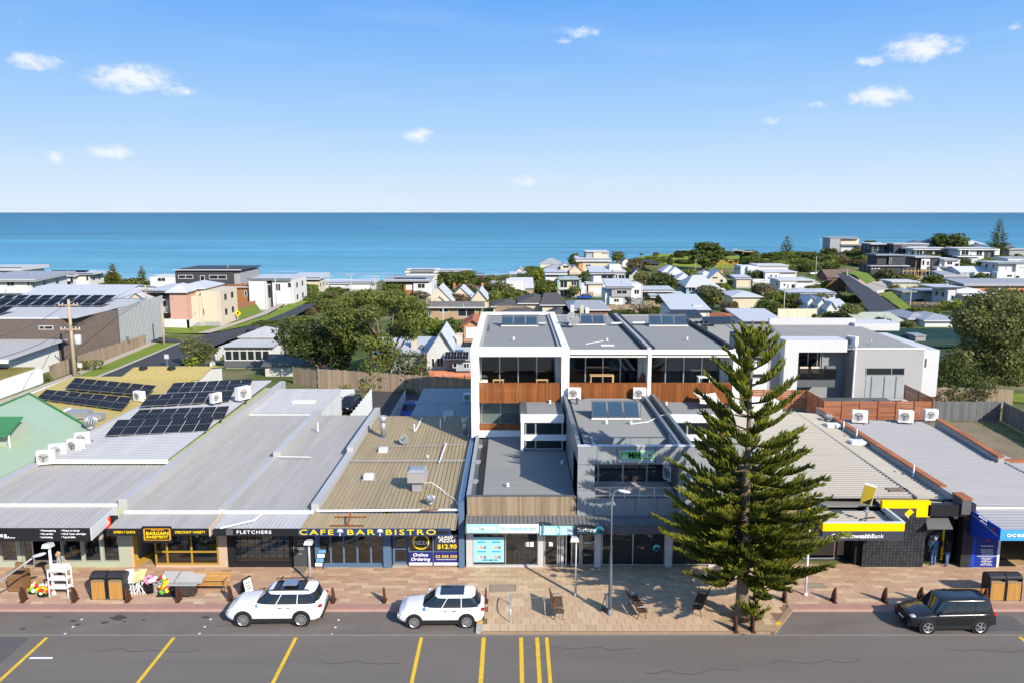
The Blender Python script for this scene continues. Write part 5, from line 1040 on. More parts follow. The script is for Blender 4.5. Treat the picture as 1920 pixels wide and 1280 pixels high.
def bin_(px_,py_,lab):
 l=on(px_,py_,.1);t=T('litter_bin',lab,'bin',l,'black and timber litter bins');x,y,z=l;w=.42
 prof=[(0,0),(0,1.02),(.04,1.02),(.04,1.05),(.02,1.28),(.12,1.38),(.35,1.46),(.6,1.42),(.78,1.3),(.82,1.1),(.82,0)]
 m=MB()
 for x0,x1 in((x-w,x-w+.05),(x+w-.05,x+w)):m.prism([(x0,y+a,z+b_)for a,b_ in prof],(x1-x0,0,0))
 m.box(x-w+.05,x+w-.05,y+.06,y+.8,z+.02,z+1.02);cs=[(.02,1.28),(.12,1.38),(.35,1.46),(.6,1.42),(.78,1.3),(.82,1.1)]
 for(a,b_),(c,d)in zip(cs,cs[1:]):m.hexa([(x-w+.05,y+a,z+b_-.04),(x+w-.05,y+a,z+b_-.04),(x+w-.05,y+c,z+d-.04),(x-w+.05,y+c,z+d-.04),(x-w+.05,y+a,z+b_),(x+w-.05,y+a,z+b_),(x+w-.05,y+c,z+d),(x-w+.05,y+c,z+d)])
 m.box(x-w+.05,x+w-.05,y+.78,y+.82,z,z+1.2);m.obj('cabinet',binb,t)
 for k in range(9):MB().box(x-w+.06+k*(2*w-.12)/9+.004,x-w+.06+(k+1)*(2*w-.12)/9-.004,y+.02,y+.055,z+.05,z+1.0).obj('slat',honey,t)
 MB().box(x-w+.05,x+w-.05,y+.02,y+.3,z+1.022,z+1.06).obj('shelf',M('shelf_tan',(.3,.24,.14),.6),t)
bin_(185,1124,'left of two black hooded bins with timber front near the variety shop');bin_(218,1124,'right of two black hooded bins with timber front near the variety shop');bin_(1869,1126,'black hooded timber fronted bin near the pharmacy, the left one');bin_(1900,1126,'black hooded timber fronted bin near the pharmacy, the right one')
l=on(30,1110,.1);t=T('crate_bin','tall brown timber slatted crate bin at the left end of the footpath','bin',l);x,y,z=l
for k in range(8):
 for(a,b_,c,d)in((x-.42,x+.42,y,y+.04),(x+.38,x+.42,y+.05,y+.75),(x-.42,x-.38,y+.05,y+.75)):MB().box(a,b_,c,d,z+.06+k*.125,z+.17+k*.125).obj('slat',M('crate_timber',(.2,.11,.05),.6,var=.2,rnd=.15,stretch=(1,1,6)),t)
MB().box(x-.37,x+.37,y+.05,y+.72,z+.02,z+.98).obj('inner_box',black,t)
m=MB();m.box(x-.3,x+.1,y+.6,y+.75,z+1.06,z+1.45);m.box(x-.42,x+.42,y+.5,y+.76,z+1.06,z+1.1);m.obj('back_board',MATS['crate_timber'],t)
benm=M('bench_brown',(.1,.055,.032),.5,var=.2,rnd=.12,stretch=(4,4,4))
def bench(loc,yaw,lab,slat,L=1.85,back=True,cat='bench'):
 t=T('bench',lab,cat,(0,0,0),'street benches');
 for k in range(6):MB().box(-L/2,L/2,-.02+k*.075,.045+k*.075,.44-.004*abs(k-2),.475-.004*abs(k-2)).obj('slat',slat,t)
 if back:
  for k in range(6):MB().obox((0,.47+.035*k,.53+.078*k),L,.03,.068,Matrix.Rotation(rad(-22),3,'X')).obj('slat',slat,t)
 for sgn in(-1,1):
  x=sgn*(L/2-.16);m=MB();m.tube([(x,.02,0),(x,.05,.25),(x,.0,.42),(x,.42,.43),(x,.5,.5),(x,.68,.98)],.03,6);m.tube([(x,.5,.0),(x,.42,.22),(x,.4,.42)],.03,6)
  if back:m.tube([(x,0,.42),(x,-.03,.6),(x,.08,.68),(x,.35,.69),(x,.55,.66)],.028,6)
  m.obj('leg',M('bench_iron',(.14,.14,.145),.45,.4),t)
 t.location=loc;t.rotation_euler.z=rad(yaw)
l=on(1042,1148,.1);bench((l.x+.35,l.y,.1),90,'dark slatted bench with arms on the sand paving, left of the tall lamp',benm);l=on(1196,1146,.1);bench((l.x+.2,l.y,.1),99,'dark slatted bench right of the tall street lamp',benm);l=on(1308,1140,.1);bench((l.x-.15,l.y,.1),-113,'dark slatted bench turned towards the pine trunk',benm)
l=on(392,1111,.1);bench((l.x,l.y,.1),0,'honey timber bench beside the folded sun beds outside the variety shop',honey,2.0);l=on(1790,1118,.1);bench((l.x,l.y-.3,.1),180,'honey timber bench behind the black four wheel drive',honey,2.0)
polg=M('pole_grey_blue',(.16,.19,.22),.45,.3);lampw=M('lamp_head',(.55,.56,.56),.5,var=.06)
def head(c,d,t,s=1.):
 d=Vector(d).normalized();q_=d.to_track_quat('X','Z').to_matrix();c=Vector(c)
 m=MB();pr_=[(-.35,.06,.05),(-.2,.14,.08),(.1,.17,.09),(.32,.13,.07),(.42,.04,.03)];vs=[]
 for x,w,h in pr_:vs+=[c+q_@Vector((x,w*math.cos(a),h*math.sin(a)))*s for a in[2*math.pi*k/10 for k in range(10)]]
 m.add(vs,[(i*10+j,i*10+(j+1)%10,(i+1)*10+(j+1)%10,(i+1)*10+j)for i in range(4)for j in range(10)]+[tuple(range(9,-1,-1)),tuple(range(40,50))]);return m.obj('lamp_head',lampw,t,True)
l=on(1131,1151,.1);l=on(1143,1151,.1);t=T('street_lamp','tall grey street lamp with curved top on the sand paving','street lamp',l);tp=at(1146,925,l.y)
m=MB();m.tube([l,(l.x,l.y,tp.z*.35),(l.x,l.y,tp.z-.5),(l.x+.05,l.y-.02,tp.z),(l.x+.15,l.y-.04,tp.z+.18),(l.x+.32,l.y-.1,tp.z+.22)],[.1,.095,.06,.055,.05,.04],10);m.lathe(l,[(.16,0),(.16,.05),(.12,.12),(.1,.3)],10);m.obj('pole',polg,t,True);head((l.x+.55,l.y-.16,tp.z+.2),(1,-.2,-.12),t,.85);MB().box(l.x-.2,l.x-.09,l.y-.05,l.y+.1,.5,1.2).obj('control_box',polg,t)
def shortpost(px_,py_,ptop,lab,mat,hd=True,r=.06,hx=-.12):
 l=on(px_,py_,.1);t=T('lamp_post',lab,'lamp post',l);z=at(px_,ptop,l.y).z
 m=MB();m.tube([l,(l.x,l.y,z)],[r,r*.8],8);m.lathe(l,[(r*1.7,0),(r*1.6,.1),(r,.16)],8);m.obj('pole',mat,t,True)
 if hd:MB().hexa([(l.x+hx-.22,l.y-.3,z+.02),(l.x+hx+.26,l.y-.3,z+.02),(l.x+hx+.2,l.y+.3,z-.06),(l.x+hx-.16,l.y+.3,z-.06),(l.x+hx-.16,l.y-.24,z+.24),(l.x+hx+.2,l.y-.24,z+.24),(l.x+hx+.16,l.y+.24,z+.16),(l.x+hx-.12,l.y+.24,z+.16)]).obj('lamp_head',lampw,t)
 return t
pg=M('pale_pole',(.4,.42,.43),.5,.2)
shortpost(1079,1116,1012,'short grey lamp post in front of the glazed shop doors',pg);shortpost(582,1092,1018,'short pale lamp post behind the white four wheel drive',pg,True,.08,0);shortpost(101,1113,1024,'white square post with flat lamp among the newsagency displays',M('white_pole',(.75,.75,.74),.5,var=.04),True,.085,-.05);shortpost(1510,1115,985,'plain white pole between the pine and the bank',MATS['white_pole'],False,.07)
l=on(1138,1146,.1)
t=T('street_lamp','pale lamp head on a long arm reaching in from the left over the footpath','street lamp',(-26.6,38.2,.1));hd_=at(72,1040,38.2)
a0=at(0,1089,38.2);m=MB();m.tube([(-26.6,38.2,0),(-26.6,38.2,1.5),(a0.x-.9,38.2,a0.z-.7),a0,at(30,1067,38.2),at(60,1046,38.2)],[.11,.1,.07,.05,.045,.04],8);m.obj('arm',pg,t,True);head(hd_,(1,0,.28),t,.95)
l=on(957,1166,.1);l2=on(957,1133,.1);m=MB();m.tube([(l.x,l.y,.1),(l.x,l.y,.55),(l.x,l.y+.08,.75),(l.x,(l.y+l2.y)/2,.84),(l.x,l2.y-.08,.75),(l.x,l2.y,.55),(l.x,l2.y,.1)],.03,8);tag(m.obj('bike_hoop',steel),'bent steel bicycle hoop on the sand paved build-out','bike rack')
def aframe(px_,py_,lab,yaw,face='white',s=1.):
 l=on(px_,py_,.1);t=T('pavement_sign',lab,'sign',(0,0,0))
 for sgn in(-1,1):
  r_=Matrix.Rotation(rad(14*sgn),3,'X');bd=MB().obox((0,.14*sgn,.48*s),.6*s,.03,1.0*s,r_).obj('board',black,t)
  MB().obox(Vector((0,.14*sgn,.48*s))+r_@Vector((0,.018*sgn,0)),.52*s,.006,.86*s,r_).obj('face',whitep if face=='white' else black,bd)
  for z in(.2,.05,-.1):
   MB().obox(Vector((0,.14*sgn,.48*s))+r_@Vector((0,.022*sgn,z)),.32*s,.004,.05,r_).obj('lettering',lettb if face=='white' else lettw,bd)
 t.location=l;t.rotation_euler.z=rad(yaw)
aframe(463,1113,'pavement sign with white face behind the bonnet of the white four wheel drive',62);aframe(1136,1144,'pavement sign leaning by the tall lamp',75,'black',.9)
# -- footpath displays outside the newsagency and variety shop
colm=[M('toy_%s'%n,c,.4,var=.05)for n,c in(('red',(.6,.03,.02)),('orange',(.75,.22,.01)),('yellow',(.75,.52,.02)),('green',(.1,.35,.06)),('white',(.75,.75,.72)),('blue',(.04,.15,.5)),('pink',(.75,.2,.42)),('purple',(.3,.12,.45)))]
def ballnet(px_,py_,n,R,lab,seed,tall=1.):
 l=on(px_,py_,.1);r2=random.Random(seed);t=T('ball_net',lab,'toy balls',l)
 for k in range(n):
  a=r2.uniform(0,6.28);d=R*math.sqrt(r2.random())*.9;h=r2.uniform(.1,.55)*tall*(1.15-d/R*.6)
  MB().ball((l.x+d*math.cos(a),l.y+.3+d*math.sin(a),.1+h),r2.uniform(.085,.13),9).obj('ball',r2.choice(colm[:5]),t,True)
 m=MB();m.lathe((l.x,l.y+.3,.1),[(R,0),(R*1.02,.12),(R*.98,.13),(R*.95,.01)],14);m.obj('basket',black,t)
ballnet(62,1112,26,.42,'net of bright toy balls beside the timber crate bin',3);ballnet(80,1118,26,.4,'net of bright toy balls nearer the white post',4);ballnet(303,1118,24,.26,'tall bunch of orange and yellow floats by the variety shop',9,2.1)
l=on(110,1118,.1);t=T('display_stand','white three tier display stand by the white post','display stand',l);wh=M('stand_white',(.74,.74,.73),.5,var=.04)
for z,w in((.45,.55),(.95,.52),(1.42,.5)):MB().box(l.x-w,l.x+w,l.y,l.y+.5,.1+z,.1+z+.06).obj('shelf',wh,t)
for sx_2 in(-.52,.5):
 for dy in(0,.46):MB().box(l.x+sx_2,l.x+sx_2+.05,l.y+dy,l.y+dy+.05,.1,1.62).obj('leg',wh,t)
MB().box(l.x-.5,l.x+.5,l.y+.44,l.y+.5,1.56,1.8).obj('back_rail',wh,t)
l=on(247,1116,.1);t=T('deck_chair_stack','cluster of folded striped deck chairs with a cow pattern seat','deck chairs',l);r2=random.Random(5)
cv=[M('canvas_sand',(.6,.45,.22),.8),M('canvas_cow',(.7,.7,.68),.8,var=.55,sc=7),M('canvas_stripe',(.35,.4,.5),.8)]
for k in range(7):
 a=r2.uniform(-.35,.35);x=l.x-.45+.15*k;m=MB();m.tube([(x-.2,l.y+.1,.1),(x+.25+a,l.y+.4,1.15)],.022,5);m.tube([(x+.25,l.y+.15,.1),(x-.2+a,l.y+.4,1.1)],.022,5);m.obj('frame',M('frame_white',(.7,.7,.72),.4),t)
for k in range(5):
 x=l.x-.5+.24*k;z=1.05+.1*math.sin(k*2);MB().hexa([(x-.2,l.y+.1,z-.22),(x+.2,l.y+.1,z-.2),(x+.25,l.y+.5,z+.22),(x-.18,l.y+.5,z+.2),(x-.2,l.y+.08,z-.16),(x+.2,l.y+.08,z-.14),(x+.25,l.y+.48,z+.3),(x-.18,l.y+.48,z+.27)]).obj('canvas',cv[(0,1,1,0,0)[k]],t)
l=on(275,1114,.1);t=T('toy_tub','black tub of pink and purple soft toys','tub',l);MB().lathe((l.x,l.y+.35,.1),[(.3,0),(.38,.5),(.41,.52),(.36,.5),(.28,.1),(0,.1)],16).obj('tub',black,t,True)
for k in range(12):a=r2.uniform(0,6.28);d=r2.uniform(0,.34);MB().ball((l.x+d*math.cos(a)+.06*k/4,l.y+.35+d*math.sin(a),.72+r2.uniform(-.08,.3)),r2.uniform(.1,.16),8).obj('soft_toy',colm[r2.choice((6,6,7,4))],t,True)
l=on(290,1113,.1);tag(MB().lathe((l.x,l.y+.3,.1),[(.2,0),(.22,.55),(.2,.56),(.18,.05),(0,.05)],14).obj('wire_bucket',M('bucket_grey',(.35,.35,.34),.5,.3)),'grey metal bucket next to the tub of soft toys','bucket')
l=on(335,1117,.1);t=T('display_table','low grey display table outside the variety shop','table',l);MB().box(l.x-1.15,l.x+.9,l.y+.15,l.y+1.1,.62,.68).obj('table_top',pg,t)
for a in(-1.1,.8):
 for c in(.2,1.0):MB().box(l.x+a,l.x+a+.06,l.y+c,l.y+c+.06,.1,.62).obj('leg',pg,t)
MB().slab([(l.x-1.2,l.y-.1,.14),(l.x+.6,l.y-.1,.14),(l.x+.8,l.y+.9,.55),(l.x-.7,l.y+.9,.55)],.05).obj('board',black,t)
cush=M('grey_cushion',(.42,.4,.38),.85);
for dx,w,lab,z in((-.8,.42,'small grey folded sun bed mattress on the display table',.82),(.42,.72,'wide pale folded sun bed on the display table',.8)):
 x=l.x+dx;o=T('sun_bed',lab,'sun bed',(x,l.y+.6,.68));MB().hexa([(x-w,l.y+.3,.7),(x+w,l.y+.3,.7),(x+w,l.y+1.1,z),(x-w,l.y+1.1,z),(x-w,l.y+.25,.8),(x+w,l.y+.25,.8),(x+w+.06,l.y+1.15,z+.2),(x-w+.06,l.y+1.15,z+.2)]).obj('mattress',cush,o);m=MB();m.tube([(x-w,l.y+.28,.69),(x+w,l.y+.28,.69),(x+w+.06,l.y+1.15,z),(x-w+.06,l.y+1.15,z)],.02,5);m.obj('frame',steel,o)
x=l.x+.35;tag(MB().hexa([(x-.55,l.y-.15,.2),(x+.6,l.y-.15,.2),(x+.6,l.y+.3,.28),(x-.5,l.y+.3,.28),(x-.5,l.y-.1,.5),(x+.55,l.y-.1,.5),(x+.5,l.y+.35,.62),(x-.4,l.y+.35,.62)]).obj('cushion',M('dotted_fabric',(.05,.035,.03),.8,var=.6,sc=8)),'dark spotted cushion propped under the display table','cushion')
l=on(598,1066,.1);t=T('brochure_rack','small leaning rack of brochures at the cafe window','brochure rack',l)
m=MB();m.tube([(l.x-.25,l.y,.1),(l.x-.05,l.y+.35,1.15)],.02,5);m.tube([(l.x+.25,l.y,.1),(l.x+.4,l.y+.35,1.15)],.02,5);m.obj('frame',black,t)
for k in range(4):MB().obox((l.x-.02+k*.06,l.y+.08+k*.07,.35+.24*k),.42,.03,.2,Matrix.Rotation(rad(-18),3,'X')).obj('brochure',M('brochure_%d'%(k%2),((.7,.72,.74),(.12,.3,.5))[k%2],.5,var=.3,sc=6),t)
ORD=['first','second','third','fourth','fifth','sixth','seventh']
def shelf_unit(a,b_,lab):
 x0,x1=X0(a),X0(b_);t=T('display_shelf',lab,'shelf',((x0+x1)/2,YF+.9,.1),'display shelves in the variety shop window');g=M('shelf_grey',(.4,.43,.45),.5)
 for z in(.35,.95,1.5,2.0):MB().box(x0,x1,YF+.45,YF+.95,z,z+.05).obj('shelf',g,t)
 for x in(x0,x1-.04):MB().box(x,x+.04,YF+.46,YF+.94,.12,2.3).obj('upright',g,t)
 MB().box(x0,x1,YF+.96,YF+.99,.12,2.3).obj('back_panel',g,t)
 for z in(.4,1.0,1.55,2.05):
  n=7
  for k in range(n):
   w=(x1-x0-.1)/n;h=r2.uniform(.14,.34)if z>.5 else.26
   o=MB().box(x0+.05+k*w+.01,x0+.05+(k+1)*w-.01,YF+.5,YF+.8,z+.001,z+h).obj('boxed_goods',r2.choice([colm[4],colm[5],colm[2],colm[0],M('goods_teal',(.05,.3,.3),.5),M('goods_card',(.4,.28,.14),.7),M('goods_dark',(.06,.06,.07),.5),colm[4]])if z>.5 else(MATS['goods_card']if a<330 or k>3 else MATS['goods_teal']))
   tag(o,'%s goods, %s from the left, %s shelf of the %s display in the variety shop'%(o.data.materials[0].name.split('_')[1].replace('card','cardboard'),ORD[k],{.4:'lowest',1.0:'second',1.55:'third',2.05:'top'}[z],'left' if a<330 else 'right'),'goods','boxed goods on the variety shop shelves')
M('goods_teal',(.05,.3,.3),.5);M('goods_card',(.45,.32,.17),.7)
shelf_unit(313,355,'grey display shelves with cardboard trays in the variety shop window');shelf_unit(360,407,'grey display shelves with a teal tray in the variety shop window')
for k,(a,b_,y0)in enumerate(((157,187,1050),(193,222,1050),(118,148,1050),(2,28,1050))):
 z=at(0,1052,YF).z+.05;x0,x1=X0(a),X0(b_)
 t=T('window_display',('round heap of toys and bags in the newsagency window','boxed toys in the newsagency window nearest the apricot pier','shelf of stationery in the newsagency window right of the doorway','small goods in the newsagency window left of the doorway')[k],'window display',((x0+x1)/2,YF+.7,z));MB().box(x0,x1,YF+.35,YF+1.1,.12,z).obj('plinth',offwhite,t)
 for j in range(12):
  w=r2.uniform(.06,.14);x=r2.uniform(x0+w,x1-w);h=r2.uniform(.1,.32);zz=z+(0 if j<6 else.3);MB().box(x-w,x+w,YF+.4+.03*j,YF+.6+.03*j,zz,zz+h).obj('toy_box',r2.choice(colm),t)
for px_,lab in((690,'red chair inside the cafe window, left of the pair'),(709,'red chair inside the cafe window, right of the pair')):
 x=X0(px_);y=YF+1.0;t=T('cafe_chair',lab,'chair',(x,y,.12),'red cafe chairs')
 MB().box(x-.22,x+.22,y,y+.42,.55,.6).obj('seat',red,t);MB().hexa([(x-.2,y+.4,.6),(x+.2,y+.4,.6),(x+.2,y+.44,.6),(x-.2,y+.44,.6),(x-.23,y+.48,1.05),(x+.23,y+.48,1.05),(x+.23,y+.52,1.05),(x-.23,y+.52,1.05)]).obj('backrest',red,t)
 for a in(-.2,.17):
  for c in(.01,.38):MB().box(x+a,x+a+.035,y+c,y+c+.035,.12,.55).obj('leg',red,t)
for ip,px_ in enumerate((606,631,657,682)):
 c=Vector((X0(px_),YF+.7,at(px_,1013,YF+.7).z));t=T('pendant_lamp','smoked glass globe pendant, %s from the left in the cafe window'%ORD[ip],'pendant lamp',c+Vector((0,0,.5)),'glass globe pendants in the cafe');MB().ball(c,.22,14).obj('globe',M('smoked_globe',(.12,.11,.1),.08,spec=.8),t,True);m=MB();m.tube([c+Vector((0,0,.2)),c+Vector((0,0,1.2))],.012,4);m.obj('cord',black,t)
x0,x1=X0(965),X0(1003);z0_=.22;t=T('cube_shelf','white cube shelf of pots in the aromatherapy window','shelf',((x0+x1)/2,YF+.6,.12));w=(x1-x0)/4
for k in range(5):MB().box(x0+k*w-.015,x0+k*w+.015,YF+.45,YF+.75,.12,.86).obj('divider',wh,t)
for z in(.13,.48,.84):MB().box(x0,x1,YF+.451,YF+.749,z,z+.03).obj('shelf',wh,t)
for k in range(4):
 for z in(.16,.51):tag(MB().lathe((x0+(k+.5)*w,YF+.58,z+.001),[(.06,0),(.08,.12),(.06,.12),(0,.1)],10).obj('plant_pot',M('pot_white',(.6,.6,.58),.5)if k%2 else M('pot_brown',(.3,.16,.08),.6)),'small pot, %s from the left in the %s row of the white cube shelf'%(ORD[k],'lower' if z<.3 else 'upper'),'pot','pots in the cube shelf')
def table(px0_,px1_,py_top,Y,zf,lab,mat,d=.7):
 a=at(px0_,py_top,Y);b_=at(px1_,py_top,Y);t=T('balcony_table',lab,'table',((a.x+b_.x)/2,Y+d/2,zf));MB().box(a.x,b_.x,Y,Y+d,a.z-.05,a.z).obj('table_top',mat,t)
 for x in(a.x+.03,b_.x-.09):
  for y in(Y+.03,Y+d-.09):MB().box(x,x+.06,y,y+.06,zf,a.z-.05).obj('leg',mat,t)
paleT=M('pale_timber',(.5,.34,.16),.5,var=.12)
table(1107,1152,704,YB+.5,7.29,'pale timber table on the middle balcony',paleT);table(924,945,712,YB+.6,7.29,'low pale timber stool on the left balcony near the air conditioner',paleT,.4);table(1005,1028,712,YB+.6,7.29,'low pale timber seat on the left balcony near the right wall',paleT,.4);table(1292,1318,692,YB+3.0,7.3,'white table inside the right apartment glass doors',wh);table(1310,1336,707,YB+.8,7.29,'white table on the right balcony',wh)
b_=UX[2];m=MB();m.prism([(b_-.5,YB+1.0,7.9),(b_-.16,YB+.9,8.75),(b_-.16,YB+2.2,8.75),(b_-.5,YB+2.3,7.9)],(.0,0,-.08));o=m.obj('timber_slab',merbau);tag(o,'leaning dark timber slab at the right end of the middle balcony','timber slab')
cur=M('curtain_grey',(.45,.5,.49),.9,var=.08)
for a,c,lab in((1241,1277,'pale pleated curtain behind the right apartment doors, left pair'),(1279,1312,'pale pleated curtain behind the right apartment doors, right pair'),(1313,1345,'thin pale curtain at the right end of the right apartment')):
 p=at(a,680,YB+2.6);q_=at(c,680,YB+2.6);n=26;m=MB();vs=[]
 for k in range(n+1):x=p.x+(q_.x-p.x)*k/n;y=YB+2.65+(.05 if k%2 else 0);vs+=[(x,y,7.32),(x,y,9.9)]
 m.add(vs,[(2*k,2*k+2,2*k+3,2*k+1)for k in range(n)]);tag(m.obj('curtain',cur),lab,'curtain')
for k,(px_,Y,z)in enumerate(((925,YB+4,7.3),(958,YB+4.5,7.3),(985,YB+4,7.3),(1085,YB+4,7.3),(1168,YB+4,7.3),(1186,YB+3.6,7.3))):
 x=PX(px_,Y,8);mt=wh if k>3 else trimm;t=T('dining_chair',('dark chair behind the left apartment doors, at the left','dark chair in the middle of the left apartment','dark chair behind the left apartment doors, at the right','dark chair inside the middle apartment at the left','white chair inside the middle apartment, left of the pair','white chair inside the middle apartment, right of the pair')[k],'chair',(x,Y,z))
 MB().box(x-.22,x+.22,Y,Y+.42,z+.44,z+.48).obj('seat',mt,t);MB().box(x-.22,x+.22,Y+.4,Y+.44,z+.48,z+.95).obj('backrest',mt,t)
 for a in(-.2,.17):
  for c in(.01,.38):MB().box(x+a,x+a+.03,Y+c,Y+c+.03,z,z+.44).obj('leg',mt,t)
sl=M('sail_cloth',(.72,.62,.56),.8,var=.04);P_=[at(1300,735,57.0),at(1341,735,57.2),at(1369,766,55.5),at(1312,756,54.5)];m=MB();n=8;vs=[]
for j in range(n+1):
 for i in range(n+1):
  u,v=i/n,j/n;p=P_[0].lerp(P_[1],u).lerp(P_[3].lerp(P_[2],u),v);s_=4*u*(1-u);s2_=4*v*(1-v);c=(P_[0]+P_[1]+P_[2]+P_[3])/4;p=p.lerp(c,.22*max(s_*(1-s2_),s2_*(1-s_)));p.z-=.25*s_*s2_;vs.append(p)
m.add(vs,[(j*(n+1)+i,j*(n+1)+i+1,(j+1)*(n+1)+i+1,(j+1)*(n+1)+i)for j in range(n)for i in range(n)]);o=m.obj('shade_sail',sl,None,True);tag(o,'pale sagging shade sail below the right balcony','shade sail')
# -- people
def person(loc,yaw,lab,h,shirt,legs,hairc,hair=.1,reach=0.,pose=0,skirt=None,bag=None):
 s_=h/1.75;t=T('person',lab,'person',(0,0,0));J={};E=[];rd=[]
 def v(n,x,y,z,r,par=None):
  J[n]=len(rd);rd.append((x*s_,y*s_,z*s_,r*s_));
  if par:E.append((J[par],J[n]))
 v('pel',0,0,.97,.135);v('wai',0,.0,1.1,.125,'pel');v('che',0,.0,1.3,.15,'wai');v('nec',0,.01,1.47,.06,'che');v('hea',0,.03,1.58,.085,'nec');v('hed',0,.03,1.66,.09,'hea');v('top',0,.02,1.72,.06,'hed');v('nos',0,.12,1.6,.025,'hea')
 for sg,nm in((-1,'l'),(1,'r')):
  st=.05*sg*(1 if pose else.3);v('sh'+nm,.17*sg,0,1.41,.07,'che');ry=reach if sg>0 or pose==2 else reach*.2
  v('el'+nm,.25*sg,.02+.16*ry,1.15,.05,'sh'+nm);v('wr'+nm,.22*sg-.08*sg*ry,.06+.34*ry,.93+.22*ry,.033,'el'+nm);v('ha'+nm,.215*sg-.09*sg*ry,.08+.4*ry,.86+.24*ry,.034,'wr'+nm)
  for k in range(4):v('f%d'%k+nm,.215*sg-.09*sg*ry+(k-1.5)*.018,.09+.45*ry,.79+.26*ry-(abs(k-1.3)*.008),.008,'ha'+nm)
  v('th'+nm,.19*sg-.1*sg*ry,.12+.42*ry,.83+.26*ry,.009,'ha'+nm)
  v('hi'+nm,.09*sg,0,.9,.1,'pel');v('kn'+nm,.105*sg,.03+st,.5,.065,'hi'+nm);v('an'+nm,.11*sg,-.02+st*1.5,.09,.045,'kn'+nm);v('to'+nm,.12*sg,.14+st*1.5,.04,.035,'an'+nm)
 me=bpy.data.meshes.new('tmp');me.from_pydata([p[:3]for p in rd],E,[]);o=bpy.data.objects.new('tmp',me);COL.objects.link(o)
 o.modifiers.new('s','SKIN');sub=o.modifiers.new('u','SUBSURF');sub.levels=2
 for i,p in enumerate(rd):me.skin_vertices[0].data[i].radius=(p[3],p[3]);me.skin_vertices[0].data[i].use_root=(i==0)
 dg=bpy.context.evaluated_depsgraph_get();m2=bpy.data.meshes.new_from_object(o.evaluated_get(dg));bpy.data.objects.remove(o);m2.name='body'
 skn=M('skin',(.5,.3,.22),.55,var=.04);shoe=M('shoe_grey',(.1,.1,.11),.6);m2.materials.clear()
 for q_ in(skn,shirt,legs,shoe):m2.materials.append(q_)
 for f in m2.polygons:
  c=f.center/s_;f.use_smooth=True;ax=abs(c.x)
  hand=c.z<1.2 and(c-Vector((.215*math.copysign(1,c.x)-.09*math.copysign(1,c.x)*reach,.08+.4*reach,.86+.24*reach))).length<.13 and reach>.5
  f.material_index=3 if c.z<.085 else(0 if(c.z>1.475 or hand or(c.z<.9 and ax>.175 and c.z>.7))else(2 if c.z<.98 and ax<.19 else 1))
 b=bpy.data.objects.new('body',m2);COL.objects.link(b);b.parent=t
 m=MB();m.ball((0,0.0*s_,1.64*s_),(.105*s_,.115*s_,.115*s_),12)
 if hair>.15:m.lathe((0,-.07*s_,(1.62-hair)*s_),[(.05,0),(.09,hair*.3),(.1,hair*.8),(.06,hair)],10)
 hb=m.obj('hair',hairc,t,True)
 for v_ in hb.data.vertices:
  if v_.co.y>.04:v_.co.y=.04+(v_.co.y-.04)*.2
 for sg in(-1,1):MB().ball((.033*sg*s_,.112*s_,1.625*s_),.012,6).obj('eye',lettb,t)
 MB().box(-.025,.025,.095*s_,.112*s_,1.555*s_,1.565*s_).obj('mouth',M('lips',(.4,.15,.12),.5),t)
 if bag:MB().obox((.1,-.2,1.2),.3,.14,.4).obj('backpack',bag,t)
 t.location=loc;t.rotation_euler.z=rad(yaw);return t
den=M('denim_blue',(.09,.16,.3),.8,var=.12,sc=6);jkt=M('blue_jacket',(.05,.11,.19),.8,var=.1);blk=M('black_top',(.02,.018,.02),.8);gh=M('grey_hair',(.3,.28,.25),.8);bh2=M('black_hair',(.02,.015,.013),.6);bld=M('fair_hair',(.4,.27,.13),.7);gst=M('grey_stripe_top',(.32,.33,.33),.8);nvy=M('navy_apron',(.03,.05,.09),.8)
l=on(1749,1060,.1);person(l,8,'man in blue jacket and jeans standing at the cash machine',1.82,jkt,den,gh,.1,.8,0);l=on(1775,1061,.1);person(l,15,'dark haired woman in black top and jeans waiting by the yellow strip',1.62,blk,den,bh2,.32,.5,1)
p_=person((on(108,1090,.1).x,42.6,.1),-70,'woman in grey top and navy apron behind the white display stand',1.7,gst,nvy,bld,.2,.7,2)
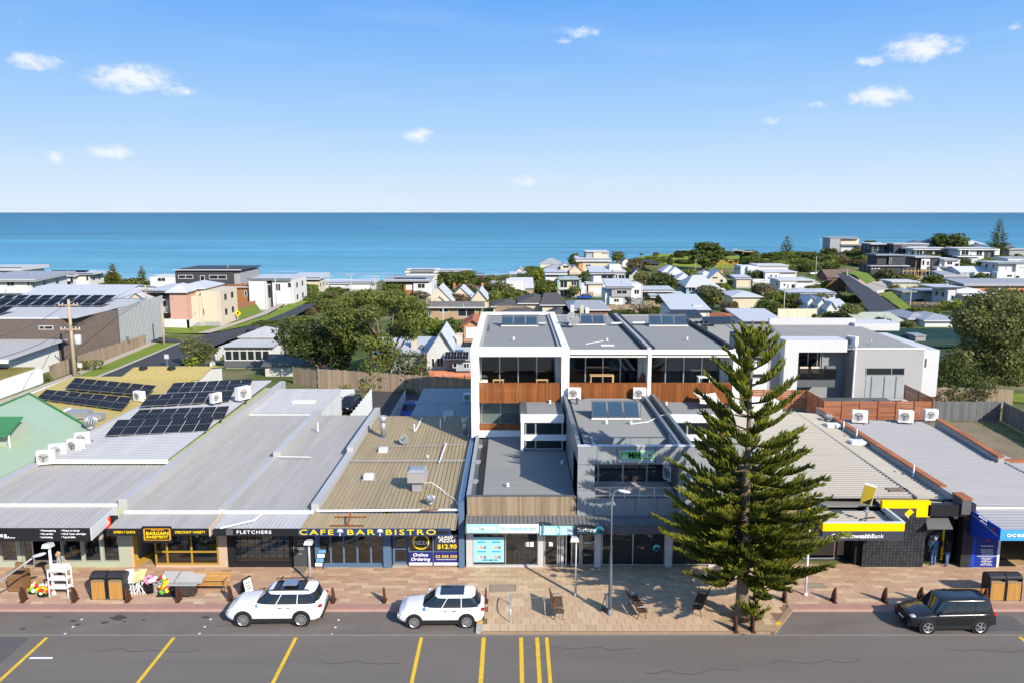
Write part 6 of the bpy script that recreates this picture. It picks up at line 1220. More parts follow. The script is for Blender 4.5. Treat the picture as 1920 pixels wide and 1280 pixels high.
# -- the big pine on the build-out
needle=leafmat('pine_needles',(.065,.095,.01),(.3,.3,.03),.38,.9)
barkp=M('pine_bark',(.19,.14,.095),.9,var=.25,stretch=(1,1,4),sc=3,bump=.8,bsc=14)
limbm=M('pine_limb',(.1,.075,.045),.9,var=.25,sc=3)
def frond(L,seed,bare=.3,dens=9.5):
 r2=random.Random(seed);m=MB();N=10;ax=[]
 for i in range(N+1):
  u=i/N;ax.append(Vector((L*u,.04*L*math.sin(u*4+seed),L*(.10*u-.16*math.sin(u*2.6)*.6+.12*u**3))))
 w=MB();w.tube(ax,[.012+.035*(1-i/N)*min(1,L/2.5)for i in range(N+1)],5)
 def axp(u):u=min(max(u,0),.9999)*N;i=int(u);return ax[i].lerp(ax[i+1],u-i)
 n=max(8,int(L*dens))
 for k in range(n):
  u=bare+(1-bare)*(k+.5)/n;p=axp(u);d=(axp(u+.04)-axp(u-.04)).normalized()
  ln=.62*min(1,.55+L*.18)*(1.05-.55*max(0,u-.45)/.55)*(.75+.25*min(1,(u-bare)/.15))
  for sgn in(-1,1,-1,1):
   l2=ln*r2.uniform(.6,1.12);out=Vector((0,sgn,0));el_=r2.uniform(.25,1.15);p2=axp(u+r2.uniform(-.02,.02))
   a=(d*r2.uniform(.5,1.0)+out*math.cos(el_)*1.0+Vector((0,0,1))*math.sin(el_)*.8).normalized()
   b_=(a+Vector((0,0,.45))+d*.35).normalized();m.tube([p2,p2+a*l2*.45,p2+a*l2*.45+b_*l2*.35,p2+a*l2*.45+b_*l2*.62],[.018,.042,.034,.007],4,False)
 for k in range(5):
  a=Vector((1,r2.uniform(-.5,.5),r2.uniform(0,.9))).normalized();m.tube([ax[-1],ax[-1]+a*.25,ax[-1]+a*.42+Vector((0,0,.06))],[.02,.035,.006],4,False)
 me=bpy.data.meshes.new('branch');o=len(w.v);me.from_pydata(w.v+m.v,[],w.f+[tuple(i+o for i in f)for f in m.f]);me.materials.append(limbm);me.materials.append(needle)
 me.polygons.foreach_set('material_index',[0]*len(w.f)+[1]*len(m.f));me.shade_smooth();return me
FR={L:[frond(L,3*j+int(L*10),.18 if L>2.5 else(.3 if L>1.5 else.18))for j in range(3)]for L in(.8,1.5,2.3,3.2,4.2)}
def pine(loc,ht,prof,tiers,lab,lean=(0,0),tr=.3,name='pine_tree',seed=2,up=1.):
 t=T(name,lab,'pine tree',loc);r2=random.Random(seed);l=Vector(loc)
 def ctr(z):u=z/ht;return l+Vector((lean[0]*u,lean[1]*u,z))
 m=MB();N=16;m.tube([ctr(ht*i/N)for i in range(N+1)],[tr*(1-.93*(i/N)**.85)+(.18*tr if i==0 else 0)for i in range(N+1)],12);m.obj('trunk',barkp,t,True)
 for ti,z in enumerate(tiers):
  R0=float(np.interp(z,[p[0]for p in prof],[p[1]for p in prof]));nb=5 if z>ht*.62 else(7 if z>ht*.42 else 9);a0=r2.uniform(0,6.28)
  for k in range(nb):
   R1=R0*r2.uniform(.68,1.1);L=min(FR,key=lambda q_:abs(q_-R1));me=r2.choice(FR[L]);s_=R1/L
   o=bpy.data.objects.new('branch',me);COL.objects.link(o);o.parent=t;zz=z+r2.uniform(-.12,.12)
   o.location=ctr(zz)-l;el_=(.03+.6*(z/ht)**2.3)*up+r2.uniform(-.12,.13)
   o.rotation_euler=Euler((r2.uniform(-.25,.25),-el_,a0+2*math.pi*k/nb+r2.uniform(-.2,.2)),'XYZ');ss=max(.75,min(1.2,s_));o.scale=(s_,ss,ss)
 return t
PB=on(1390,1160,.1);PH=at(1412,600,PB.y).z-.1
tiers=[];z=2.45
while z<PH-.5:tiers.append(z);z+=.43 if z<6 else(.55 if z<8 else.74)*(1 if z<13.5 else.6)
pine(PB,PH,[(2.0,3.2),(2.7,4.2),(3.6,4.5),(4.6,4.2),(6,3.95),(7.5,3.5),(8.8,3.0),(10.2,2.6),(11.8,2.2),(12.9,1.95),(13.6,1.6),(14.5,.85),(15.3,.4)],tiers,'tall Norfolk Island pine with tiered branches on the paved build-out',lean=(at(1412,600,PB.y).x-PB.x,0),tr=.36)
m=MB();n=26;m.slab([(TREE.x+1.75*(1+.12*math.sin(5*k))*math.cos(2*math.pi*k/n),TREE.y-.15+1.25*(1+.1*math.sin(3*k))*math.sin(2*math.pi*k/n),.108)for k in range(n)],.03);tag(m.obj('tree_bed',M('sandy_soil',(.36,.26,.15),.95,var=.25,sc=2,fine=.3,bsc=16),bpy.data.objects['build_out']))
sp=on(1401,1158,.1)+Vector((0,-.55,0));t=T('pine_sapling','low bright green pine sapling sprouting at the foot of the big pine','sapling',sp);r2=random.Random(4)
for k in range(11):
 o=bpy.data.objects.new('branch',r2.choice(FR[.8]));COL.objects.link(o);o.parent=t;o.location=(0,0,.15+.05*k);s_=r2.uniform(.8,1.15)*(1.15-.05*k);o.scale=(s_,s_,s_);o.rotation_euler=(0,-r2.uniform(.1,.6)-.04*k,k*2.4)
MB().tube([sp,sp+Vector((0,0,.8))],[.04,.015],6).obj('stem',barkp,t)
# -- leafy trees
def leaves(blobs,leaf,dens,seed,flat=.0,name='crown',mat=None,par=None,off=Vector((0,0,0)),aspect=.55,hollow=.5):
 """many small leaf faces through the crown's volume"""
 g=np.random.default_rng(seed);P_=[];NN=[]
 for(c,r)in blobs:
  n=int(dens*1.9*(r[0]*r[1]*r[2])**(2/3));d=g.normal(size=(n,3));d/=np.linalg.norm(d,axis=1)[:,None];rr=(hollow+(1-hollow)*g.random(n)**.6)[:,None]
  bump=1+.16*np.sin(d[:,:1]*5+seed)*np.cos(d[:,1:2]*6+1.3*seed)+.1*np.sin(d[:,2:3]*9+seed)
  P_.append(np.array(c)+d*np.array(r)*rr*bump);NN.append(d)
 P_=np.concatenate(P_);NN=np.concatenate(NN);n=len(P_)
 nn=NN*.6+g.normal(size=(n,3))*.75+np.array([0,0,.35]);nn/=np.linalg.norm(nn,axis=1)[:,None]
 a=np.cross(nn,g.normal(size=(n,3)));a/=np.linalg.norm(a,axis=1)[:,None];b_=np.cross(nn,a);s_=(leaf*g.uniform(.6,1.35,n))[:,None]
 V=np.stack([P_-a*s_,P_+b_*s_*aspect,P_+a*s_,P_-b_*s_*aspect],1).reshape(-1,3)-np.array(off)
 me=bpy.data.meshes.new(name);me.vertices.add(4*n);me.vertices.foreach_set('co',V.astype(np.float32).ravel());me.loops.add(4*n);me.loops.foreach_set('vertex_index',np.arange(4*n,dtype=np.int32));me.polygons.add(n);me.polygons.foreach_set('loop_start',np.arange(0,4*n,4,dtype=np.int32));me.polygons.foreach_set('loop_total',np.full(n,4,dtype=np.int32));me.update();me.validate()
 if mat:me.materials.append(mat)
 o=bpy.data.objects.new(name,me);COL.objects.link(o)
 if par:o.parent=par
 return o
LM=dict(olive=leafmat('olive_leaves',(.07,.095,.018),(.25,.275,.06),.42,.35),dark=leafmat('dark_leaves',(.04,.065,.014),(.15,.185,.04),.38,.4),gum=leafmat('gum_leaves',(.08,.095,.027),(.25,.255,.085),.42,.3),lime=leafmat('lime_leaves',(.12,.18,.01),(.34,.36,.035),.4,.6),mid=leafmat('mid_leaves',(.075,.115,.02),(.24,.27,.05),.4,.3),brown=leafmat('brown_leaves',(.09,.07,.035),(.24,.185,.1),.3,.4),grey=leafmat('grey_leaves',(.08,.09,.055),(.22,.22,.13),.3,.4),rust=leafmat('rust_leaves',(.14,.08,.035),(.3,.19,.08),.3,.5))
barkt=M('tree_bark',(.16,.12,.09),.9,var=.3,stretch=(2,2,.5),sc=3)
def tree_px(name,lab,base,Y,blobs,mat,leaf=.16,dens=90,seed=1,limbs=(),tr=.3,cat='tree',dz=None):
 """crown blobs given as (px,py,rx,ry[,dy]) in photograph pixels at the tree's own distance"""
 b_=at(base[0],base[1],Y);
 if dz is not None:b_.z=dz
 t=T(name,lab,cat,b_);B=[]
 sc=at(base[0]+100,base[1],Y).x-b_.x
 for q_ in blobs:
  c=at(q_[0],q_[1],Y+(q_[4]if len(q_)>4 else 0));rx,rz=q_[2]*sc/100,q_[3]*sc/100;B.append(((c.x,c.y,c.z),(rx,(rx+rz)/2,rz)))
 leaves(B,leaf,dens,seed,mat=LM[mat],par=t,off=b_)
 m=MB();r2=random.Random(seed);top_=Vector(B[0][0])
 tips=[at(p[0],p[1],Y+r2.uniform(-1,1))for p in limbs]or[Vector(c)+Vector((0,0,-.2*r[2]))for c,r in B[:7]]
 zmid=b_.z+(min(p.z for p in tips)-b_.z)*.35;fork=Vector((b_.x,b_.y,max(zmid,b_.z+.3)))
 m.tube([b_-Vector((0,0,.6)),b_+(fork-b_)*.5,fork],[tr*1.2,tr,tr*.85],8)
 for p in tips:
  mid_=fork.lerp(p,.5)+Vector((r2.uniform(-.4,.4),r2.uniform(-.4,.4),r2.uniform(0,.5)))*min(1,tr*3);m.tube([fork,mid_,p],[tr*.7,tr*.42,tr*.12],6)
 m.obj('trunk',barkt,t,True);return t
tree_px('gum_tree','wide olive eucalyptus with bare forked limbs behind the long paling fence',(728,722),95,[(632,578,26,18),(652,592,24,16,-2),(668,563,26,16,1),(690,556,24,15),(712,566,24,16,2),(738,558,26,16,-1),(762,568,24,17),(782,583,22,18,1),(795,600,16,14),(770,600,24,18,-2),(748,588,22,15,2),(700,585,24,15,-3),(676,600,26,17,2),(640,610,26,18,-1),(618,600,18,16),(660,628,28,16,0),(692,622,24,16,2),(712,640,28,17,-1),(745,618,22,15,1),(768,622,22,16),(690,645,22,14,-2),(650,645,22,14,1)],'olive',.17,215,3,[(640,585),(668,568),(700,562),(740,566),(775,590),(640,612),(715,640),(768,620),(690,600)],.33)
tree_px('shade_tree','dense dark green tree left of the eucalyptus',(600,700),98,[(545,628,32,24),(585,628,34,26),(620,640,34,28,-1),(560,650,34,22,-1),(600,665,34,22,1),(635,668,26,26),(650,640,22,26,-1)],'dark',.2,165,5,(),.3)
tree_px('understorey_tree','dark leafy tree under the eucalyptus against the fence',(722,728),92.8,[(700,690,26,26),(735,670,22,22,1),(725,705,30,20),(690,712,22,16)],'olive',.17,120,6,(),.18)
tree_px('bushy_tree','brownish green bushy tree beside the orange container',(778,728),92,[(775,680,28,24),(760,700,24,18),(790,702,20,18),(775,710,26,14)],'gum',.16,135,7,(),.15)
tree_px('big_tree','large olive brown tree at the right edge beside the vacant lot',(1862,728),88,[(1850,575,40,30),(1895,570,44,32,1),(1820,600,34,28,-1),(1880,615,46,32,-2),(1925,610,44,40),(1835,650,40,30),(1880,665,44,32,-1),(1925,670,40,36,1),(1800,670,26,22,-1),(1850,700,34,20),(1900,705,34,18),(1775,690,18,20),(1805,610,18,18)],'gum',.2,200,9,(),.4)
tree_px('dark_tree','dark spreading tree beside the white cantilevered house',(1790,738),85,[(1785,690,26,30),(1815,710,30,24),(1765,712,20,24),(1840,722,24,18,1)],'dark',.17,130,10,(),.16)
tree_px('garden_tree','dark bushy tree in front of the green roof beyond the white house',(1665,660),120,[(1660,630,30,16),(1690,640,30,16,1),(1635,640,24,14),(1712,628,20,14)],'dark',.2,120,12,(),.2)
tree_px('street_shrub','rounded brown green shrub between the road and the porch house',(368,690),106,[(368,655,28,20),(352,648,18,16,1),(385,660,22,20),(370,672,16,14)],'gum',.17,120,13,(),.14)
tree_px('cabbage_palm','spiky yellow green palm clump beside the road shrub',(357,692),104,[(357,680,16,12),(352,686,12,8)],'lime',.3,26,14,(),.12)
tree_px('wall_shrub','dark shrub against the grey ribbed wall above the paling fence',(215,650),119,[(215,633,22,18),(205,642,18,12),(228,640,14,12)],'brown',.16,110,15,(),.1)
tree_px('verge_shrub','low green shrub on the path side below the paling fence',(168,690),104,[(168,682,18,9),(152,684,14,9),(185,680,10,7)],'mid',.15,110,16,(),.06)
tree_px('garden_shrub','small shrub in front of the low white wall by the power pole',(92,712),97,[(92,708,9,6)],'mid',.14,110,17,(),.05)
for k,(px_,py_,rx,lab)in enumerate(((645,729,13,'weedy green clump at the foot of the paling fence, left'),(690,728,16,'weedy green clump at the foot of the paling fence, middle'),(760,736,22,'dark creeper patch at the foot of the paling fence'),(800,740,20,'dark green weeds near the fence foot beside the grey shed'),(870,738,10,'green weeds at the fence foot by the apartment wall'))):
 tree_px('weed_clump',lab,(px_,py_),90.5,[(px_,py_-4,rx,6),(px_+6,py_-3,rx*.7,5)],'mid',.12,110,20+k,(),.03,'weeds')
tree_px('creeper_shrub','reddish leaved shrub below the white cantilevered house',(1740,735),80,[(1738,722,12,14),(1745,712,8,10)],'rust',.13,130,27,(),.06)
tree_px('bottlebrush','low bushy shrub before the paling fence at the right',(1800,752),82,[(1795,738,24,14),(1830,745,24,12),(1850,728,20,18)],'gum',.14,130,28,(),.08)
# -- rear yard, fences and sheds
yard=M('yard_asphalt',(.07,.064,.06),.9,var=.2,sc=.4,fine=.2,bsc=12)
struct(MB().slab([(-16.2,65.2,.02),(-3,65.2,.02),(-3,90,.02),(-16.2,93,.02)],.1),'yard',yard)
palm=M('grey_paling',(.26,.2,.14),.9,var=.2,stretch=(8,8,.5),sc=1,rnd=.22,isl=.25)
def paling_fence(a,b_,h,lab,step=.14,lim=300,z=None,hv=.06,mat=None,post=2.6,name='paling_fence',h1=None):
 a=Vector(a);b_=Vector(b_);t=T(name,lab,'fence',(a+b_)/2);d=(b_-a);L=d.length;u=d/L;pn=Vector((u.y,-u.x,0)).normalized();n=int(L/step);mat=mat or palm;rest=MB();h1=h1 or h
 me=bpy.data.meshes.new('paling');v=MB().box(-step*.46,step*.46,-.01,.01,0,1);me.from_pydata(v.v,[],v.f);me.materials.append(mat);ang=math.atan2(u.y,u.x)
 for k in range(n):
  p=a+u*(k+.5)*step+pn*R_.uniform(0,.02);hh=h+(h1-h)*k/n+R_.uniform(-hv,hv)
  if k<lim:
   o=bpy.data.objects.new('paling',me);COL.objects.link(o);o.parent=t;o.location=p-ORG[t];o.rotation_euler.z=ang;o.scale=(1,1,hh)
  else:rest.obox((p.x,p.y,p.z+hh/2),step*.92,.02,hh,Matrix.Rotation(ang,3,'Z'))
 if rest.v:rest.obj('paling',mat,t,kind='stuff')
 for k in range(int(L/post)+1):
  p=a+u*k*post-pn*.06;MB().obox((p.x,p.y,p.z+h*.5),.1,.1,h+.1).obj('post',mat,t)
 for f in(.25,.8):c=(a+b_)/2-pn*.03;MB().obox((c.x,c.y,c.z+h*f),L,.04,.08,Matrix.Rotation(ang,3,'Z')@Matrix.Rotation(-math.atan2(d.z,math.hypot(d.x,d.y)),3,'Y')).obj('rail',mat,t)
 return t
fa,fb=on(592,731,0),on(882,742,0);paling_fence((fa.x,93.2,0),(-4.6,89,0),2.35,'long grey timber paling fence across the rear yard behind the cafe',.16,160,h1=2.0)
paling_fence((fa.x-3.6,95.5,0),(fa.x-.1,93.3,0),2.1,'short brown paling fence section behind the white roofed shed',.16)
wf=M('pale_steel_sheet',(.55,.6,.61),.5,.1,var=.05)
for x,y0,y1,lab in((-14.9,68,82.5,'pale steel fence in the rear yard, the left of two'),(-11.2,70,81.5,'pale steel fence in the rear yard, the right of two')):
 t=T('steel_fence',lab,'fence',(x,(y0+y1)/2,0));n=int((y1-y0)/1.2)
 for k in range(n):MB().sheet((x,y0+(y1-y0)*k/n,.05),(x,y0+(y1-y0)*(k+.97)/n,.05),(x,y0+(y1-y0)*(k+.97)/n,2.3),(x,y0+(y1-y0)*k/n,2.3),4,.03,.4,.02).obj('panel',wf,t)
 for k in range(n+1):y=y0+(y1-y0)*k/n;MB().box(x-.04,x+.04,y-.04,y+.04,0,2.4).obj('post',wf,t)
gt=T('yard_gate','pale braced gate panel between the white roofed shed and the fence','gate',(-20,84,0));MB().box(-22.5,-17,84,84.08,.2,1.9).obj('panel',wf,gt);m=MB();m.tube([(-22.5,83.95,.2),(-20,83.95,1.9),(-17,83.95,.3)],.05,5);m.obj('brace',dkgrey,gt)
gs=T('garage','grey flat roofed garage at the rear beside the white framed apartments','garage',(-6,70,0));MB().box(-8.8,-3.2,66,79,0,2.75).obj('wall',midgrey,gs);m=MB();m.sheet((-9,65.8,2.85),(-9,73,2.9),(-3.1,73,2.9),(-3.1,65.8,2.85),30,.03);m.obj('roof',M('garage_roof',(.3,.33,.33),.6),gs);m=MB();m.sheet((-9,73.1,2.95),(-9,79.2,3.05),(-3.1,79.2,3.05),(-3.1,73.1,2.95),24,.03);m.obj('roof',MATS['garage_roof'],gs);MB().box(-6.2,-5.2,66.5,70.5,2.93,2.98).obj('roof_sheet',zincp,gs)
p=on(878,752,3.0);condenser((p.x,p.y,2.95),0,'dark condenser on the garage roof against the apartment wall',1.1)
# -- shed with dark roof and orange container
def gable(par,x0,x1,y0,y1,z0,ze,zr_,wall_,roof_,axis='x',over=.4,th=.12,n=0,names=('wall','roof')):
 """a gabled body; axis x: ridge runs along x, axis y: ridge runs along the view"""
 if axis=='x':
  ym=(y0+y1)/2;MB().prism([(x0,y0,z0),(x0,y0,ze),(x0,ym,zr_),(x0,y1,ze),(x0,y1,z0)],(x1-x0,0,0)).obj(names[0],wall_,par)
  k=over*(zr_-ze)/(ym-y0)
  for(ya,za,yb_,zb2)in((y0-over,ze-k,ym,zr_),(y1+over,ze-k,ym,zr_)):
   A,B,C,D=(x0-over,ya,za+th),(x1+over,ya,za+th),(x1+over,yb_,zb2+th),(x0-over,yb_,zb2+th)
   m=MB();(m.sheet(A,B,C,D,n,.03,.3,th*.8)if n else m.slab([A,B,C,D],th*.9));m.obj(names[1],roof_,par)
 else:
  xm=(x0+x1)/2;MB().prism([(x0,y0,z0),(x0,y0,ze),(xm,y0,zr_),(x1,y0,ze),(x1,y0,z0)],(0,y1-y0,0)).obj(names[0],wall_,par)
  k=over*(zr_-ze)/(xm-x0)
  for(xa_,za,xb_,zb2)in((x0-over,ze-k,xm,zr_),(x1+over,ze-k,xm,zr_)):
   A,B,C,D=(xa_,y0-over,za+th),(xa_,y1+over,za+th),(xb_,y1+over,zb2+th),(xb_,y0-over,zb2+th)
   m=MB();(m.sheet(A,B,C,D,n,.03,.3,th*.8)if n else m.slab([A,B,C,D],th*.9));m.obj(names[1],roof_,par)
def hip(par,x0,x1,y0,y1,z0,ze,zr_,wall_,roof_,over=.5,ridge=None,names=('wall','roof'),base=True):
 if base:MB().box(x0,x1,y0,y1,z0,ze).obj(names[0],wall_,par)
 a,b_,c,d=x0-over,x1+over,y0-over,y1+over;r=(b_-a)/2-(d-c)/2 if ridge is None else ridge/2;xm,ym=(a+b_)/2,(c+d)/2
 if r>=0:R1,R2=(xm-r,ym,zr_),(xm+r,ym,zr_);fs=[(0,1,5,4),(1,2,5),(2,3,4,5),(3,0,4)]
 else:r=-r;R1,R2=(xm,ym-r,zr_),(xm,ym+r,zr_);fs=[(0,1,4),(1,2,5,4),(2,3,5),(3,0,4,5)]
 vs=[(a,c,ze),(b_,c,ze),(b_,d,ze),(a,d,ze),R1,R2];lo=[(x,y,ze-.15)for x,y,z in vs[:4]]
 m=MB();m.add(vs+lo,fs+[(0,6,7,1),(1,7,8,2),(2,8,9,3),(3,9,6,0),(9,8,7,6)]);return m.obj(names[1],roof_,par)
sd=T('garden_shed','low white walled shed with dark roof before the shade trees','shed',(-28,101,0));xa_,xb_=PX(497,100,1),PX(600,100,1)
gable(sd,xa_,xb_,100,107,0,at(545,685,100).z,at(545,667,103.5).z+.15,M('shed_white',(.5,.47,.42),.8),M('shed_roof',(.1,.1,.09),.8,var=.2),'x');MB().px(578,688,582,694,99.95,.04).obj('light',white,sd)
cn=T('shipping_container','rusty orange shipping container behind the paling fence','container',(-10,95,0));xa_,xb_=PX(799,94,2),PX(884,94,2);zc_=at(840,706,94).z
orc=M('rusty_orange',(.42,.17,.05),.75,var=.3,sc=1.2);MB().box(xa_,xb_+2,94.06,98.5,0,zc_).obj('body',orc,cn);m=MB();m.sheet((xa_,94.05,.1),(xb_+2,94.05,.1),(xb_+2,94.05,zc_-.1),(xa_,94.05,zc_-.1),26,.05,.5,.02);m.obj('side',orc,cn);m=MB();m.sheet((xa_,94,zc_+.05),(xa_,98.6,zc_+.05),(xb_+2,98.6,zc_+.05),(xb_+2,94,zc_+.05),12,.04,.5,.02);m.obj('roof',M('faded_coral_roof',(.5,.2,.11),.7,var=.25,sc=1),cn)
# -- porch house (left), cottage, red roofed garage
def wins(par,specs,Y,fm=white,gm=pane,**k):
 for s_ in specs:winp(par,s_[0],s_[1],s_[2],s_[3],Y,fm,gm,mull=s_[4]if len(s_)>4 else(),**k)
ho=T('porch_house','white timber house with glazed sun porch and solar panels above the road','house',(-42,108,0));Y=106.;z0=0
xa_,xb_=PX(420,Y,2),PX(507,Y,2);ze=at(460,649,Y).z
MB().box(xa_,xb_,Y+.3,Y+9,-.2,ze-.05).obj('wall',offwhite,ho);m=MB();m.sheet((xa_-.6,Y-.4,ze),(xb_+.6,Y-.4,ze),(xb_+.2,Y+6,at(460,634,Y+6).z),(xa_+.4,Y+6,at(460,634,Y+6).z),24,.03);m.obj('roof',zincp,ho)
hip(ho,PX(452,Y+6,4),PX(524,Y+6,4),Y+5.5,Y+11,z0,at(460,632,Y+5).z,at(480,612,Y+8).z,offwhite,zincp,.3)
for k in range(6):a=421.5+14*k;winp(ho,a,652,a+13.4,676,Y+.18,offwhite,doorglass if k<4 else pane,rails=(657,),fw=.12)
MB().px(420,677,507,688,Y+.1,.2).obj('base_board',dkgrey,ho)
room(ho,xa_+.1,xb_-.1,Y+.45,Y+5,.3,ze-.2,offwhite,inwood)
solar(onq([(461,617,),(512,617),(510,630),(457,630)],at(480,616,Y+8).z,at(480,631,Y+5.5).z),5,'solar panels on the grey roof of the porch house',cells=2)
ct=T('cottage','pale blue weatherboard cottage with grey gabled roof and two chimneys','house',(-14,106,0));Y=100.
wb_=M('blue_weatherboard',(.3,.36,.41),.7,var=.06);ctr_=M('cottage_roof',(.42,.45,.48),.55,.1,var=.08,stretch=(2,.3,1))
zr_=at(790,631,Y+6).z;ze=at(790,662,Y+1).z;MB().box(PX(690,Y,2),PX(858,Y,2),Y+1,Y+11,-.2,ze).obj('wall',wb_,ct)
xl_,xr_=PX(690,Y,4),PX(858,Y,4);m=MB();m.sheet((xl_,Y+.4,ze),(xr_,Y+.4,ze),(xr_,Y+6,zr_),(xl_,Y+6,zr_),40,.03);m.obj('roof',ctr_,ct);m=MB();m.sheet((xl_,Y+11.6,ze),(xr_,Y+11.6,ze),(xr_,Y+6,zr_),(xl_,Y+6,zr_),40,.03);m.obj('roof',ctr_,ct)
xg0,xg1=PX(800,Y-2,4),PX(856,Y-2,4);gable(ct,xg0,xg1,Y-2,Y+6,0,at(820,664,Y-2).z,at(838,622,Y-2).z,M('pale_gable',(.5,.52,.5),.7),ctr_,'y',.5,.12,14)
for a in(777,862):
 p=at(a,650,Y+2.5);ch=MB().box(p.x-.38,p.x+.38,p.y-.35,p.y+.35,ze-.2,at(a,634 if a==777 else 627,Y+2.5).z).obj('chimney',M('chimney_cream',(.52,.46,.38),.8),ct);q_=at(a,634 if a==777 else 627,Y+2.5);MB().box(p.x-.45,p.x+.45,p.y-.42,p.y+.42,q_.z+.002,q_.z+.14).obj('chimney_cap',MATS['chimney_cream'],ch)
wins(ct,[(809,671,815,688),(819,670,831,688,(825,))],Y-2.05,white,pane)
MB().px(855,675,884,695,Y-3.9,3).obj('wall',wb_,ct);wins(ct,[(849,679,857,689),(869,680,880,690,(875,))],Y-3.98,white,pane);p0_,p1_=at(831,674,Y-4),at(884,674,Y-4);m=MB();m.sheet((p0_.x,Y-4.3,p0_.z),(p1_.x,Y-4.3,p1_.z),(p1_.x,Y+.5,p1_.z+1.2),(p0_.x,Y+.5,p0_.z+1.2),14,.03);m.obj('roof',ctr_,ct)
solar(onq([(835,659),(879,659),(878,673),(833,673)],p0_.z+.95,p0_.z+.25),4,'row of four solar panels on the cottage roof',cells=2)
solar(onq([(867,641),(885,641),(883,650),(864,650)],p0_.z+2.0,p0_.z+1.5),2,'small solar panels behind the row on the cottage roof',cells=2)
p=at(791,651,Y+2);tag(MB().lathe(p,[(.0,0),(.3,.02),(.36,.08),(.3,.12),(0,.12)],16,Vector((.1,-.8,.5))).obj('roof_vent_disc',dkgrey),'dark round disc on the grey cottage roof','satellite dish')
rg=T('garage','small garage with red tiled gable and white roller door behind the cottage','garage',(-8,118,0));Y=112.;gable(rg,PX(870,Y,2),PX(902,Y,2),Y,Y+7,-.3,at(880,610,Y).z,at(886,600,Y).z,M('garage_brick',(.42,.25,.15),.8),tilered,'y',.5);MB().px(874,614,896,634,Y-.06,.08).obj('roller_door',white,rg)
# -- mustard and green roofs, left edge
ms=T('hall_building','mustard metal roofed hall carrying two solar arrays beside the side street','building',(-38,70,0))
MB().box(-44.1,-31.7,56,78.8,-.2,3.9).obj('wall',sage,ms);m=MB();m.sheet((-44.3,56,4.0),(-44.3,78.9,4.35),(-31.6,78.9,4.35),(-31.6,56,4.0),34,.02);m.obj('roof',yellowroof,ms)
MB().box(-44.45,-44.25,56,79,3.8,4.3).obj('gutter',white,ms)
Yg=77.5;gable(ms,PX(226,Yg,4),PX(372,Yg,4),Yg,Yg+6.5,0,4.3,at(300,690,Yg+3.2).z,offwhite,yellowroof,'x',.15,.1,14)
for a in(269,322):p=at(a,694,Yg+2.6);MB().lathe((p.x,p.y,p.z-.15),[(.2,0),(.2,.25),(.42,.3),(.36,.55),(0,.62)],12).obj('roof_vent',black,ms)
m=MB();m.sheet((-31.9,51.3,4.0),(-31.9,66,4.05),(-31.35,66,4.05),(-31.35,51.3,4.0),6,.02);
db=T('duct_box','grey duct boxes in the gutter between the green and mustard roofs','duct',on(148,778,4.3));p=on(148,780,4.3);MB().box(p.x-.9,p.x+.9,p.y-.4,p.y+.5,4.2,4.8).obj('box',gal,db);MB().box(p.x+1.0,p.x+2.2,p.y-.8,p.y,4.2,4.65).obj('box',gal,db);m=MB();m.tube([on(120,771,4.5),on(134,765,4.7)],.22,8);m.obj('pipe',gal,db)
gb=T('green_building','building with large pale green roof and dark green tiled dormer at the left edge','building',(-38,52,0))
pts_=[on(-70,905,4.35),on(0,893,4.35),on(105,842,4.35),on(178,808,4.35),on(55,738,5.7),on(-70,790,5.6)]
m=MB();m.slab(pts_,.15);m.obj('roof',greenroof,gb);m=MB();m.tube([pts_[3]+Vector((0,0,.04)),pts_[4]+Vector((0,0,.04)),pts_[5]+Vector((0,0,.04))],.12,5);m.obj('ridge_cap',dkgreen,gb)
MB().prism([(-46,47,-.2),(-33,47,-.2),(-32.2,58,-.2),(-40,64,-.2),(-46,64,-.2)],(0,0,4.3)).obj('wall',sage,gb)
m=MB();nb=22
for k in range(nb):
 a=pts_[0].lerp(pts_[1],.4).lerp(pts_[3],k/nb)
m=MB();dz=4.9;p=on(36,833,4.5);MB().box(p.x-4,p.x,p.y-1.4,p.y+1.4,4.2,5.9).obj('dormer_wall',sage,gb);m.slab([(p.x-5,p.y-2.1,5.75),(p.x+.5,p.y-2.1,5.75),(p.x+.5,p.y-1.9,5.8),(p.x+.35,p.y+.2,6.5),(p.x-5,p.y+.2,6.5)],.1);m.obj('dormer_roof',dkgreen,gb);win(gb,p.x-1.9,p.x-1.0,4.6,5.6,p.y-1.48,white,pane)
MB().tube([(p.x+.3,p.y-1.5,4.3),(p.x+.3,p.y-1.5,5.7)],.06,6).obj('downpipe',white,gb)
# -- side street on the left (drained over the terrain)
def strip(Lp,Rp,name,mat,dz,n=10,m_=4,par=None,kind='structure'):
 L_=[hit(*p)if len(p)==2 else Vector((p[0],p[1],0))for p in Lp];R2_=[hit(*p)if len(p)==2 else Vector((p[0],p[1],0))for p in Rp];vs=[];rows=0
 for i in range(len(L_)-1):
  for k in range(n+(i==len(L_)-2)):
   a=L_[i].lerp(L_[i+1],k/n);b_=R2_[i].lerp(R2_[i+1],k/n);rows+=1
   for j in range(m_+1):p=a.lerp(b_,j/m_);vs.append((p.x,p.y,max(tz(p.x,p.y),-.03)+dz))
 fs=[(i*(m_+1)+j,i*(m_+1)+j+1,(i+1)*(m_+1)+j+1,(i+1)*(m_+1)+j)for i in range(rows-1)for j in range(m_)]
 return tag(MB().add(vs,fs).obj(name,mat,par),kind=kind)
darkroad=M('side_road_asphalt',(.055,.057,.062),.85,var=.15,sc=.2,fine=.15,bsc=8)
pathm=M('path_concrete',(.42,.36,.28),.85,var=.08)
kerbm=M('kerb_concrete',(.4,.37,.33),.85,var=.1)
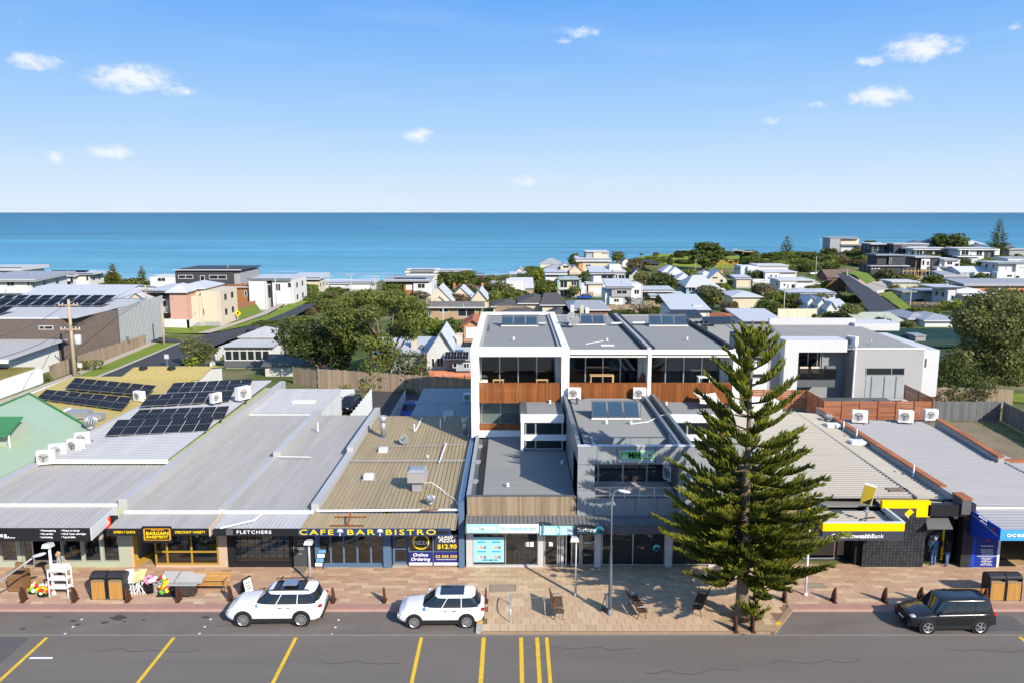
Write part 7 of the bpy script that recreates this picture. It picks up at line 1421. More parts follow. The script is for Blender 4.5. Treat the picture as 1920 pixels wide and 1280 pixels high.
strip([(-52.6,60,0),(-52.2,104,0),(340,651),(392,630),(480,613),(562,586)],[(-44.8,60,0),(-45.2,104,0),(398,660),(440,642),(500,626),(596,586)],'side_road',darkroad,.10)
strip([(150,624),(243,621),(330,640)],[(150,642),(262,640),(352,652)],'side_road',darkroad,.09)
strip([(-56.9,60,0),(-57.1,102,0),(283,646)],[(-55.6,60,0),(-55.7,102,0),(297,648)],'side_path',pathm,.10)
strip([(-55.5,60,0),(-55.6,102,0),(297,648)],[(-53,60,0),(-53,104,0),(334,651)],'lawn',lawn,.11)
strip([(-53,60,0),(-53,104,0),(334,651)],[(-52.6,60,0),(-52.3,104,0),(340,651)],'side_kerb',kerbm,.16)
strip([(242,616),(330,613),(380,600),(480,583)],[(242,622),(330,626),(372,628),(492,594)],'lawn',lawn,.12)
strip([(368,628),(440,607),(492,594),(560,573)],[(395,628),(452,609),(500,597),(566,575)],'side_path',pathm,.13)
strip([(395,626),(452,610),(505,597),(570,576)],[(415,624),(480,612),(535,596),(590,580)],'lawn',lawn,.12)
wl=MB()
for a,b_ in(((284,672),(300,666)),((345,666),(358,661)),((400,641),(412,637)),((262,688),(278,681))):
 p,q_=hit(*a),hit(*b_);d=(q_-p).normalized();pn=Vector((d.y,-d.x,0))*.08;wl.add([p-pn+Vector((0,0,.14)),q_-pn+Vector((0,0,.14)),q_+pn+Vector((0,0,.14)),p+pn+Vector((0,0,.14))],[(0,1,2,3)])
struct(wl,'white_marking',whitep)
paling_fence((-57.6,97.5,0),(-57.8,107,0),1.9,'grey paling fence beside the road path near the power pole',.2);paling_fence((-57.8,107.2,0),(-58.2,125,-.4),1.9,'longer grey paling fence under the ribbed grey wall',.2)
pm_=M('pole_timber',(.42,.33,.22),.85,var=.2,stretch=(3,3,.4));wirem=M('wire_grey',(.12,.12,.12),.6)
def power_pole(base,top_,Y,lab,arms=(.95,),r=.16,tf=False,mat=None):
 b_=at(base[0],base[1],Y);tp=at(top_[0],top_[1],Y);t=T('power_pole',lab,'power pole',b_);tp.x=b_.x
 MB().tube([b_-Vector((0,0,.5)),b_.lerp(tp,.5),tp],[r,r*.85,r*.65],9).obj('pole',mat or pm_,t,True);H=tp.z-b_.z
 for f in arms:
  z=b_.z+H*f;MB().box(b_.x-1.25,b_.x+1.25,b_.y-.2,b_.y-.08,z-.07,z+.07).obj('crossarm',pm_,t)
  for k in(-1.15,-.7,.7,1.15):MB().lathe((b_.x+k,b_.y-.14,z+.07),[(.05,0),(.07,.1),(.04,.14),(.06,.2),(0,.25)],7).obj('insulator',offwhite,t)
 if tf:MB().lathe((b_.x+.75,b_.y,b_.z+H*.43),[(.38,0),(.42,.05),(.42,1.05),(.36,1.15),(0,1.2)],14).obj('transformer',ltgrey,t,True);m=MB();m.tube([(b_.x,b_.y,b_.z+H*.5),(b_.x+.5,b_.y,b_.z+H*.5)],.06,5);m.obj('bracket',steel,t)
 return t
power_pole((141,706),(134,562),99.7,'near timber power pole with crossarms and transformer by the white wall',(.93,.62),.24,True)
MB().box(-56.1,-55.5,99.5,99.65,0,1.9)
power_pole((280,645),(277,535),128,'timber power pole at the street corner before the cream house',(.92,),.16);power_pole((308,650),(305,570),124,'short timber pole with white plate at the street corner',(),.16)
def wire(pts_,r,lab,sag=.6):
 out=[]
 for a,b_ in zip(pts_,pts_[1:]):
  for k in range(8):u=k/8;p=a.lerp(b_,u);p.z-=sag*4*u*(1-u);out.append(p)
 out.append(pts_[-1]);return tag(MB().tube(out,r,4).obj('wire',wirem),lab,'wire')
A1=at(134,572,99.6);A2=at(277,542,127.8);wire([at(-40,640,60),A1+Vector((-.9,0,0)),A2],.035,'power line running past the near timber pole to the corner pole');wire([at(-40,680,60),at(136,608,99.6),at(277,556,127.8)],.035,'lower power line below the crossarm of the near timber pole');wire([A2,at(345,560,150),at(488,528,260)],.035,'power line from the corner pole over the cream house')
wb2=T('white_building','low white rendered building with mossy roof edge at the far left','building',(-66,90,0));MB().box(-80,-57.8,76,96.2,-.2,1.75).obj('wall',white,wb2);MB().box(-80,-58.6,76.5,96.0,1.751,2.0).obj('roof',M('mossy_roof',(.2,.17,.05),.95,var=.3,sc=1),wb2)
lg_=T('low_building','long low building with flat grey roof and white eave behind the white wall','building',(-76,96,0));MB().box(-100,-61.5,95.8,106.5,-.2,3.1).obj('wall',offwhite,lg_);m=MB();m.sheet((-100,93.5,3.3),(-60.2,93.5,3.3),(-60.2,106.8,3.7),(-100,106.8,3.7),60,.03);m.obj('roof',M('pale_flat_roof',(.36,.35,.34),.8,var=.08),lg_);MB().box(-100,-60.1,93.3,93.48,2.95,3.4).obj('eave',white,lg_)
for k in range(4):winp(lg_,-20+22*k,700,-6+22*k,716,95.7,dkgrey,pane)
dh=T('dark_hall','large brown brick hall with ribbed grey metal end and roof full of solar panels','building',(-75,120,0));cx_=PX(112,107,6)
brd=M('dark_brown_brick',(.125,.1,.085),.85,var=.2,sc=2,fine=.25,bsc=10);zt_=at(112,598,107).z
MB().box(-100,cx_,107,133,-.3,zt_).obj('wall',brd,dh);MB().prism([(cx_+.0,107.05,-.3),(cx_+3.1,116.5,-.3),(cx_+3.1,117,-.3),(cx_,117,-.3)],(0,0,zt_+.3)).obj('wall',brd,dh)
zrw=M('ribbed_wall',(.3,.32,.33),.55,.2,var=.08);m=MB();m.sheet((cx_+3.1,116.6,-.3),(cx_+2.2,134,-.5),(cx_+2.2,134,zt_+.4),(cx_+3.1,116.6,zt_+.2),34,.09,.4,.1);m.obj('cladding',zrw,dh)
MB().box(-100,cx_+2,107.3,132,zt_+.001,zt_+.03).obj('roof',M('hall_roof',(.45,.44,.42),.8),dh);MB().box(-100,cx_,106.9,107.25,zt_,zt_+.22).obj('parapet',ltgrey,dh)
winp(dh,73,611,99,618,106.9,white,pane,mull=(83,))
m=MB();p=at(165,592,113);m.box(p.x-.25,p.x+.25,112.6,113,0,zt_);m.obj('pilaster',concrete,dh)
for j,(x0,x1,y0,n)in enumerate(((-92,-80.5,110,6),(-92,-79,115,7),(-78,-71,110,4),(-79,-62,120,9),(-86,-64,125.5,11))):
 solar([(x0,y0+3.2,zt_+1.0),(x1,y0+3.2,zt_+1.0),(x1,y0,zt_+.25),(x0,y0,zt_+.25)],n,'rooftop solar panels on the brown hall, %s'%('at the near left edge','left in the second row','at the near right edge by the corner','in the long third row','in the rearmost row')[j],group='solar panels on the brown hall',cells=1,halves=1)
def roadsign(px_,py_,ptop,lab,dia=True,back=False):
 b_=hit(px_,py_);t=T('road_sign',lab,'road sign',b_);z=at(px_,ptop,b_.y).z;m=MB();m.tube([b_,(b_.x,b_.y,z+.3)],.04,6);m.obj('post',steel,t);s_=.62
 yl=M('sign_yellow',(.85,.55,.0),.5)
 if dia:MB().prism([(b_.x-s_,b_.y-.06,z),(b_.x,b_.y-.06,z-s_),(b_.x+s_,b_.y-.06,z),(b_.x,b_.y-.06,z+s_)],(0,.02,0)).obj('sign_plate',yl,t);MB().prism([(b_.x-.12,b_.y-.08,z-.3),(b_.x+.12,b_.y-.08,z-.3),(b_.x+.12,b_.y-.08,z+.05),(b_.x+.28,b_.y-.08,z+.05),(b_.x,b_.y-.08,z+.36),(b_.x-.28,b_.y-.08,z+.05),(b_.x-.12,b_.y-.08,z+.05)],(0,.015,0)).obj('symbol',lettb,t)
 else:MB().box(b_.x-.3,b_.x+.3,b_.y-.06,b_.y-.03,z-.3,z+.3).obj('sign_plate',yl if not back else ltgrey,t)
roadsign(447,605,588,'yellow diamond warning sign on the grass bank by the brick wall');roadsign(545,598,595,'yellow diamond warning sign low by the bend behind the hedge');roadsign(523,588,581,'yellow chevron sign on the outside of the road bend',False);roadsign(314,690,668,'grey back of a road sign beside the side road',False,True);roadsign(366,624,604,'thin sign post on the lawn corner before the cream house',False,True);roadsign(152,706,684,'short marker post beside the near power pole',False,True)
# -- right: grey and white house, slatted fence, vacant lot
gh_=T('modern_house','grey and white two storey house with recessed balcony behind the bank','house',(30,80,0));Y=77.
zt_=at(1660,655,Y).z;x0,x1=PX(1597,Y,4),PX(1728,Y,4);hw_=M('house_white',(.52,.52,.52),.7,var=.03);gwm=M('house_grey',(.34,.34,.335),.75,var=.05);MB().box(x0,x1,Y,Y+.3,-.2,zt_).obj('wall',gwm,gh_);MB().box(x0,x1,Y+.3,Y+13,-.2,zt_-.3).obj('wall',gwm,gh_)
wx_=[PX(v,Y-1.6,5)for v in(1469,1495,1576,1585)];zb2=[at(1500,v,Y-1.6).z for v in(638,660,712,725,745)]
MB().box(wx_[0],wx_[1],Y-1.6,Y+.9,-.2,zb2[0]).obj('wall',hw_,gh_);MB().box(wx_[1],wx_[3],Y-1.6,Y+.9,zb2[1],zb2[0]-.003).obj('wall',hw_,gh_)
MB().box(wx_[1],x0,Y+2.0,Y+12,-.2,zb2[1]-.01).obj('wall',midgrey,gh_);MB().box(wx_[1],PX(1565,Y-1.6,4),Y-1.6,Y+2,zb2[3],zb2[2]).obj('balcony',dkgrey,gh_)
win(gh_,wx_[1]+.05,wx_[2]-.6,zb2[2]+.02,zb2[1]-.05,Y+1.9,steel,pane,mull=[PX(1527,Y,5),PX(1545,Y,5),PX(1555,Y,5)],fw=.1)
m=MB()
for a in(1496,1517,1540,1568):p=PX(a,Y-1.5,5);m.box(p-.03,p+.03,Y-1.55,Y-1.5,zb2[2],zb2[2]+1.1)
m.box(wx_[1],PX(1570,Y-1.5,5),Y-1.56,Y-1.49,zb2[2]+1.06,zb2[2]+1.12);m.obj('balustrade',black,gh_);MB().box(wx_[1]+.05,PX(1569,Y-1.5,5),Y-1.53,Y-1.51,zb2[2]+.1,zb2[2]+1.05).obj('glass_panel',glass_see('smoked_glass',(.35,.38,.4),.05,.3),gh_)
for k in range(1,4):p=wx_[1]+(wx_[3]-wx_[1])*k/4;MB().box(p-.012,p+.012,Y-1.606,Y-1.6,zb2[1],zb2[0]).obj('joint',ltgrey,gh_)
wins(gh_,[(1623,689,1697,703,(1672,))],Y-.05,steel,pane);MB().px(1621,704.5,1696,746,Y-.04,.06).obj('wall_panel',M('panel_grey',(.3,.32,.33),.6),gh_);wins(gh_,[(1620,749,1692,755,(1668,))],Y-.05,steel,pane)
for a in(1633,1657,1679):MB().px(a-.3,705,a+.3,746,Y-.045,.005).obj('joint',dkgrey,gh_)
m=MB();m.sheet((PX(1440,Y,7),Y+1,zt_-.1),(PX(1440,Y,7),Y+16,zt_+.2),(x1,Y+16,zt_+.2),(x1,Y+.4,zt_-.1),56,.05,.35);m.obj('roof',M('house_roof',(.17,.18,.19),.6,.1),gh_);MB().box(x0-.1,x1+.1,Y-.06,Y+.3,zt_,zt_+.12).obj('coping',white,gh_)
MB().box(PX(1440,Y,7),wx_[0],Y-.4,Y+14,-.2,zt_-.3).obj('wall',gwm,gh_);MB().box(PX(1440,Y+16,7),PX(1600,Y+16,7),Y+15.6,Y+16,zt_-.2,zt_+1).obj('parapet',hw_,gh_);MB().box(PX(1605,Y+14,7),PX(1690,Y+14,7),Y+14.5,Y+18,zt_-.3,zt_+.55).obj('white_box',hw_,gh_)
x2=PX(1763,Y,4);MB().box(x1+.01,x2,Y+.6,Y+12,2.6,zt_-.15).obj('wing',hw_,gh_);MB().box(x1+.01,x2-1.3,Y+.9,Y+11,-.2,2.59).obj('wing_base',offwhite,gh_);wins(gh_,[(1734,672,1738,688)],Y+.55,dkgrey,pane)
MB().tube([(PX(1599,Y,4),Y-.12,0),(PX(1599,Y,4),Y-.12,zt_+.4)],.09,7).obj('downpipe',gutw,gh_)
p=at(1597,640,Y+1.5);condenser((p.x,Y+1.5,zt_),-60,'air conditioner on the roof edge of the grey and white house',1.4,None);p=on(1633,646,zt_);vent(p.x,p.y,zt_,'small white vent on the grey house roof')
for a,lab in((1506,'pale wicker chair on the recessed balcony, left'),(1527,'pale wicker chair on the recessed balcony, right')):
 x=PX(a,Y,4);y=Y-.6;t=T('balcony_chair',lab,'chair',(x,y,zb2[2]));w_=M('wicker',(.6,.52,.38),.8);MB().box(x-.4,x+.4,y,y+.7,zb2[2]+.35,zb2[2]+.45).obj('seat',w_,t);MB().box(x-.4,x+.4,y+.6,y+.7,zb2[2]+.45,zb2[2]+1).obj('backrest',w_,t)
 for c in(-.37,.31):
  for d in(.02,.6):MB().box(x+c,x+c+.06,y+d,y+d+.06,zb2[2],zb2[2]+.35).obj('leg',w_,t)
p=PX(1552,Y,4);bb=T('barbecue','covered black barbecue on the recessed balcony','barbecue',(p,Y-.4,zb2[2]));MB().box(p-.45,p+.45,Y-.6,Y,zb2[2]+.1,zb2[2]+.8).obj('cabinet',black,bb);MB().hexa([(p-.5,Y-.62,zb2[2]+.8),(p+.5,Y-.62,zb2[2]+.8),(p+.5,Y+.02,zb2[2]+.8),(p-.5,Y+.02,zb2[2]+.8),(p-.45,Y-.4,zb2[2]+1.15),(p+.45,Y-.4,zb2[2]+1.15),(p+.45,Y-.1,zb2[2]+1.15),(p-.45,Y-.1,zb2[2]+1.15)]).obj('lid',dkgrey,bb)
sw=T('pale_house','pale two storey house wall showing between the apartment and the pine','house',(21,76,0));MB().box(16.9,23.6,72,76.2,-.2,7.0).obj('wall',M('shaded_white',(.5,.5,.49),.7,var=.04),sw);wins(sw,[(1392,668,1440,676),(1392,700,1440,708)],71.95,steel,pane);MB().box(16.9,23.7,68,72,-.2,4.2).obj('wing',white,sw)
def slat_fence(a,b_,z0,z1,lab,npanel,ns=9,cat='fence',mat=None):
 t=T('slat_fence',lab,cat,(a+b_)/2);d=b_-a;ang=math.atan2(d.y,d.x);L=math.hypot(d.x,d.y)/npanel;h=(z1-z0)/ns
 me=bpy.data.meshes.new('slat');v=MB().box(-L/2+.05,L/2-.05,-.015,.015,.012,h-.018);me.from_pydata(v.v,[],v.f);me.materials.append(mat or slatwood)
 for k in range(npanel):
  c=a+d*(k+.5)/npanel
  for j in range(ns):o=bpy.data.objects.new('slat',me);COL.objects.link(o);o.parent=t;o.location=Vector((c.x,c.y,z0+j*h))-ORG[t];o.rotation_euler.z=ang
 for k in range(npanel+1):p=a+d*k/npanel;MB().obox((p.x,p.y-.04,(z0+z1)/2),.11,.09,z1-z0+.05,Matrix.Rotation(ang,3,'Z')).obj('post',mat or slatwood,t)
za,zb2_=3.1,4.75
A=Vector((PX(1545,66.6,4),66.6,0));B=Vector((PX(1748,66.6,4),66.6,0));slat_fence(A,B,za,zb2_,'long red brown slatted timber fence at the rear of the pharmacy roof',6)
C=Vector((PX(1512,70.5,4),70.5,0));slat_fence(C,A,za,zb2_+.1,'short angled red brown slatted fence behind the bank roof',3);slat_fence(Vector((PX(1405,70.8,4),70.8,0)),C,za,zb2_+.1,'red brown slatted fence between the pine and the angled fence',4)
slat_fence(B,Vector((B.x+.2,72,0)),za+.6,zb2_+.3,'small leaning slatted fence piece at the right end of the red fence',2)
MB().box(A.x,B.x,66.7,74,0,3.05);dk_=T('deck','timber deck behind the red brown slatted fence','deck',(30,70,0));MB().box(17.4,B.x,66.75,75.2,0,3.05).obj('deck_base',dkgrey,dk_);
greyfence=M('grey_fence_timber',(.13,.135,.135),.9,var=.2,stretch=(6,6,.6),rnd=.15)
paling_fence((B.x+.3,78,.0),(PX(1876,78,1),78,.0),2.0,'dark grey paling fence at the back of the vacant lot',.22,mat=greyfence);paling_fence((PX(1878,78,1),77.8,0),(46.5,58,0),2.0,'dark grey paling fence along the right side of the vacant lot',.22,mat=greyfence)
paling_fence((41,84,.3),(53,82,.3),2.0,'sunlit tan paling fence beyond the vacant lot at the right edge',.24)
struct(MB().slab([(35,54,.01),(47,54,.01),(46,77.5,.01),(B.x+.5,77.5,.01),(33.8,64.5,.01)],.05),'vacant_lot',M('vacant_lot_dirt',(.2,.165,.105),.95,var=.3,sc=.35,fine=.3,bsc=5))
strip([(1750,800),(1880,760)],[(1790,775),(1960,745)],'lawn',lawn,.08,6,4);strip([(1880,742),(1960,735)],[(1880,752),(1960,760)],'lawn',lawn,.1,4,4)
gf=T('green_roof_house','long dark green roofed house behind the white cantilevered house','house',(50,112,0));MB().px(1690,640,1860,652,112,8,4).obj('wall',M('green_wall',(.03,.055,.045),.7),gf);p,q_=at(1690,648,112),at(1860,648,112);m=MB();m.sheet((p.x,111.5,p.z),(q_.x,111.5,q_.z),(q_.x,118,p.z+1.6),(p.x,118,p.z+1.6),50,.03);m.obj('roof',M('dark_green_roof',(.02,.05,.042),.7),gf)
ev=T('evaporative_cooler','grey box cooler on the dark green roof','cooler',at(1725,640,112));MB().px(1716,630,1736,642,112.5,2.2).obj('body',M('cooler_body',(.3,.28,.27),.6),ev);MB().px(1714.5,628.5,1737.5,630,112.3,2.6).obj('lid',gal,ev)
# -- houses beyond, each at the distance where its foot meets the terrain
fw_=M('far_white',(.58,.58,.57),.75,var=.04);fcr=M('far_cream',(.55,.48,.36),.8,var=.06);fgr=M('far_grey',(.3,.31,.32),.75,var=.06);fdk=M('far_charcoal',(.05,.053,.058),.6,var=.1);fwr=M('far_white_roof',(.47,.48,.49),.5,.05,var=.05);fgrr=M('far_grey_roof',(.3,.31,.325),.55,.05,var=.08)
fbl=M('far_blue_wall',(.25,.4,.5),.75);fsg=M('far_sage',(.42,.43,.34),.8);fbr=M('far_brown_brick',(.16,.095,.065),.85,var=.15);ftm=M('far_timber',(.3,.13,.055),.6,var=.15,stretch=(6,6,1));fpk=M('far_pink_wall',(.5,.3,.24),.8,var=.05);frl=M('pale_glass',(.3,.4,.42),.1,spec=.8)
KM=dict(w=fw_,c=fcr,g=fgr,k=fdk,W=fwr,G=fgrr,b=fbl,s=fsg,r=fbr,t=ftm,p=fpk,d=tiledk,n=tilebr,o=tanbrick,l=frl,R=tilered,B=brick,L=ltgrey,S=M('slate_blue_roof',(.09,.11,.14),.5),O=M('orange_wall',(.5,.22,.09),.8))
NEAR=[]
def H(lab,base,items,Y=None,cat='house',yaw=0,name='house',group=None):
 b_=hit(*base)if Y is None else at(base[0],base[1],Y);Y=b_.y;t=T(name,lab,cat,b_,group);NEAR.append((b_,lab))
 def X(px,py,dy):return at(px,py,Y+dy).x
 def Z(py,dy):return at(960,py,Y+dy).z
 for it in items:
  k=it[0]
  if k=='b':
   _,x0,yt,x1,yb,dy,dp,m_=it;MB().box(X(x0,yt,dy),X(x1,yt,dy),Y+dy,Y+dy+dp,b_.z-4 if yb is None else Z(yb,dy),Z(yt,dy)).obj('wall',KM[m_],t)
   sx_=X(x1,yt,dy)if X(x1,yt,dy)<-20 else(X(x0,yt,dy)if X(x0,yt,dy)>30 else None);zt2=Z(yt,dy)
   if sx_ is not None and yb is None and dp>5.5 and zt2-b_.z>2.4:
    for i in range(1+(zt2-b_.z>5.2)):
     for u in(.22,.62):y0=Y+dy+dp*u;z1=zt2-.7-2.8*i;e=.03*(1 if sx_<0 else-1);wf_=MB().box(min(sx_,sx_+e),max(sx_,sx_+e),y0,y0+1.3,z1-1.25,z1).obj('window',fw_ if m_ in 'kgr' else fgr,t);MB().box(min(sx_+e,sx_+1.4*e),max(sx_+e,sx_+1.4*e),y0+.1,y0+1.2,z1-1.15,z1-.1).obj('pane',pane,wf_)
   if x1-x0>9 and yb is None:zz=Z(yt,dy);xx=X(x1,yt,dy);MB().tube([(xx-.25,Y+dy-.07,b_.z-1),(xx-.25,Y+dy-.07,zz-.05)],.06,5).obj('downpipe',KM['L' if m_ in 'wc' else 'k'],t);MB().box(X(x0,yt,dy)-.02,xx+.02,Y+dy-.04,Y+dy-.005,b_.z-3,b_.z+.45).obj('plinth',KM['g'],t)
  elif k=='f':
   _,x0,x1,yt,th,dy,dp,m_=it[:8];z=Z(yt,dy);z1=Z(yt+th,dy);rs=it[8]if len(it)>8 else 0;a,c=X(x0,yt,dy),X(x1,yt,dy)
   MB().hexa([(a,Y+dy,z1),(c,Y+dy,z1),(c,Y+dy+dp,z1+rs),(a,Y+dy+dp,z1+rs),(a,Y+dy,z),(c,Y+dy,z),(c,Y+dy+dp,z+rs),(a,Y+dy+dp,z+rs)]).obj('roof',KM[m_],t);MB().box(a-.05,c+.05,Y+dy-.12,Y+dy-.004,z-.16,z+.03).obj('gutter',KM['k' if m_ in 'wW' else 'L'],t)
   if c-a>7:MB().lathe((a*.35+c*.65,Y+dy+dp*.45,z+rs*.45-.1),[(.12,0),(.12,.6),(.2,.62),(0,.8)],8).obj('roof_vent',KM['g'],t)
  elif k=='g':
   _,x0,ye,x1,yr,dy,dp,m_,m2,ax=it;gable(t,X(x0,ye,dy),X(x1,ye,dy),Y+dy,Y+dy+dp,b_.z-4,Z(ye,dy),Z(yr,dy+(dp/2 if ax=='x' else 0)),KM[m_],KM[m2],ax,.4,.12)
  elif k=='h':
   _,x0,ye,x1,yr,dy,dp,m_,m2=it[:9];hip(t,X(x0,ye,dy),X(x1,ye,dy),Y+dy,Y+dy+dp,b_.z-4,Z(ye,dy),Z(yr,dy+dp/2),KM[m_],KM[m2],.5,it[9]if len(it)>9 else None);MB().box(X(x0,ye,dy)-.55,X(x1,ye,dy)+.55,Y+dy-.62,Y+dy-.502,Z(ye,dy)-.2,Z(ye,dy)-.02).obj('gutter',KM['L'],t)
  elif k=='w':
   _,x0,yt,x1,yb,dy=it[:6];gm=KM[it[6]]if len(it)>6 else pane
   win(t,X(x0,yt,dy),X(x1,yt,dy),Z(yb,dy),Z(yt,dy),Y+dy-.06,fw_ if len(it)<8 else KM[it[7]],gm,fw=.1,mull=[(X(x0,yt,dy)+X(x1,yt,dy))/2]if x1-x0>9 else())
  elif k=='s':
   _,x0,x1,n,y1,y0,dy,run=it;xa,xb=X(x0,y0,dy),X(x1,y0,dy)
   for i in range(n):
    a,c=xa+(xb-xa)*(i+.04)/n,xa+(xb-xa)*(i+.96)/n;MB().slab([(a,Y+dy,Z(y0,dy)),(c,Y+dy,Z(y0,dy)),(c,Y+dy+run,Z(y1,dy+run)),(a,Y+dy+run,Z(y1,dy+run))],.08).obj('solar_panel',panel_glass,t)
  elif k=='r':
   _,x0,yt,x1,yb,dy,m_=it;a,c=X(x0,yt,dy),X(x1,yt,dy);z0,z1=Z(yb,dy),Z(yt,dy);m=MB();m.box(a,c,Y+dy-.05,Y+dy,z1-.06,z1);m.box(a,c,Y+dy-.05,Y+dy,z0,z0+.06);n=max(2,int((c-a)/.6))
   for i in range(n+1):v=a+(c-a)*i/n;m.box(v-.03,v+.03,Y+dy-.045,Y+dy-.005,z0+.06,z1-.06)
   m.obj('balustrade',KM[m_],t)
  elif k=='c':
   _,x,yt,dy,m_=it;p=at(x,yt,Y+dy);MB().box(p.x-.35,p.x+.35,p.y-.3,p.y+.3,p.z-3,p.z).obj('chimney',KM[m_],t)
 t.rotation_euler.z=rad(yaw);return t
def fence_wall(a,b_,h,lab,mat,cat='wall',name='garden_wall',pier=0):
 p,q_=hit(*a),hit(*b_);t=T(name,lab,cat,(p+q_)/2);n=max(1,int((q_-p).length/2.5))
 for k in range(n):
  u,v=p.lerp(q_,k/n),p.lerp(q_,(k+.97)/n);MB().prism([(u.x,u.y,u.z-1),(v.x,v.y,v.z-1),(v.x,v.y,v.z+h),(u.x,u.y,u.z+h)],(0,.18,0)).obj('panel',mat,t)
 for k in range(n+1):u=p.lerp(q_,k/n);MB().box(u.x-.15,u.x+.15,u.y-.08,u.y+.25,u.z-1,u.z+h+.1).obj('post',mat,t)
H('white upper storey with dark roof at the left edge behind the brown hall',(30,577),[('b',-50,529,57,None,0,14,'w'),('f',-60,66,524,5,-1,16,'G',.6),('b',57,522,66,None,1,12,'L'),('w',12,528,27,537,0),('w',50,525,57,537,0),('f',-50,40,549,2,-.8,1,'L'),('w',5,560,9,574,0)])
H('far white roofed building at the left edge of the sea view',(10,535),[('b',-40,509,37,None,0,14,'w'),('f',-50,40,502,6,-1,16,'W')])
H('pale house with raked roof and dark solar panels above the long white roof',(110,540),[('b',66,520,137,None,0,10,'L'),('f',50,140,515,4,-1,13,'W',.4),('s',52,76,4,510,517,1,5),('s',78,150,9,507,516,2,6),('b',137,516,167,None,2,9,'w'),('f',135,174,513,2.5,1,12,'W'),('w',70,522,77,535,0),('w',131,517,137,531,0),('w',161,517,166,527,2),('s',110,130,3,528,533,-3,2)])
H('long hall with wide white gabled roof behind the brown hall',(120,585),[('g',25,562,205,535,0,22,'w','W','x'),('g',203,562,262,541,1,16,'c','W','x')],Y=142)
lc=H('cream two storey house with pink corner tower and white balustrade on the street corner',(290,612),[('b',276,562,318,None,3,10,'c'),('f',268,325,546,3,2,12,'W',.3),('g',241,561,273,550,0,14,'c','W','y'),('w',248,563,256,576,0),('w',264,563,272,576,0),('f',240,277,583,9,-2.5,2.5,'W',.8),('w',242,597,252,609,-.1,'k'),('b',319,547,346,None,0,4,'p'),('h',317,547,348,531,-.3,4.5,'p','W'),('w',321,561,345,575,0,'l'),('w',322,590,343,603,0,'l'),('r',282,576,318,587,1,'w'),('f',281,319,587,2,.9,2,'w'),('w',286,563,296,575,3),('w',300,563,312,575,3),('b',346,556,376,None,2,6,'c'),('h',334,540,382,527,4,9,'c','W'),('b',376,546,412,None,3,9,'c'),('w',354,585,357,596,2),('w',365,582,368,593,2),('w',376,578,384,592,2.9)])
for a,b_,h,lab,m_ in(((253,611),(281,612),1.5,'pale front wall left of the cream house entry',fw_),((287,614),(353,616),1.6,'white panelled front wall before the pink tower',fw_),((353,616),(378,607),1.5,'white front wall turning up beside the cream house',fw_),((378,602),(427,592),1.9,'pale cream garden wall right of the cream house',fcr),((427,592),(478,584),2.3,'red brick garden wall below the brown timber box house',brick)):fence_wall(a,b_,h,lab,m_)
H('black upper storey house with timber clad box below on the hill',(430,582),[('b',328,509,437,541,6,14,'k'),('b',437,510,450,541,6.5,14,'g'),('f',326,452,506,2,5.5,15,'k'),('s',335,428,10,505,507,8,5),('w',334,516,362,523,6),('w',392,516,425,524,6),('w',375,517,384,532,6),('b',403,538,414,None,3,8,'c'),('b',376,540,412,None,4,8,'c'),('b',413,541,467,573,0,9,'t'),('f',410,468,538,3,-.4,10,'t'),('w',421,546,433,564,0),('w',458,545,463,556,0),('b',415,573,456,None,1.5,6,'k'),('b',334,560,405,None,8,9,'c')])
H('white rail topped building left of the black house',(305,545),[('b',281,519,328,None,0,10,'w'),('r',281,513,328,519,0,'g'),('w',295,521,310,528,0)])
H('large white modern house with dark vertical slot and roof panels beside the road bend',(510,584),[('b',466,527,499,None,0,12,'w'),('b',499,530,510,None,1,9,'g'),('b',510,526,549,None,.5,12,'w'),('f',464,545,523,3,-.3,14,'W'),('s',500,545,7,521,525,3,6),('w',500,534,508,560,1),('w',516,532,526,546,.5),('w',539,530,546,540,.5)])
fence_wall((523,579),(572,571),1.7,'white and dark street wall beside the large white modern house',fw_)
H('long pale roof by the beach right of the white modern house',(570,552),[('b',545,528,597,None,0,10,'c'),('f',540,600,521,4,-1,14,'W',.6)])
H('low white beach building behind the gum tree, left of two',(620,542),[('b',600,533,648,None,0,9,'w'),('f',596,652,530,3,-.6,12,'W')]);H('low white beach building with panels behind the gum tree, right of two',(685,545),[('b',655,532,697,None,0,9,'w'),('f',650,702,529,3,-.6,12,'W'),('s',660,690,5,527,530,1,5)])
H('white house with sloping top roof and long solar strip nearest the sea',(800,535),[('b',761,513,817,None,0,10,'w'),('f',759,820,507,5,-.5,11,'w'),('s',769,814,9,505,510,-.9,3),('b',817,512,872,None,3,8,'c'),('f',815,882,508,2.5,2,11,'W'),('w',820,515,826,522,3),('w',835,514,845,517,3),('w',793,519,804,523,-.1)])
H('white house with timber panel and a row of solar panels on its flat roof',(770,560),[('b',775,531,813,None,0,10,'w'),('b',757,531,775,None,.6,9,'t'),('b',722,530,757,None,1.5,8,'g'),('f',719,807,525,3.5,-.8,12,'G',.3),('s',738,798,9,521,526,.6,1.6),('w',741,531,757,545,1.5),('w',761,533,773,544,.6,'w'),('w',783,532,797,541,0),('w',723,531,737,545,1.5),('r',722,540,757,546,1,'k'),('b',722,546,775,None,1,7,'k')])
H('white gabled cottage roofs, largest and leftmost of three',(825,572),[('g',799,565,848,539,0,12,'c','W','y'),('g',812,566,836,556,-2.5,2.5,'c','W','y')]);H('white gabled cottage roof in the middle of three behind the tan brick house',(865,568),[('g',846,558,884,540,0,11,'c','W','y')],);H('small white gabled cottage rightmost of three behind the tan brick house',(900,578),[('g',885,562,914,545,0,11,'c','W','y')])
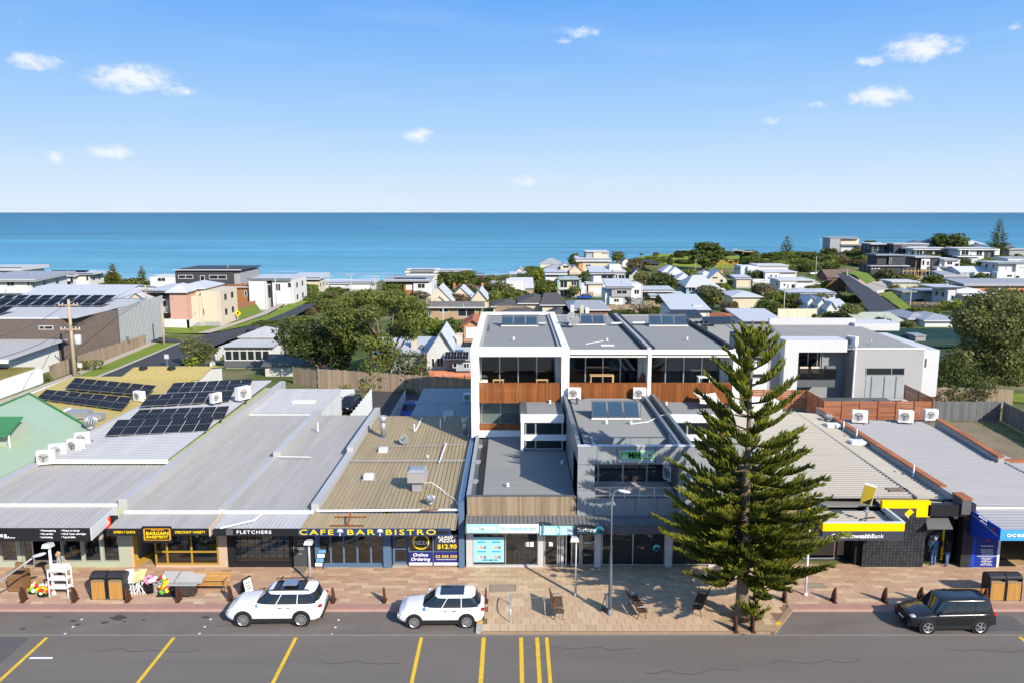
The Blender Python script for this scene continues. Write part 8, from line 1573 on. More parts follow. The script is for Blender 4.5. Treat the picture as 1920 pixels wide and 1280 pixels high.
H('house with brown tiled hip roof and two orange chimneys',(885,556),[('h',860,549,912,535,0,10,'o','n'),('c',852,532,3,'O'),('c',905,531,4,'O')])
tb=H('tan brick house with mossy brown tiled roof and white windows',(850,618),[('b',800,577,902,None,0,9,'o'),('f',792,910,576,1.5,-.8,.3,'t'),('w',858,579,891,594,0),('w',823,579,841,586,0),('w',803,580,808,593,0)],Y=150)
p,q_=at(792,577,149.3),at(910,577,149.3);m=MB();zt_=at(850,566,153.5).z;mossy=M('mossy_tile',(.17,.15,.125),.9,var=.3,sc=.6,fine=.3,bsc=3);m.slab([(p.x,149.2,p.z+.02),(q_.x,149.2,p.z+.02),(q_.x-.4,154.5,zt_),(p.x+1,154.5,zt_)],.2);m.obj('roof',mossy,tb);m=MB();m.slab([(p.x,160,p.z),(q_.x,160,p.z),(q_.x-.4,154.5,zt_-.01),(p.x+1,154.5,zt_-.01)],.2);m.obj('roof',mossy,tb)
H('flat roofed carport and white box behind the left apartment',(945,556),[('f',919,951,531,3,0,8,'L'),('b',922,545,950,None,.5,7,'c'),('b',949,527,985,None,1,9,'w')])
H('house with solar roof by the beach right of the round green tree',(905,535),[('b',890,518,906,None,0,6,'g'),('f',888,907,515,3,-.5,7,'S')])
H('house with dark tiled hip roofs and cream walls close behind the left apartment',(1015,588),[('h',975,568,1030,552,2,11,'c','d'),('h',1017,571,1056,549,0,12,'c','d',3),('h',1030,592,1065,576,-6,9,'c','d')]);H('dark hip roofed house at the left behind the apartment coping',(965,592),[('h',945,585,995,572,0,9,'c','d'),('h',925,574,972,562,5,9,'c','d')])
H('modern house with pale blue framed upper box and cream infill panels',(1065,558),[('b',1023,519,1048,None,2,10,'w'),('f',1022,1064,511,5,1,11,'W'),('b',1048,524,1088,None,.6,9,'c'),('b',1045,522,1049,None,-.4,8,'l'),('b',1086,522,1090,544,-.4,8,'l'),('f',1045,1090,522,3,-.4,8,'l'),('f',1045,1090,542,2.5,-.4,8,'l'),('w',1050,527,1064,540,.6),('w',1071,528,1081,536,.6),('w',1050,544,1064,556,.6),('w',1071,545,1083,554,.6),('w',1028,528,1033,540,2),('w',1038,528,1044,536,2),('r',1064,511,1085,521,2,'k'),('b',1090,533,1100,None,2,8,'w')])
H('white house with skillion roof, wide upper window and glass balcony over a garage',(1135,556),[('b',1113,514,1151,None,0,10,'w'),('f',1106,1156,511,3,-1,12,'W',1.2),('b',1151,511,1173,None,-.3,10,'g'),('f',1150,1174,508,3,-.6,11,'L'),('b',1143,497,1165,510,4,6,'w'),('w',1127,516,1150,523,0),('w',1160,515,1171,523,-.3),('w',1154,515,1158,522,-.3),('b',1103,533,1132,None,-3,8,'c'),('f',1099,1132,531,2.5,-3.5,6,'L'),('w',1105,539,1128,551,-3,'w'),('r',1101,521,1130,531,-3.2,'l')])
H('grey and white split level house with skillion roof and dark front door',(1165,578),[('b',1147,541,1184,557,-.4,9,'g'),('f',1137,1189,538,3,-1,11,'W',1.3),('b',1143,556,1171,None,0,9,'w'),('b',1135,545,1147,None,1,9,'w'),('w',1156,544,1176,552,-.4),('w',1151,560,1161,567,0),('b',1184,534,1205,None,.5,9,'w'),('w',1189,543,1199,552,.5),('b',1171,557,1184,None,1,6,'g'),('w',1174,559,1180,577,1),('b',1184,560,1206,None,-1,6,'g')])
H('pale clifftop house with a tall box storey facing the sea',(1115,510),[('b',1113,473,1141,None,4,10,'c'),('b',1099,472,1113,None,4.5,9,'g'),('f',1098,1142,471.5,1.5,3.7,11,'L'),('w',1129,474,1134,477,4),('w',1135,474,1139,477,4),('b',1092,491,1142,None,0,9,'c'),('f',1080,1146,486,5,-1,12,'W',.6),('f',1106,1132,482,3,5,4,'n',.5),('b',1085,495,1093,None,-1,3,'O'),('w',1098,496,1108,501,0)])
H('grey hip roofed house on the cliff edge',(1035,503),[('h',1013,494,1054,484,0,10,'c','G')]);H('grey roofed house with cream gable front in the middle of the clifftop row',(1045,515),[('h',1022,505,1062,495,2,10,'c','G'),('g',1051,500,1072,493,0,9,'c','W','y'),('w',1056,498,1067,503,-.05)])
H('pair of small white gabled roofs at the sea edge',(985,520),[('g',963,513,988,503,0,8,'w','W','y'),('g',987,511,1009,501,1,8,'w','S','y')]);H('house with pale peach gable beside the clifftop trees',(1075,515),[('g',1068,507,1090,498,0,8,'c','G','y')])
H('building with white metal roof over a tan brick wall behind the left apartment',(985,556),[('b',962,543,1001,None,0,9,'o'),('f',955,1001,541,2,-.3,10,'W',2.6)]);H('low pale roof at the waterfront shrubs',(980,527),[('b',958,518,988,None,0,7,'c'),('f',955,992,515,3,-.5,9,'W',.5)])
H('house with flat grey hip roof, blue skylight and chimney pots close behind the middle apartment',(1105,600),[('h',1072,580,1140,563,0,14,'B','G',4),('f',1122,1136,581,2,1,3,'l',.8),('c',1091,572,-1,'s'),('c',1073,572,-1,'L'),('c',1101,577,-1,'w')])
H('small white gabled house with pale green fence by the curving lane',(1195,528),[('g',1182,518,1206,505,2,8,'w','S','y'),('b',1180,516,1217,None,0,.4,'s')]);H('little white hut at the edge of the green headland',(1175,500),[('g',1167,492,1182,485,0,7,'w','W','y')])
H('white hip roofed house with orange wall below the headland lawn',(1262,525),[('h',1254,515,1284,500,0,10,'O','W'),('h',1243,510,1275,497,5,10,'O','W')]);H('white hip roofed house with blue grey wall left of the largest roof',(1285,540),[('h',1271,524,1300,512,0,9,'b','W'),('w',1278,527,1287,535,0)])
H('cream gabled house with white roof and shaded verandah near the playground',(1345,533),[('g',1326,526,1367,508,0,10,'c','W','y'),('h',1305,524,1350,507,4,12,'c','W'),('c',1353,507,4,'O'),('w',1336,519,1346,523,-.05),('w',1350,524,1356,530,-.05)]);H('largest white hip roof with blue and white walls right of the bushy slope',(1315,556),[('h',1287,538,1346,516,0,14,'b','W',3),('b',1304,540,1335,None,-.6,4,'w'),('w',1291,540,1302,547,-.05),('w',1308,542,1316,548,-.65),('w',1320,542,1330,548,-.65)])
H('lower white roofed blue walled house behind the grey green tree',(1350,562),[('g',1336,551,1362,541,0,9,'b','W','x'),('w',1346,553,1355,558,0)]);H('cream two storey house with white hip roof and pale blue upper windows',(1395,584),[('b',1376,556,1399,None,1.5,8,'c'),('b',1399,556,1424,None,0,9,'c'),('h',1374,556,1426,545,-.3,11,'c','W'),('b',1401,557,1422,562,-.1,.3,'b'),('w',1384,568,1393,578,1.5),('w',1403,570,1411,579,0),('w',1382,558,1392,564,1.5,'l')])
H('brown flat roofed house with white edged roofs and brick chimney',(1250,574),[('b',1228,560,1290,None,0,8,'r'),('f',1220,1290,555,4,-.8,10,'W',.3),('b',1210,549,1264,None,5,8,'r'),('f',1206,1266,544,4,4,10,'W',.3),('w',1263,562,1283,571,0,'w'),('w',1240,561,1250,566,0,'w'),('c',1262,557,-.8,'B')])
H('pale green and cream sheds on the slope below the playground',(1395,541),[('b',1381,524,1408,None,0,6,'c'),('f',1379,1410,521,3,-.5,8,'W',.5)])
wr=H('white metal roofed building with box gutter right behind the right apartment',(1300,625),[('b',1262,583,1330,None,0,10,'w'),('f',1258,1335,582,2,-.3,11,'W',1.4),('b',1300,573,1317,582,2,5,'L')],Y=122);dk2=H('building with dark ribbed roof behind the right apartment',(1330,640),[],Y=104)
for a,b2,c,d in((1262,1318,595,581),(1325,1380,606,594)):p,q_=at(a,c,103),at(b2,c,103);r_=at(b2-12,d,109);s_=at(a-8,d,109);m=MB();m.sheet(p,q_,r_,s_,26,.06,.4);m.obj('roof',M('dark_ribbed_roof',(.1,.115,.13),.5,.1),dk2);MB().box(p.x+.2,q_.x-.2,103.2,109,-1,p.z-.1).obj('wall',midgrey,dk2)
solar([at(1302,602,101),at(1330,602,101),at(1328,597,100)-Vector((0,0,.7)),at(1300,597,100)-Vector((0,0,.7))],3,'small tilted solar panels on the building behind the right apartment',cells=1,group='solar arrays behind the right apartment');solar([at(1318,608,100),at(1340,608,100),at(1338,612,98.6),at(1316,612,98.6)],2,'pair of blue solar panels beside the dark ribbed roof',cells=1,group='solar arrays behind the right apartment')
H('terracotta roofed house seen behind the top of the pine',(1385,625),[('h',1352,606,1402,590,0,10,'w','R')],Y=116);H('pale roof and white wall behind the top of the pine',(1440,630),[('b',1400,607,1470,None,0,8,'w'),('f',1395,1475,603,3,-.5,10,'W',.6)],Y=108)
fence_wall((1398,594),(1425,590),1.8,'cream garden wall below the cream two storey house',fcr);fence_wall((1459,597),(1530,596),2.0,'long pale fence wall left of the white gabled units',fcr)
H('white cubic townhouse, upper of three on the right slope',(1420,527),[('b',1389,499,1403,None,1,9,'L'),('b',1402,500,1422,None,0,10,'w'),('b',1422,500,1478,None,2,10,'w'),('f',1420,1480,497.5,2.5,1.5,11,'L'),('w',1427,514,1430,520,2)]);H('white cubic townhouse, middle of three with glass balcony',(1455,540),[('b',1435,511,1463,None,0,10,'w'),('b',1463,512,1494,None,.5,10,'w'),('f',1433,1495,509.5,2,-.3,11,'L'),('s',1472,1493,4,508,510,2,4),('w',1444,515,1448,520,0),('w',1453,516,1457,520,0),('r',1435,521,1455,531,-1.5,'l'),('f',1434,1456,531,2,-1.8,2,'w'),('b',1412,524,1434,None,0,6,'w')])
H('white cubic townhouse, lowest of three beside the street',(1490,556),[('b',1463,527,1494,None,0,10,'w'),('b',1494,528,1527,None,.5,10,'w'),('f',1460,1528,525,2.5,-.3,11,'L'),('s',1500,1526,5,523.5,525.5,2,4),('f',1526,1538,529,4,1,8,'w'),('w',1469,532,1473,537,0),('w',1476,533,1479,541,0),('w',1484,533,1491,541,0),('w',1497,541,1501,545,.5),('w',1507,541,1512,545,.5)])
H('long white carport roof covered with solar panels beside the street',(1525,572),[('b',1484,552,1566,None,0,7,'w'),('f',1478,1569,549,3,-.6,9,'W',.3),('s',1481,1566,10,546,549.5,-.2,5)]);H('row of white gabled units with skylights and bare lattice by the street corner',(1555,592),[('g',1553,575,1588,561,3,11,'w','W','x'),('g',1551,578,1567,567,0,6,'w','W','y'),('g',1534,570,1550,560,3,6,'w','W','y'),('g',1515,566,1530,557,6,6,'w','W','y'),('f',1542,1547,558,1.2,9,1,'k',.3),('f',1559,1564,558,1.2,9,1,'k',.3),('w',1563,575,1568,582,2.95)])
H('brown brick house with tiled roof and pink gabled verandah across the street',(1610,548),[('g',1552,520,1606,506,3,10,'r','n','x'),('g',1577,524,1622,513,2,10,'r','n','x'),('g',1598,525,1642,514,-1.5,9,'p','n','y'),('b',1600,526,1640,None,-.5,.3,'r'),('w',1606,526,1614,534,-.55),('w',1618,526,1626,534,-.55),('w',1630,526,1636,533,-.55),('w',1568,518,1573,526,2.9),('r',1598,534,1642,539,-2.6,'t'),('f',1597,1643,538,1.5,-2.7,2.5,'c'),('b',1598,514,1600,None,2,1,'r')])
H('cream clifftop house with grey end wall left of the dark hill houses',(1590,476),[('b',1557,447,1577,None,0,9,'g'),('b',1577,449,1611,460,1.5,8,'c'),('f',1556,1613,445.5,2,-.3,10,'W'),('f',1577,1640,458.5,2,-.5,9,'W'),('b',1577,461,1636,None,1,8,'L'),('w',1600,462,1610,468,1),('w',1618,462,1634,469,1)])
H('dark glass fronted house at the top of the hill, left',(1655,490),[('b',1634,459,1674,None,1,10,'k'),('f',1633,1676,457,2,-.5,12,'L'),('w',1637,461,1655,474,1),('w',1657,461,1672,474,1),('r',1637,468,1673,474,-.3,'l')]);H('black box house joined by a grey wing on the hilltop',(1695,492),[('b',1676,458,1702,None,0,10,'k'),('w',1692,461,1700,475,0),('b',1702,460,1740,None,.5,10,'g'),('f',1675,1742,457,2,-.2,11,'G')])
H('white framed hilltop house with angled screens and dark windows, left of two',(1750,498),[('f',1713,1792,466,3,-1,11,'w'),('b',1718,469,1732,None,0,9,'w'),('b',1732,469,1776,None,.4,9,'L'),('b',1776,468,1792,None,-.6,10,'w'),('w',1718,470,1730,479,0),('w',1737,471,1749,480,.4),('w',1752,472,1772,484,.4,'k'),('w',1782,470,1785,473,-.6),('f',1713,1755,479,2,-1,3,'w')])
H('white cantilevered hilltop house with dark windows, right of two',(1835,502),[('f',1797,1875,466,3,-1.5,11,'w'),('b',1801,468,1818,481,-1,9,'w'),('b',1818,468,1866,None,0,9,'w'),('b',1866,467,1875,479,-1,9,'w'),('w',1803,469,1817,479,-1),('w',1831,470,1842,480,0),('w',1845,471,1865,487,0,'k'),('f',1796,1842,479.5,3,-2,4,'w'),('b',1806,482,1845,None,1,8,'k')])
H('tall black clad house under construction with an upper storey set back',(1672,530),[('b',1633,497,1692,None,0,10,'k'),('b',1645,480,1667,498,2,8,'k'),('b',1667,482,1698,499,1.2,9,'k'),('f',1643,1700,478,2.5,.8,10,'S'),('w',1668,484,1672,499,1.15,'k','L'),('f',1632,1706,498.5,1.5,-.8,3,'L'),('b',1690,502,1715,None,1,8,'k'),('w',1634,503,1637,505,0,'w'),('w',1640,503,1643,505,0,'w'),('w',1646,503,1650,505,0,'w')])
sc_=T('timber_framing','raw timber stud framing and scaffold beside the black house','scaffold',hit(1718,528));Ysc=hit(1718,528).y-1
for k in range(8):MB().px(1693+7*k,503+(k%3),1694.2+7*k,528,Ysc,.15).obj('stud',paleT,sc_)
for y_ in(508,518,524):MB().px(1692,y_,1744,y_+1.1,Ysc-.02,.12).obj('beam',paleT,sc_)
MB().px(1688,524.5,1752,526.5,Ysc-.5,3).obj('platform',concrete,sc_)
H('charcoal house with white portal framed windows on the right hill',(1740,522),[('b',1717,485,1728,None,1,8,'r'),('b',1728,484,1763,None,0,9,'k'),('f',1716,1764,481.5,2.5,-.6,11,'G'),('b',1728,486,1744,506,-.4,.35,'w'),('w',1729.5,488,1734,498,-.42),('w',1738,490,1742.5,498,-.42),('w',1738,500,1742.5,508,-.42)])
H('stacked white terrace house with balconies beside the charcoal house',(1785,522),[('b',1757,502,1768,None,0,8,'w'),('b',1763,486,1772,None,3,7,'w'),('b',1772,488,1800,None,2,8,'w'),('f',1770,1801,486,2.5,1,10,'w'),('w',1776,491,1786,497,2),('w',1790,494,1798,500,2),('b',1769,502,1798,None,0,8,'w'),('f',1768,1799,500.5,2,-.8,9,'w'),('w',1772,505,1784,512,0),('w',1788,505,1792,512,0)])
H('blue grey roofed clifftop houses behind the dark spreading hill tree',(1720,470),[('h',1706,460,1742,450,0,10,'g','S'),('h',1735,457,1765,448,4,10,'g','S')]);H('white gabled clifftop house with sand coloured roof behind the tall conifer',(1820,472),[('g',1800,463,1815,455,0,8,'w','G','y'),('h',1810,458,1845,450,4,10,'w','W'),('h',1825,464,1850,455,0,9,'g','S')]);H('far blue roofed house at the right edge by the sea',(1900,478),[('h',1885,466,1905,456,0,9,'w','S'),('b',1893,470,1930,None,-3,8,'g'),('f',1890,1935,467,2,-3.5,9,'G')])
H('white long house with pale gabled roof and timber deck below the hilltop row',(1835,535),[('g',1801,511,1866,500,0,11,'w','L','x'),('b',1828,511,1862,None,-2,2,'w'),('w',1833,512,1840,517,-2),('w',1849,512,1855,519,-2),('w',1857,512,1860,517,-2),('r',1842,519,1872,524,-3,'t'),('f',1838,1873,523.5,1.5,-3.2,3,'c'),('w',1801,510,1803,514,-.05),('w',1809,510,1812,514,-.05)])
H('plain grey walled house between the white long house and the hilltop row',(1845,506),[('b',1822,486,1846,None,0,8,'L'),('b',1846,492,1870,None,-1,8,'w'),('f',1845,1872,490,2.5,-1.5,9,'L'),('w',1856,497,1870,501,-1),('b',1799,491,1820,None,1,7,'w'),('f',1799,1824,490,1.5,.4,9,'W'),('w',1806,494,1814,501,1)])
H('big white modern house with grey panels at the right edge of the hill',(1895,535),[('b',1873,494,1906,None,1,10,'L'),('b',1906,495,1940,None,0,10,'w'),('f',1872,1945,493,2,-.4,12,'W'),('b',1870,511,1905,None,-1.5,3,'w'),('w',1886,499,1888,507,1),('w',1911,501,1925,503,0),('w',1888,515,1898,520,-1.5),('w',1903,517,1912,522,0),('f',1890,1940,484,5,8,8,'W'),('w',1895,489,1910,493,7.9)])
H('light grey house with solar roof and open garage on the right hill',(1785,540),[('b',1756,520,1774,None,1,8,'L'),('b',1774,521,1817,None,0,8,'L'),('f',1770,1818,517,4,-.5,9,'G',1),('s',1776,1806,4,514.5,519,1,5),('w',1778,523,1793,535,0,'k'),('w',1797,523,1812,534,0,'k')])
H('flat sage walled house with white end above the street',(1690,555),[('b',1645,533,1674,None,1,8,'w'),('b',1674,530,1724,None,0,8,'s'),('f',1672,1726,528,2.2,-.6,9,'L'),('w',1694,540,1701,547,0,'w'),('w',1710,540,1717,547,0,'w'),('w',1660,538,1663,544,1)]);fence_wall((1630,531),(1690,531),2.6,'long grey retaining wall below the black house',concrete,'retaining wall','retaining_wall')
H('pair of sage and white units with decks above the flowering hedge',(1735,572),[('b',1694,549,1734,None,0,8,'w'),('f',1692,1737,547,2,-.6,9,'G'),('b',1733,549,1761,None,-1,8,'s'),('b',1761,548,1778,None,-1,8,'w'),('f',1731,1780,546,2,-1.6,9,'G'),('w',1712,556,1722,563,0,'w'),('w',1740,556,1748,565,-1,'w'),('w',1763,555,1771,563,-1,'w'),('r',1733,562,1777,567,-2.5,'k'),('f',1730,1780,566.5,1.5,-2.7,2,'c')])
H('white low complex with bold overhanging roofs and deck near the right edge',(1825,578),[('b',1778,545,1795,None,1,8,'L'),('b',1795,543,1838,None,1.5,8,'w'),('f',1755,1810,539,2,2,10,'W'),('f',1805,1845,551,4,-1.2,7,'w'),('f',1840,1871,551,4,-.6,8,'w'),('b',1846,555,1868,None,0,7,'w'),('w',1812,556,1830,562,1.5),('s',1806,1835,5,540,546,3,6),('w',1854,557,1866,562,0),('r',1800,564,1845,568,-1.5,'w'),('w',1783,554,1789,562,1)])
H('long low orange brick house with grey roof at the right edge',(1880,556),[('b',1812,538,1960,None,0,9,'O'),('f',1808,1965,533,4,-1,12,'G',.8),('w',1872,539,1882,548,0,'w'),('w',1900,539,1908,548,0,'w')])
H('grey hip roofed house behind the dark garden tree',(1745,610),[('h',1704,597,1745,583,0,10,'g','G'),('h',1735,600,1800,586,-3,10,'w','G')]);H('pale green low roof beside the street end',(1665,625),[('b',1625,611,1705,None,0,8,'s'),('f',1620,1708,608,3,-.5,9,'s',1.2)],Y=150)
def far_car(px_,py_,lab,mat,yaw=0,L=4.6):
 l=hit(px_,py_);t=T('car',lab,'car',(0,0,0));m=MB();m.hexa([(-L/2,-.88,.3),(L/2,-.88,.3),(L/2,.88,.3),(-L/2,.88,.3),(-L/2,-.85,.9),(L/2,-.85,.95),(L/2,.85,.95),(-L/2,.85,.9)]);m.obj('body',mat,t);MB().hexa([(-L*.22,-.8,.95),(L*.4,-.8,.95),(L*.4,.8,.95),(-L*.22,.8,.95),(-L*.08,-.65,1.5),(L*.3,-.65,1.5),(L*.3,.65,1.5),(-L*.08,.65,1.5)]).obj('cabin',carglass,t);MB().box(-L*.07,L*.29,-.64,.64,1.502,1.54).obj('roof',mat,t)
 for x in(-L*.3,L*.3):
  for y in(-.8,.6):MB().lathe((x,y,.33),[(.33,0),(.33,.2),(0,.2)],10,Vector((0,1,0))).obj('wheel',tyre_m,t)
 t.location=l+Vector((0,0,.12));t.rotation_euler.z=rad(yaw)
far_car(1529,516,'white utility parked below the coastal scrub',pwhite,0);far_car(1553,513,'dark car with trailer boat beside the white utility',pblack,20);far_car(1520,509,'pale car tucked under the coastal scrub',pwhite,10);far_car(1096,561,'blue car parked before the cream panelled house',pblue,8);far_car(1389,478,'white van on the headland track',pwhite,0)
l=hit(1357,503);t=T('playground','orange and yellow climbing frame with slide on the headland lawn','playground',l);pg1=M('play_orange',(.6,.22,.03),.5)
for k in range(6):x=l.x-5+2.2*k;m=MB();m.tube([(x,l.y,l.z),(x+.3,l.y,l.z+3.6)],.14,5);m.obj('post',pg1,t)
for k in range(5):x=l.x-5+2.2*k;MB().box(x,x+2.3,l.y-.1,l.y+.1,l.z+(3.3 if k%2 else 2.0),l.z+(3.6 if k%2 else 2.3)).obj('beam',pg1,t)
MB().prism([(l.x-5,l.y-.5,l.z+2.6),(l.x-5,l.y-.5,l.z+2.3),(l.x-9,l.y-.5,l.z+.2),(l.x-9,l.y-.5,l.z+.5)],(0,1,0)).obj('slide',M('slide_grey',(.5,.5,.5),.4),t)
strip([(1200,500),(1214,506),(1224,512)],[(1218,497),(1226,505),(1246,513)],'lane',darkroad,.3,6,3);strip([(1376,482),(1372,487),(1400,497)],[(1384,482),(1380,486),(1416,494)],'sand_track',M('sand_track',(.45,.36,.25),.95),.3,6,3);strip([(1258,484),(1300,484)],[(1256,486),(1302,486)],'sand_track',MATS['sand_track'],.32,6,2)
strip([(1566,548),(1612,588),(1630,603)],[(1582,548),(1640,578),(1692,602)],'right_road',darkroad,.15,16,8);strip([(1584,549),(1640,578)],[(1586,548.6),(1643,577.5)],'kerb_line',kerbm,.22,8,1);strip([(1562,538),(1600,552),(1622,566)],[(1590,536),(1625,548),(1640,562)],'lawn',lawn,.2,14,10);strip([(1645,579),(1692,599)],[(1668,577),(1708,596)],'lawn',lawn,.2,6,3);strip([(1618,566),(1636,577)],[(1650,562),(1664,574)],'driveway',pathm,.2,6,3)
p,q_=hit(1618,577),hit(1665,600)
for(b_,tp,lab)in(((1529,518),(1529,480),'thin pale power pole at the coastal scrub'),((1586,553),(1586,505),'power pole in front of the brown brick house'),((1469,594),(1470,540),'power pole with street light by the orange leaved trees'),((1705,590),(1706,545),'power pole above the dark garden tree'),((1304,512),(1305,485),'pale pole beside the headland cypress'),((659,552),(658,514),'power pole behind the gum tree near the beach'),((616,556),(617,517),'power pole at the beach road end'),((703,545),(702,518),'distant power pole right of the gum tree top'),((519,585),(518,522),'pole beside the large white modern house'),((1537,470),(1538,446),'slim clifftop pole left of the cream clifftop house'),((1702,500),(1703,472),'power pole among the dark hill houses'),((831,615),(831,578),'thin pole before the tan brick house')):
 y=hit(*b_).y;power_pole(b_,tp,y,lab,(.94,)if tp[0]in(658,617,702,1470,1706)else(),.13,mat=M('pole_pale',(.45,.43,.4),.8))
l=hit(1684,595);t=T('street_lamp','round white street globe on a thin post at the street end','street lamp',l);zt_=at(1684,584,l.y).z;m=MB();m.tube([l,(l.x,l.y,zt_)],.06,5);m.obj('pole',pg,t);MB().ball((l.x,l.y,zt_),.42,10).obj('globe',lampw,t,True)
for a,b_,lab in(((1205,576),(1262,575),'brown timber fence below the brown flat roofed house'),((1372,572),(1376,584),'short brown fence beside the cream two storey house'),((1100,559),(1132,556),'brown side fence by the garage of the skillion house'),((1206,585),(1140,588),'timber fence behind the middle apartment roof'),((930,590),(980,590),'timber fence before the dark hip roofed house'),((1640,560),(1690,562),'dark side fence along the sage house driveway'),((1760,580),(1690,578),'low timber fence under the sage units'),((1430,576),(1470,574),'timber fence behind the lowest white cubic townhouse'),((620,585),(690,590),'pale timber fence behind the gum tree'),((835,560),(800,575),'timber side fence beside the tan brick house')):fence_wall(a,b_,1.7,lab,timber,'fence','timber_fence')
tar=MB();r2=random.Random(8);tarm=M('sealed_crack',(.05,.047,.044),.7,var=.1)
for x0,y0,n_,a_ in((-20,35.2,9,.1),(-9,34.4,7,-.15),(1,35.6,9,.06),(12,34.2,8,.2),(21,35.4,7,-.1),(-15,37.6,6,.3),(6,33.4,8,.05),(20,38.1,5,.4)):
 P_=[Vector((x0,y0,.0035))]
 for k in range(n_):P_.append(P_[-1]+Vector((.55,.22*math.sin(a_*9+k*1.7)+r2.uniform(-.15,.15),0)))
 for p,q_ in zip(P_,P_[1:]):w=.018;tar.add([p+Vector((0,-w,0)),q_+Vector((0,-w,0)),q_+Vector((0,w,0)),p+Vector((0,w,0))],[(0,1,2,3)])
tag(struct(tar,'crack',tarm),kind='structure')
for x0,x1,y0,y1 in((-25.5,-23.8,34.2,36.5),(23.2,26.0,37.1,38.6)):struct(MB().quad((x0,y0,.0032),(x1,y0,.0032),(x1,y1,.0032),(x0,y1,.0032)),'road_patch',M('asphalt_patch',(.105,.1,.095),.9,var=.12,sc=2,fine=.25,bsc=40))
wa=[at(*q_)for q_ in((1470,545,hit(1469,594).y),(1586,508,hit(1586,553).y),(1706,548,hit(1705,590).y))]
wire([wa[1],wa[2]],.05,'power line from the brick house pole to the hedge pole',1);wire([wa[0],wa[1]],.05,'power line from the orange tree pole to the brick house pole',1)
fence_wall((396,690),(417,664),1.1,'low white rail fence before the porch house',fw_,'fence','rail_fence')
# -- trees and shrubs of the town: a few kinds, copied one by one
PROTO={}
def proto_tree(kind):
 if kind in PROTO:return PROTO[kind]
 mat,bl,leaf,dens,tr=dict(bush=('mid',[((0,0,.42),(.5,.5,.42)),((.22,.1,.5),(.3,.3,.34)),((-.24,-.05,.45),(.3,.3,.36))],.055,2600,.04),dbush=('dark',[((0,0,.42),(.5,.5,.42)),((.2,-.15,.55),(.3,.3,.32)),((-.2,.1,.5),(.32,.32,.36))],.055,2600,.04),scrub=('olive',[((0,0,.3),(.5,.5,.34)),((.25,.1,.4),(.28,.28,.28)),((-.25,-.1,.36),(.3,.3,.28)),((.05,-.25,.42),(.25,.25,.25))],.06,2600,.04),gumt=('gum',[((0,0,.72),(.42,.42,.26)),((.25,.1,.58),(.28,.28,.22)),((-.26,-.05,.55),(.28,.28,.22)),((0,-.2,.5),(.25,.25,.2))],.06,2000,.05),lime=('lime',[((0,0,.45),(.45,.45,.42)),((.2,-.1,.55),(.25,.25,.3))],.055,2400,.04),col=('mid',[((0,0,.5),(.42,.42,.5)),((.1,0,.7),(.3,.3,.28))],.05,2800,.04),rust=('rust',[((0,0,.7),(.45,.4,.22)),((.3,0,.6),(.25,.25,.2)),((-.3,0,.6),(.25,.25,.2))],.055,1500,.05),bare=('grey',[((0,0,.6),(.45,.45,.4))],.04,500,.05),brown=('brown',[((0,0,.4),(.5,.5,.4)),((.2,.1,.5),(.3,.3,.3))],.055,2400,.04))[kind]
 b=T('bush','x','tree',(0,0,0));o=leaves(bl,leaf,dens,len(PROTO)+50,mat=LM[mat],par=b,name='foliage');m=MB();r2=random.Random(7)
 m.tube([(0,0,-.15),(0,0,.22)],[tr,tr*.8],6)
 for c,r in bl:
  m.tube([(0,0,.2),((c[0])*.5,c[1]*.5,c[2]*.6),c],[tr*.7,tr*.5,tr*.2],5)
 if kind=='bare':
  for k in range(26):a=r2.uniform(0,6.28);e_=r2.uniform(.2,.5);m.tube([(0,0,.2),(.2*math.cos(a),.2*math.sin(a),.2+e_*.6),(.45*math.cos(a+.3),.45*math.sin(a+.3),.3+e_)],[.02,.012,.004],4)
 m.obj('trunk',barkt,b);PROTO[kind]=[b,False];return PROTO[kind]
def plant(kind,lab,px_,py_,w,h,group=None,name=None,cat='shrub'):
 p=hit(px_,py_);P_=proto_tree(kind)
 if not P_[1]:o=P_[0];P_[1]=True
 else:o=copy_tree(P_[0])
 s_=at(px_+w/2,py_,p.y).x-at(px_-w/2,py_,p.y).x;hz=at(px_,py_-h,p.y).z-p.z
 o.location=p+Vector((0,0,-.2));o.scale=(s_,s_,hz/.92);o.rotation_euler.z=R_.uniform(0,6.28);o['label']=lab;o['category']=cat;o.name=name or('tree' if cat=='tree' else 'bush')
 if group:o['group']=group
 elif 'group' in o:del o['group']
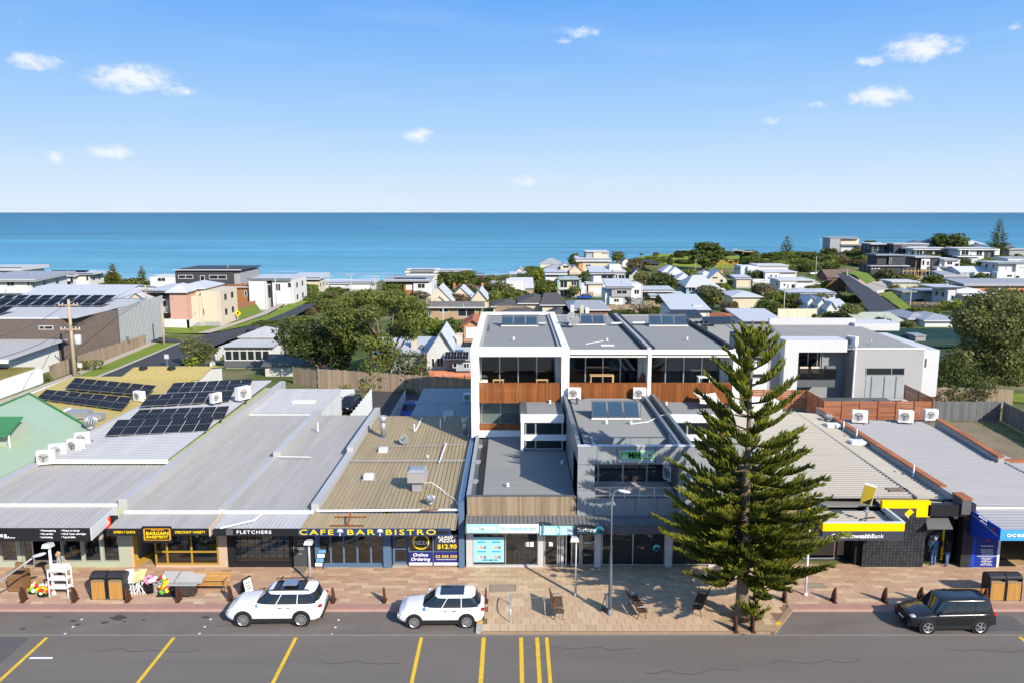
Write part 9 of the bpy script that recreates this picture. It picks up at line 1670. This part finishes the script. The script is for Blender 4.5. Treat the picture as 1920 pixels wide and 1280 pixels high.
TR=[('dbush','round dark tree on the slope left of the largest white hip roof',1241,556,60,46),('gumt','tall grey green tree before the lower blue walled house',1332,590,52,50),('brown','brownish tree between the grey green tree and the cream two storey house',1366,592,36,34),('bush','rounded green tree beside the white sloping house by the sea',866,541,56,36),('dbush','dark tree next to the round green tree by the sea',838,536,34,28),('col','tall oval green tree right of the small white gable',928,578,32,36),('brown','dark reddish bush before the white gabled cottages',863,568,46,22),('brown','bare brown tree between the round green tree and chimney',906,535,24,22),('scrub','grey green tree left of the white gabled cottages',824,542,30,26),('lime','bright lime tree before the tan brick house',816,628,34,34),('dbush','dark hedge mass left of the lime tree',775,634,44,36),('dbush','dark hedge mass right of the lime tree',845,632,48,38),('dbush','dark hedge beside the small red gabled garage',868,632,22,30),('bush','yellow green shrub behind the cream house roofs',207,541,44,14),('dbush','dark green shrub below the left far conifer',250,541,50,20),('bush','yellow green tree beside the large white modern house',578,556,36,28),('scrub','olive shrub on the bank above the road bend',600,585,50,30),('brown','reddish shrub at the road bend',584,592,22,20),('bush','green tree at the end of the white street wall',596,563,34,20),('scrub','low hedge left of the dark shade tree',505,613,60,18),('scrub','hedge along the road behind the porch house',560,606,60,20),('bush','small conifer shaped shrub before the large white modern house',527,566,16,22),('bush','shrub at the foot of the large white modern house',505,580,16,16),('dbush','clipped dark shrub on the cream garden wall',394,592,18,10),('dbush','clipped hedge inside the white wall of the cream house',360,604,26,8),('rust','small dark leafed tree before the balcony of the cream house',291,601,28,14),('bush','lime shrub patch at the sea edge left of the clifftop row',1000,518,40,22),('lime','bright yellow green shrubs below the clifftop row',1012,525,44,22),('dbush','dark tree at the cliff edge beside the pale peach gable',1077,500,26,26),('dbush','dark green tree between the framed house and the skillion house',1098,535,28,28),('brown','brown bare shrub left of the framed house',1018,548,30,20),('dbush','round hedge at the tan walled building',975,562,40,20),('lime','yellow green shrub before the dark tiled hips',1004,579,26,16),('dbush','tall dark shrub right of the dark tiled hips',1062,584,22,26),('bare','pale bare branched tree left of the white metal roofed building',1200,590,56,34),('dbush','small dense green shrub by the bare tree',1228,590,16,18),('scrub','grey shrub under the split level house',1165,588,44,12),('gumt','grey green tree beside the big pale clifftop house',1158,498,30,26),('brown','brownish trees at the end of the curving lane',1190,508,32,30),('scrub','dark shrub on the near edge of the headland lawn',1222,497,36,22),('scrub','olive shrub on the headland lawn middle',1240,492,26,14),('dbush','small dark conical shrub on the headland lawn',1256,498,12,18),('scrub','low scrub strip left of the headland cypress',1285,493,40,10),('dbush','dark scrub clump left behind the headland cypress',1275,483,24,14),('bush','rounded green clump behind the headland cypress',1290,480,28,12),('lime','lime shrub right of the largest white hip roof',1360,545,24,14),('brown','brown tree right of the white cubic townhouse, lowest',1438,560,44,32),('bush','leafy green tree beside the power pole with street light',1440,594,54,36),('lime','yellow green foliage above the pale fence wall',1462,575,26,24),('rust','orange leaved tree with pale trunk before the white gabled units',1505,586,42,28),('rust','smaller orange leaved tree beside the white gabled units',1528,584,24,24),('gumt','grey leaved tree at the corner of the street end',1592,606,48,36),('lime','yellow shrub beside the lowest white cubic townhouse',1545,545,28,22),('gumt','olive street tree on the verge below the sage house',1672,566,36,32),('brown','flowering brown hedge below the sage units',1720,590,60,24),('brown','flowering brown hedge nearer the street pole',1690,585,34,24),('lime','bright lime shrub in the hedge below the sage units',1796,588,40,28),('bush','green shrub right of the lime hedge shrub',1825,592,40,24),('dbush','wide dark tree on the hilltop among the roofs',1780,468,62,32),('scrub','rounded tree crowning right of the wide dark hilltop tree',1800,470,34,18),('dbush','tiny dark tree by the clifftop house roof',1632,460,22,10),('bush','palm like shrub behind the right hill houses',1908,484,14,10),('dbush','dark green shrub right of the white long house',1872,556,24,14),('gumt','tree between the vacant lot tree and the orange brick house',1850,585,40,30),('scrub','shrub along the foot of the white low complex',1760,582,30,16),('dbush','dark shrub behind the white cantilevered house',1735,640,40,24),('bush','yellow shrub below the cream two storey house',1395,606,44,14),('dbush','dark clump by the cream two storey house entry',1386,588,14,12)]
for k,lab,px_,py_,w,h in TR:plant(k,lab,px_,py_,w,h,cat='tree' if 'tree' in lab else 'shrub')
r2=random.Random(21)
SC='coastal scrub bushes on the headland'
def scatter(poly_rows,n,kinds,size,lab,group):
 for _ in range(n):
  u=r2.random();(a0,b0,a1,b1)=poly_rows;px_=a0+(a1-a0)*u;py_=b0+(b1-b0)*r2.random();w=r2.uniform(*size);plant(r2.choice(kinds),lab,px_,py_,w,w*r2.uniform(.5,.75),group)
scatter((1395,484,1560,510),64,['scrub','bush','dbush','scrub'],(18,36),'rounded green coastal scrub bush in the dense thicket on the headland',SC)
scatter((1555,476,1640,500),26,['dbush','scrub','brown'],(18,32),'rounded green coastal scrub bush in the dense thicket on the headland',SC)
scatter((1345,477,1420,482),10,['scrub','bush'],(10,18),'low scrub bush along the headland skyline','low scrub along the headland skyline');scatter((1200,481,1330,478),7,['scrub'],(6,11),'low scrub bush along the headland skyline','low scrub along the headland skyline')
ADJ=dict(dbush='dark green',scrub='olive green',brown='brownish',bush='mid green',gumt='loose grey green');USED=set()
def short(s_):
 w=s_.split()
 if len(w)<=8:return s_
 for i in range(8,3,-1):
  if w[i]in('with','beside','behind','before','by','at','on','and','in','over','below','above'):return ' '.join(w[:i])
 return ' '.join(w[:8])
def garden(rows,n):
 for _ in range(n):
  px_=rows[0]+(rows[2]-rows[0])*r2.random();py_=rows[1]+(rows[3]-rows[1])*r2.random();p=hit(px_,py_);w=r2.uniform(20,44);k=r2.choice(['dbush','scrub','brown','bush','bush','gumt','scrub'])
  for q_,lab in sorted(NEAR,key=lambda t_:(t_[0]-p).length)[:6]:
   d=p-q_;rel=('right of' if d.x>0 else 'left of')if abs(d.x)>abs(d.y)else('behind' if d.y>0 else 'in front of');l_='%s shrub %s the %s'%(ADJ[k],rel,short(lab))
   if l_ not in USED:USED.add(l_);plant(k,l_,px_,py_,w,w*r2.uniform(.5,.75),'garden shrubs between the houses');break
for rows,n in(((960,520,1240,560),18),((1240,520,1480,580),20),((1480,540,1620,600),10),((1620,520,1920,585),34),((580,550,780,600),10),((780,530,960,560),12),((170,535,330,548),5),((1600,590,1760,640),8),((1120,560,1300,605),14),((1640,480,1910,515),16)):garden(rows,n)
def trees(rows,n):
 for _ in range(n):
  px_=rows[0]+(rows[2]-rows[0])*r2.random();py_=rows[1]+(rows[3]-rows[1])*r2.random();p=hit(px_,py_);w=r2.uniform(24,44);k=r2.choice(['gumt','bush','dbush','scrub','gumt'])
  for q_,lab in sorted(NEAR,key=lambda t_:(t_[0]-p).length)[:6]:
   d=p-q_;rel=('right of' if d.x>0 else 'left of')if abs(d.x)>abs(d.y)else('behind' if d.y>0 else 'in front of');l_='%s tree %s the %s'%(ADJ[k],rel,short(lab))
   if l_ not in USED and(q_-p).length>7:USED.add(l_);plant(k,l_,px_,py_,w,w*r2.uniform(.7,1.0),'garden trees between the houses',cat='tree');break
for rows,n in(((960,540,1240,570),8),((1240,530,1480,580),10),((1480,540,1640,605),6),((1640,510,1915,585),14),((580,555,780,600),6),((900,540,960,575),4)):trees(rows,n)
def far_pine(base,top_,wpx,lab,seed,tiers=13,mat=None):
 b_=hit(*base);tp=at(top_[0],top_[1],b_.y);ht=tp.z-b_.z;w=(at(base[0]+wpx/2,base[1],b_.y).x-b_.x);zs=[ht*(.12+.86*i/tiers)for i in range(tiers)]
 return pine(b_,ht,[(0,w*.95),(ht*.2,w),(ht*.6,w*.6),(ht,.25)],zs,lab,tr=.3,seed=seed,up=.6,name='conifer')
far_pine((214,541),(214,493),34,'pale Norfolk Island pine behind the white hall roof, left of two',31,11);far_pine((268,541),(269,498),24,'slim Norfolk Island pine behind the cream house roofs, right of two',32,11);far_pine((1474,484),(1476,441),36,'solitary dark conifer above the coastal scrub',33,10);far_pine((1868,492),(1870,407),46,'tall dense dark conifer on the hilltop at right',34,20)
cyp=hit(1318,508);tree_px('cypress','spreading dark cypress with bare trunk on the headland lawn',(1318,508),cyp.y,[(1325,462,22,8),(1318,476,24,10),(1335,482,22,10,2),(1312,486,20,9,-2),(1345,470,14,8),(1328,494,16,7),(1306,474,12,6)],'dark',.55,62,41,[(1318,470),(1335,480),(1312,486)],.7)
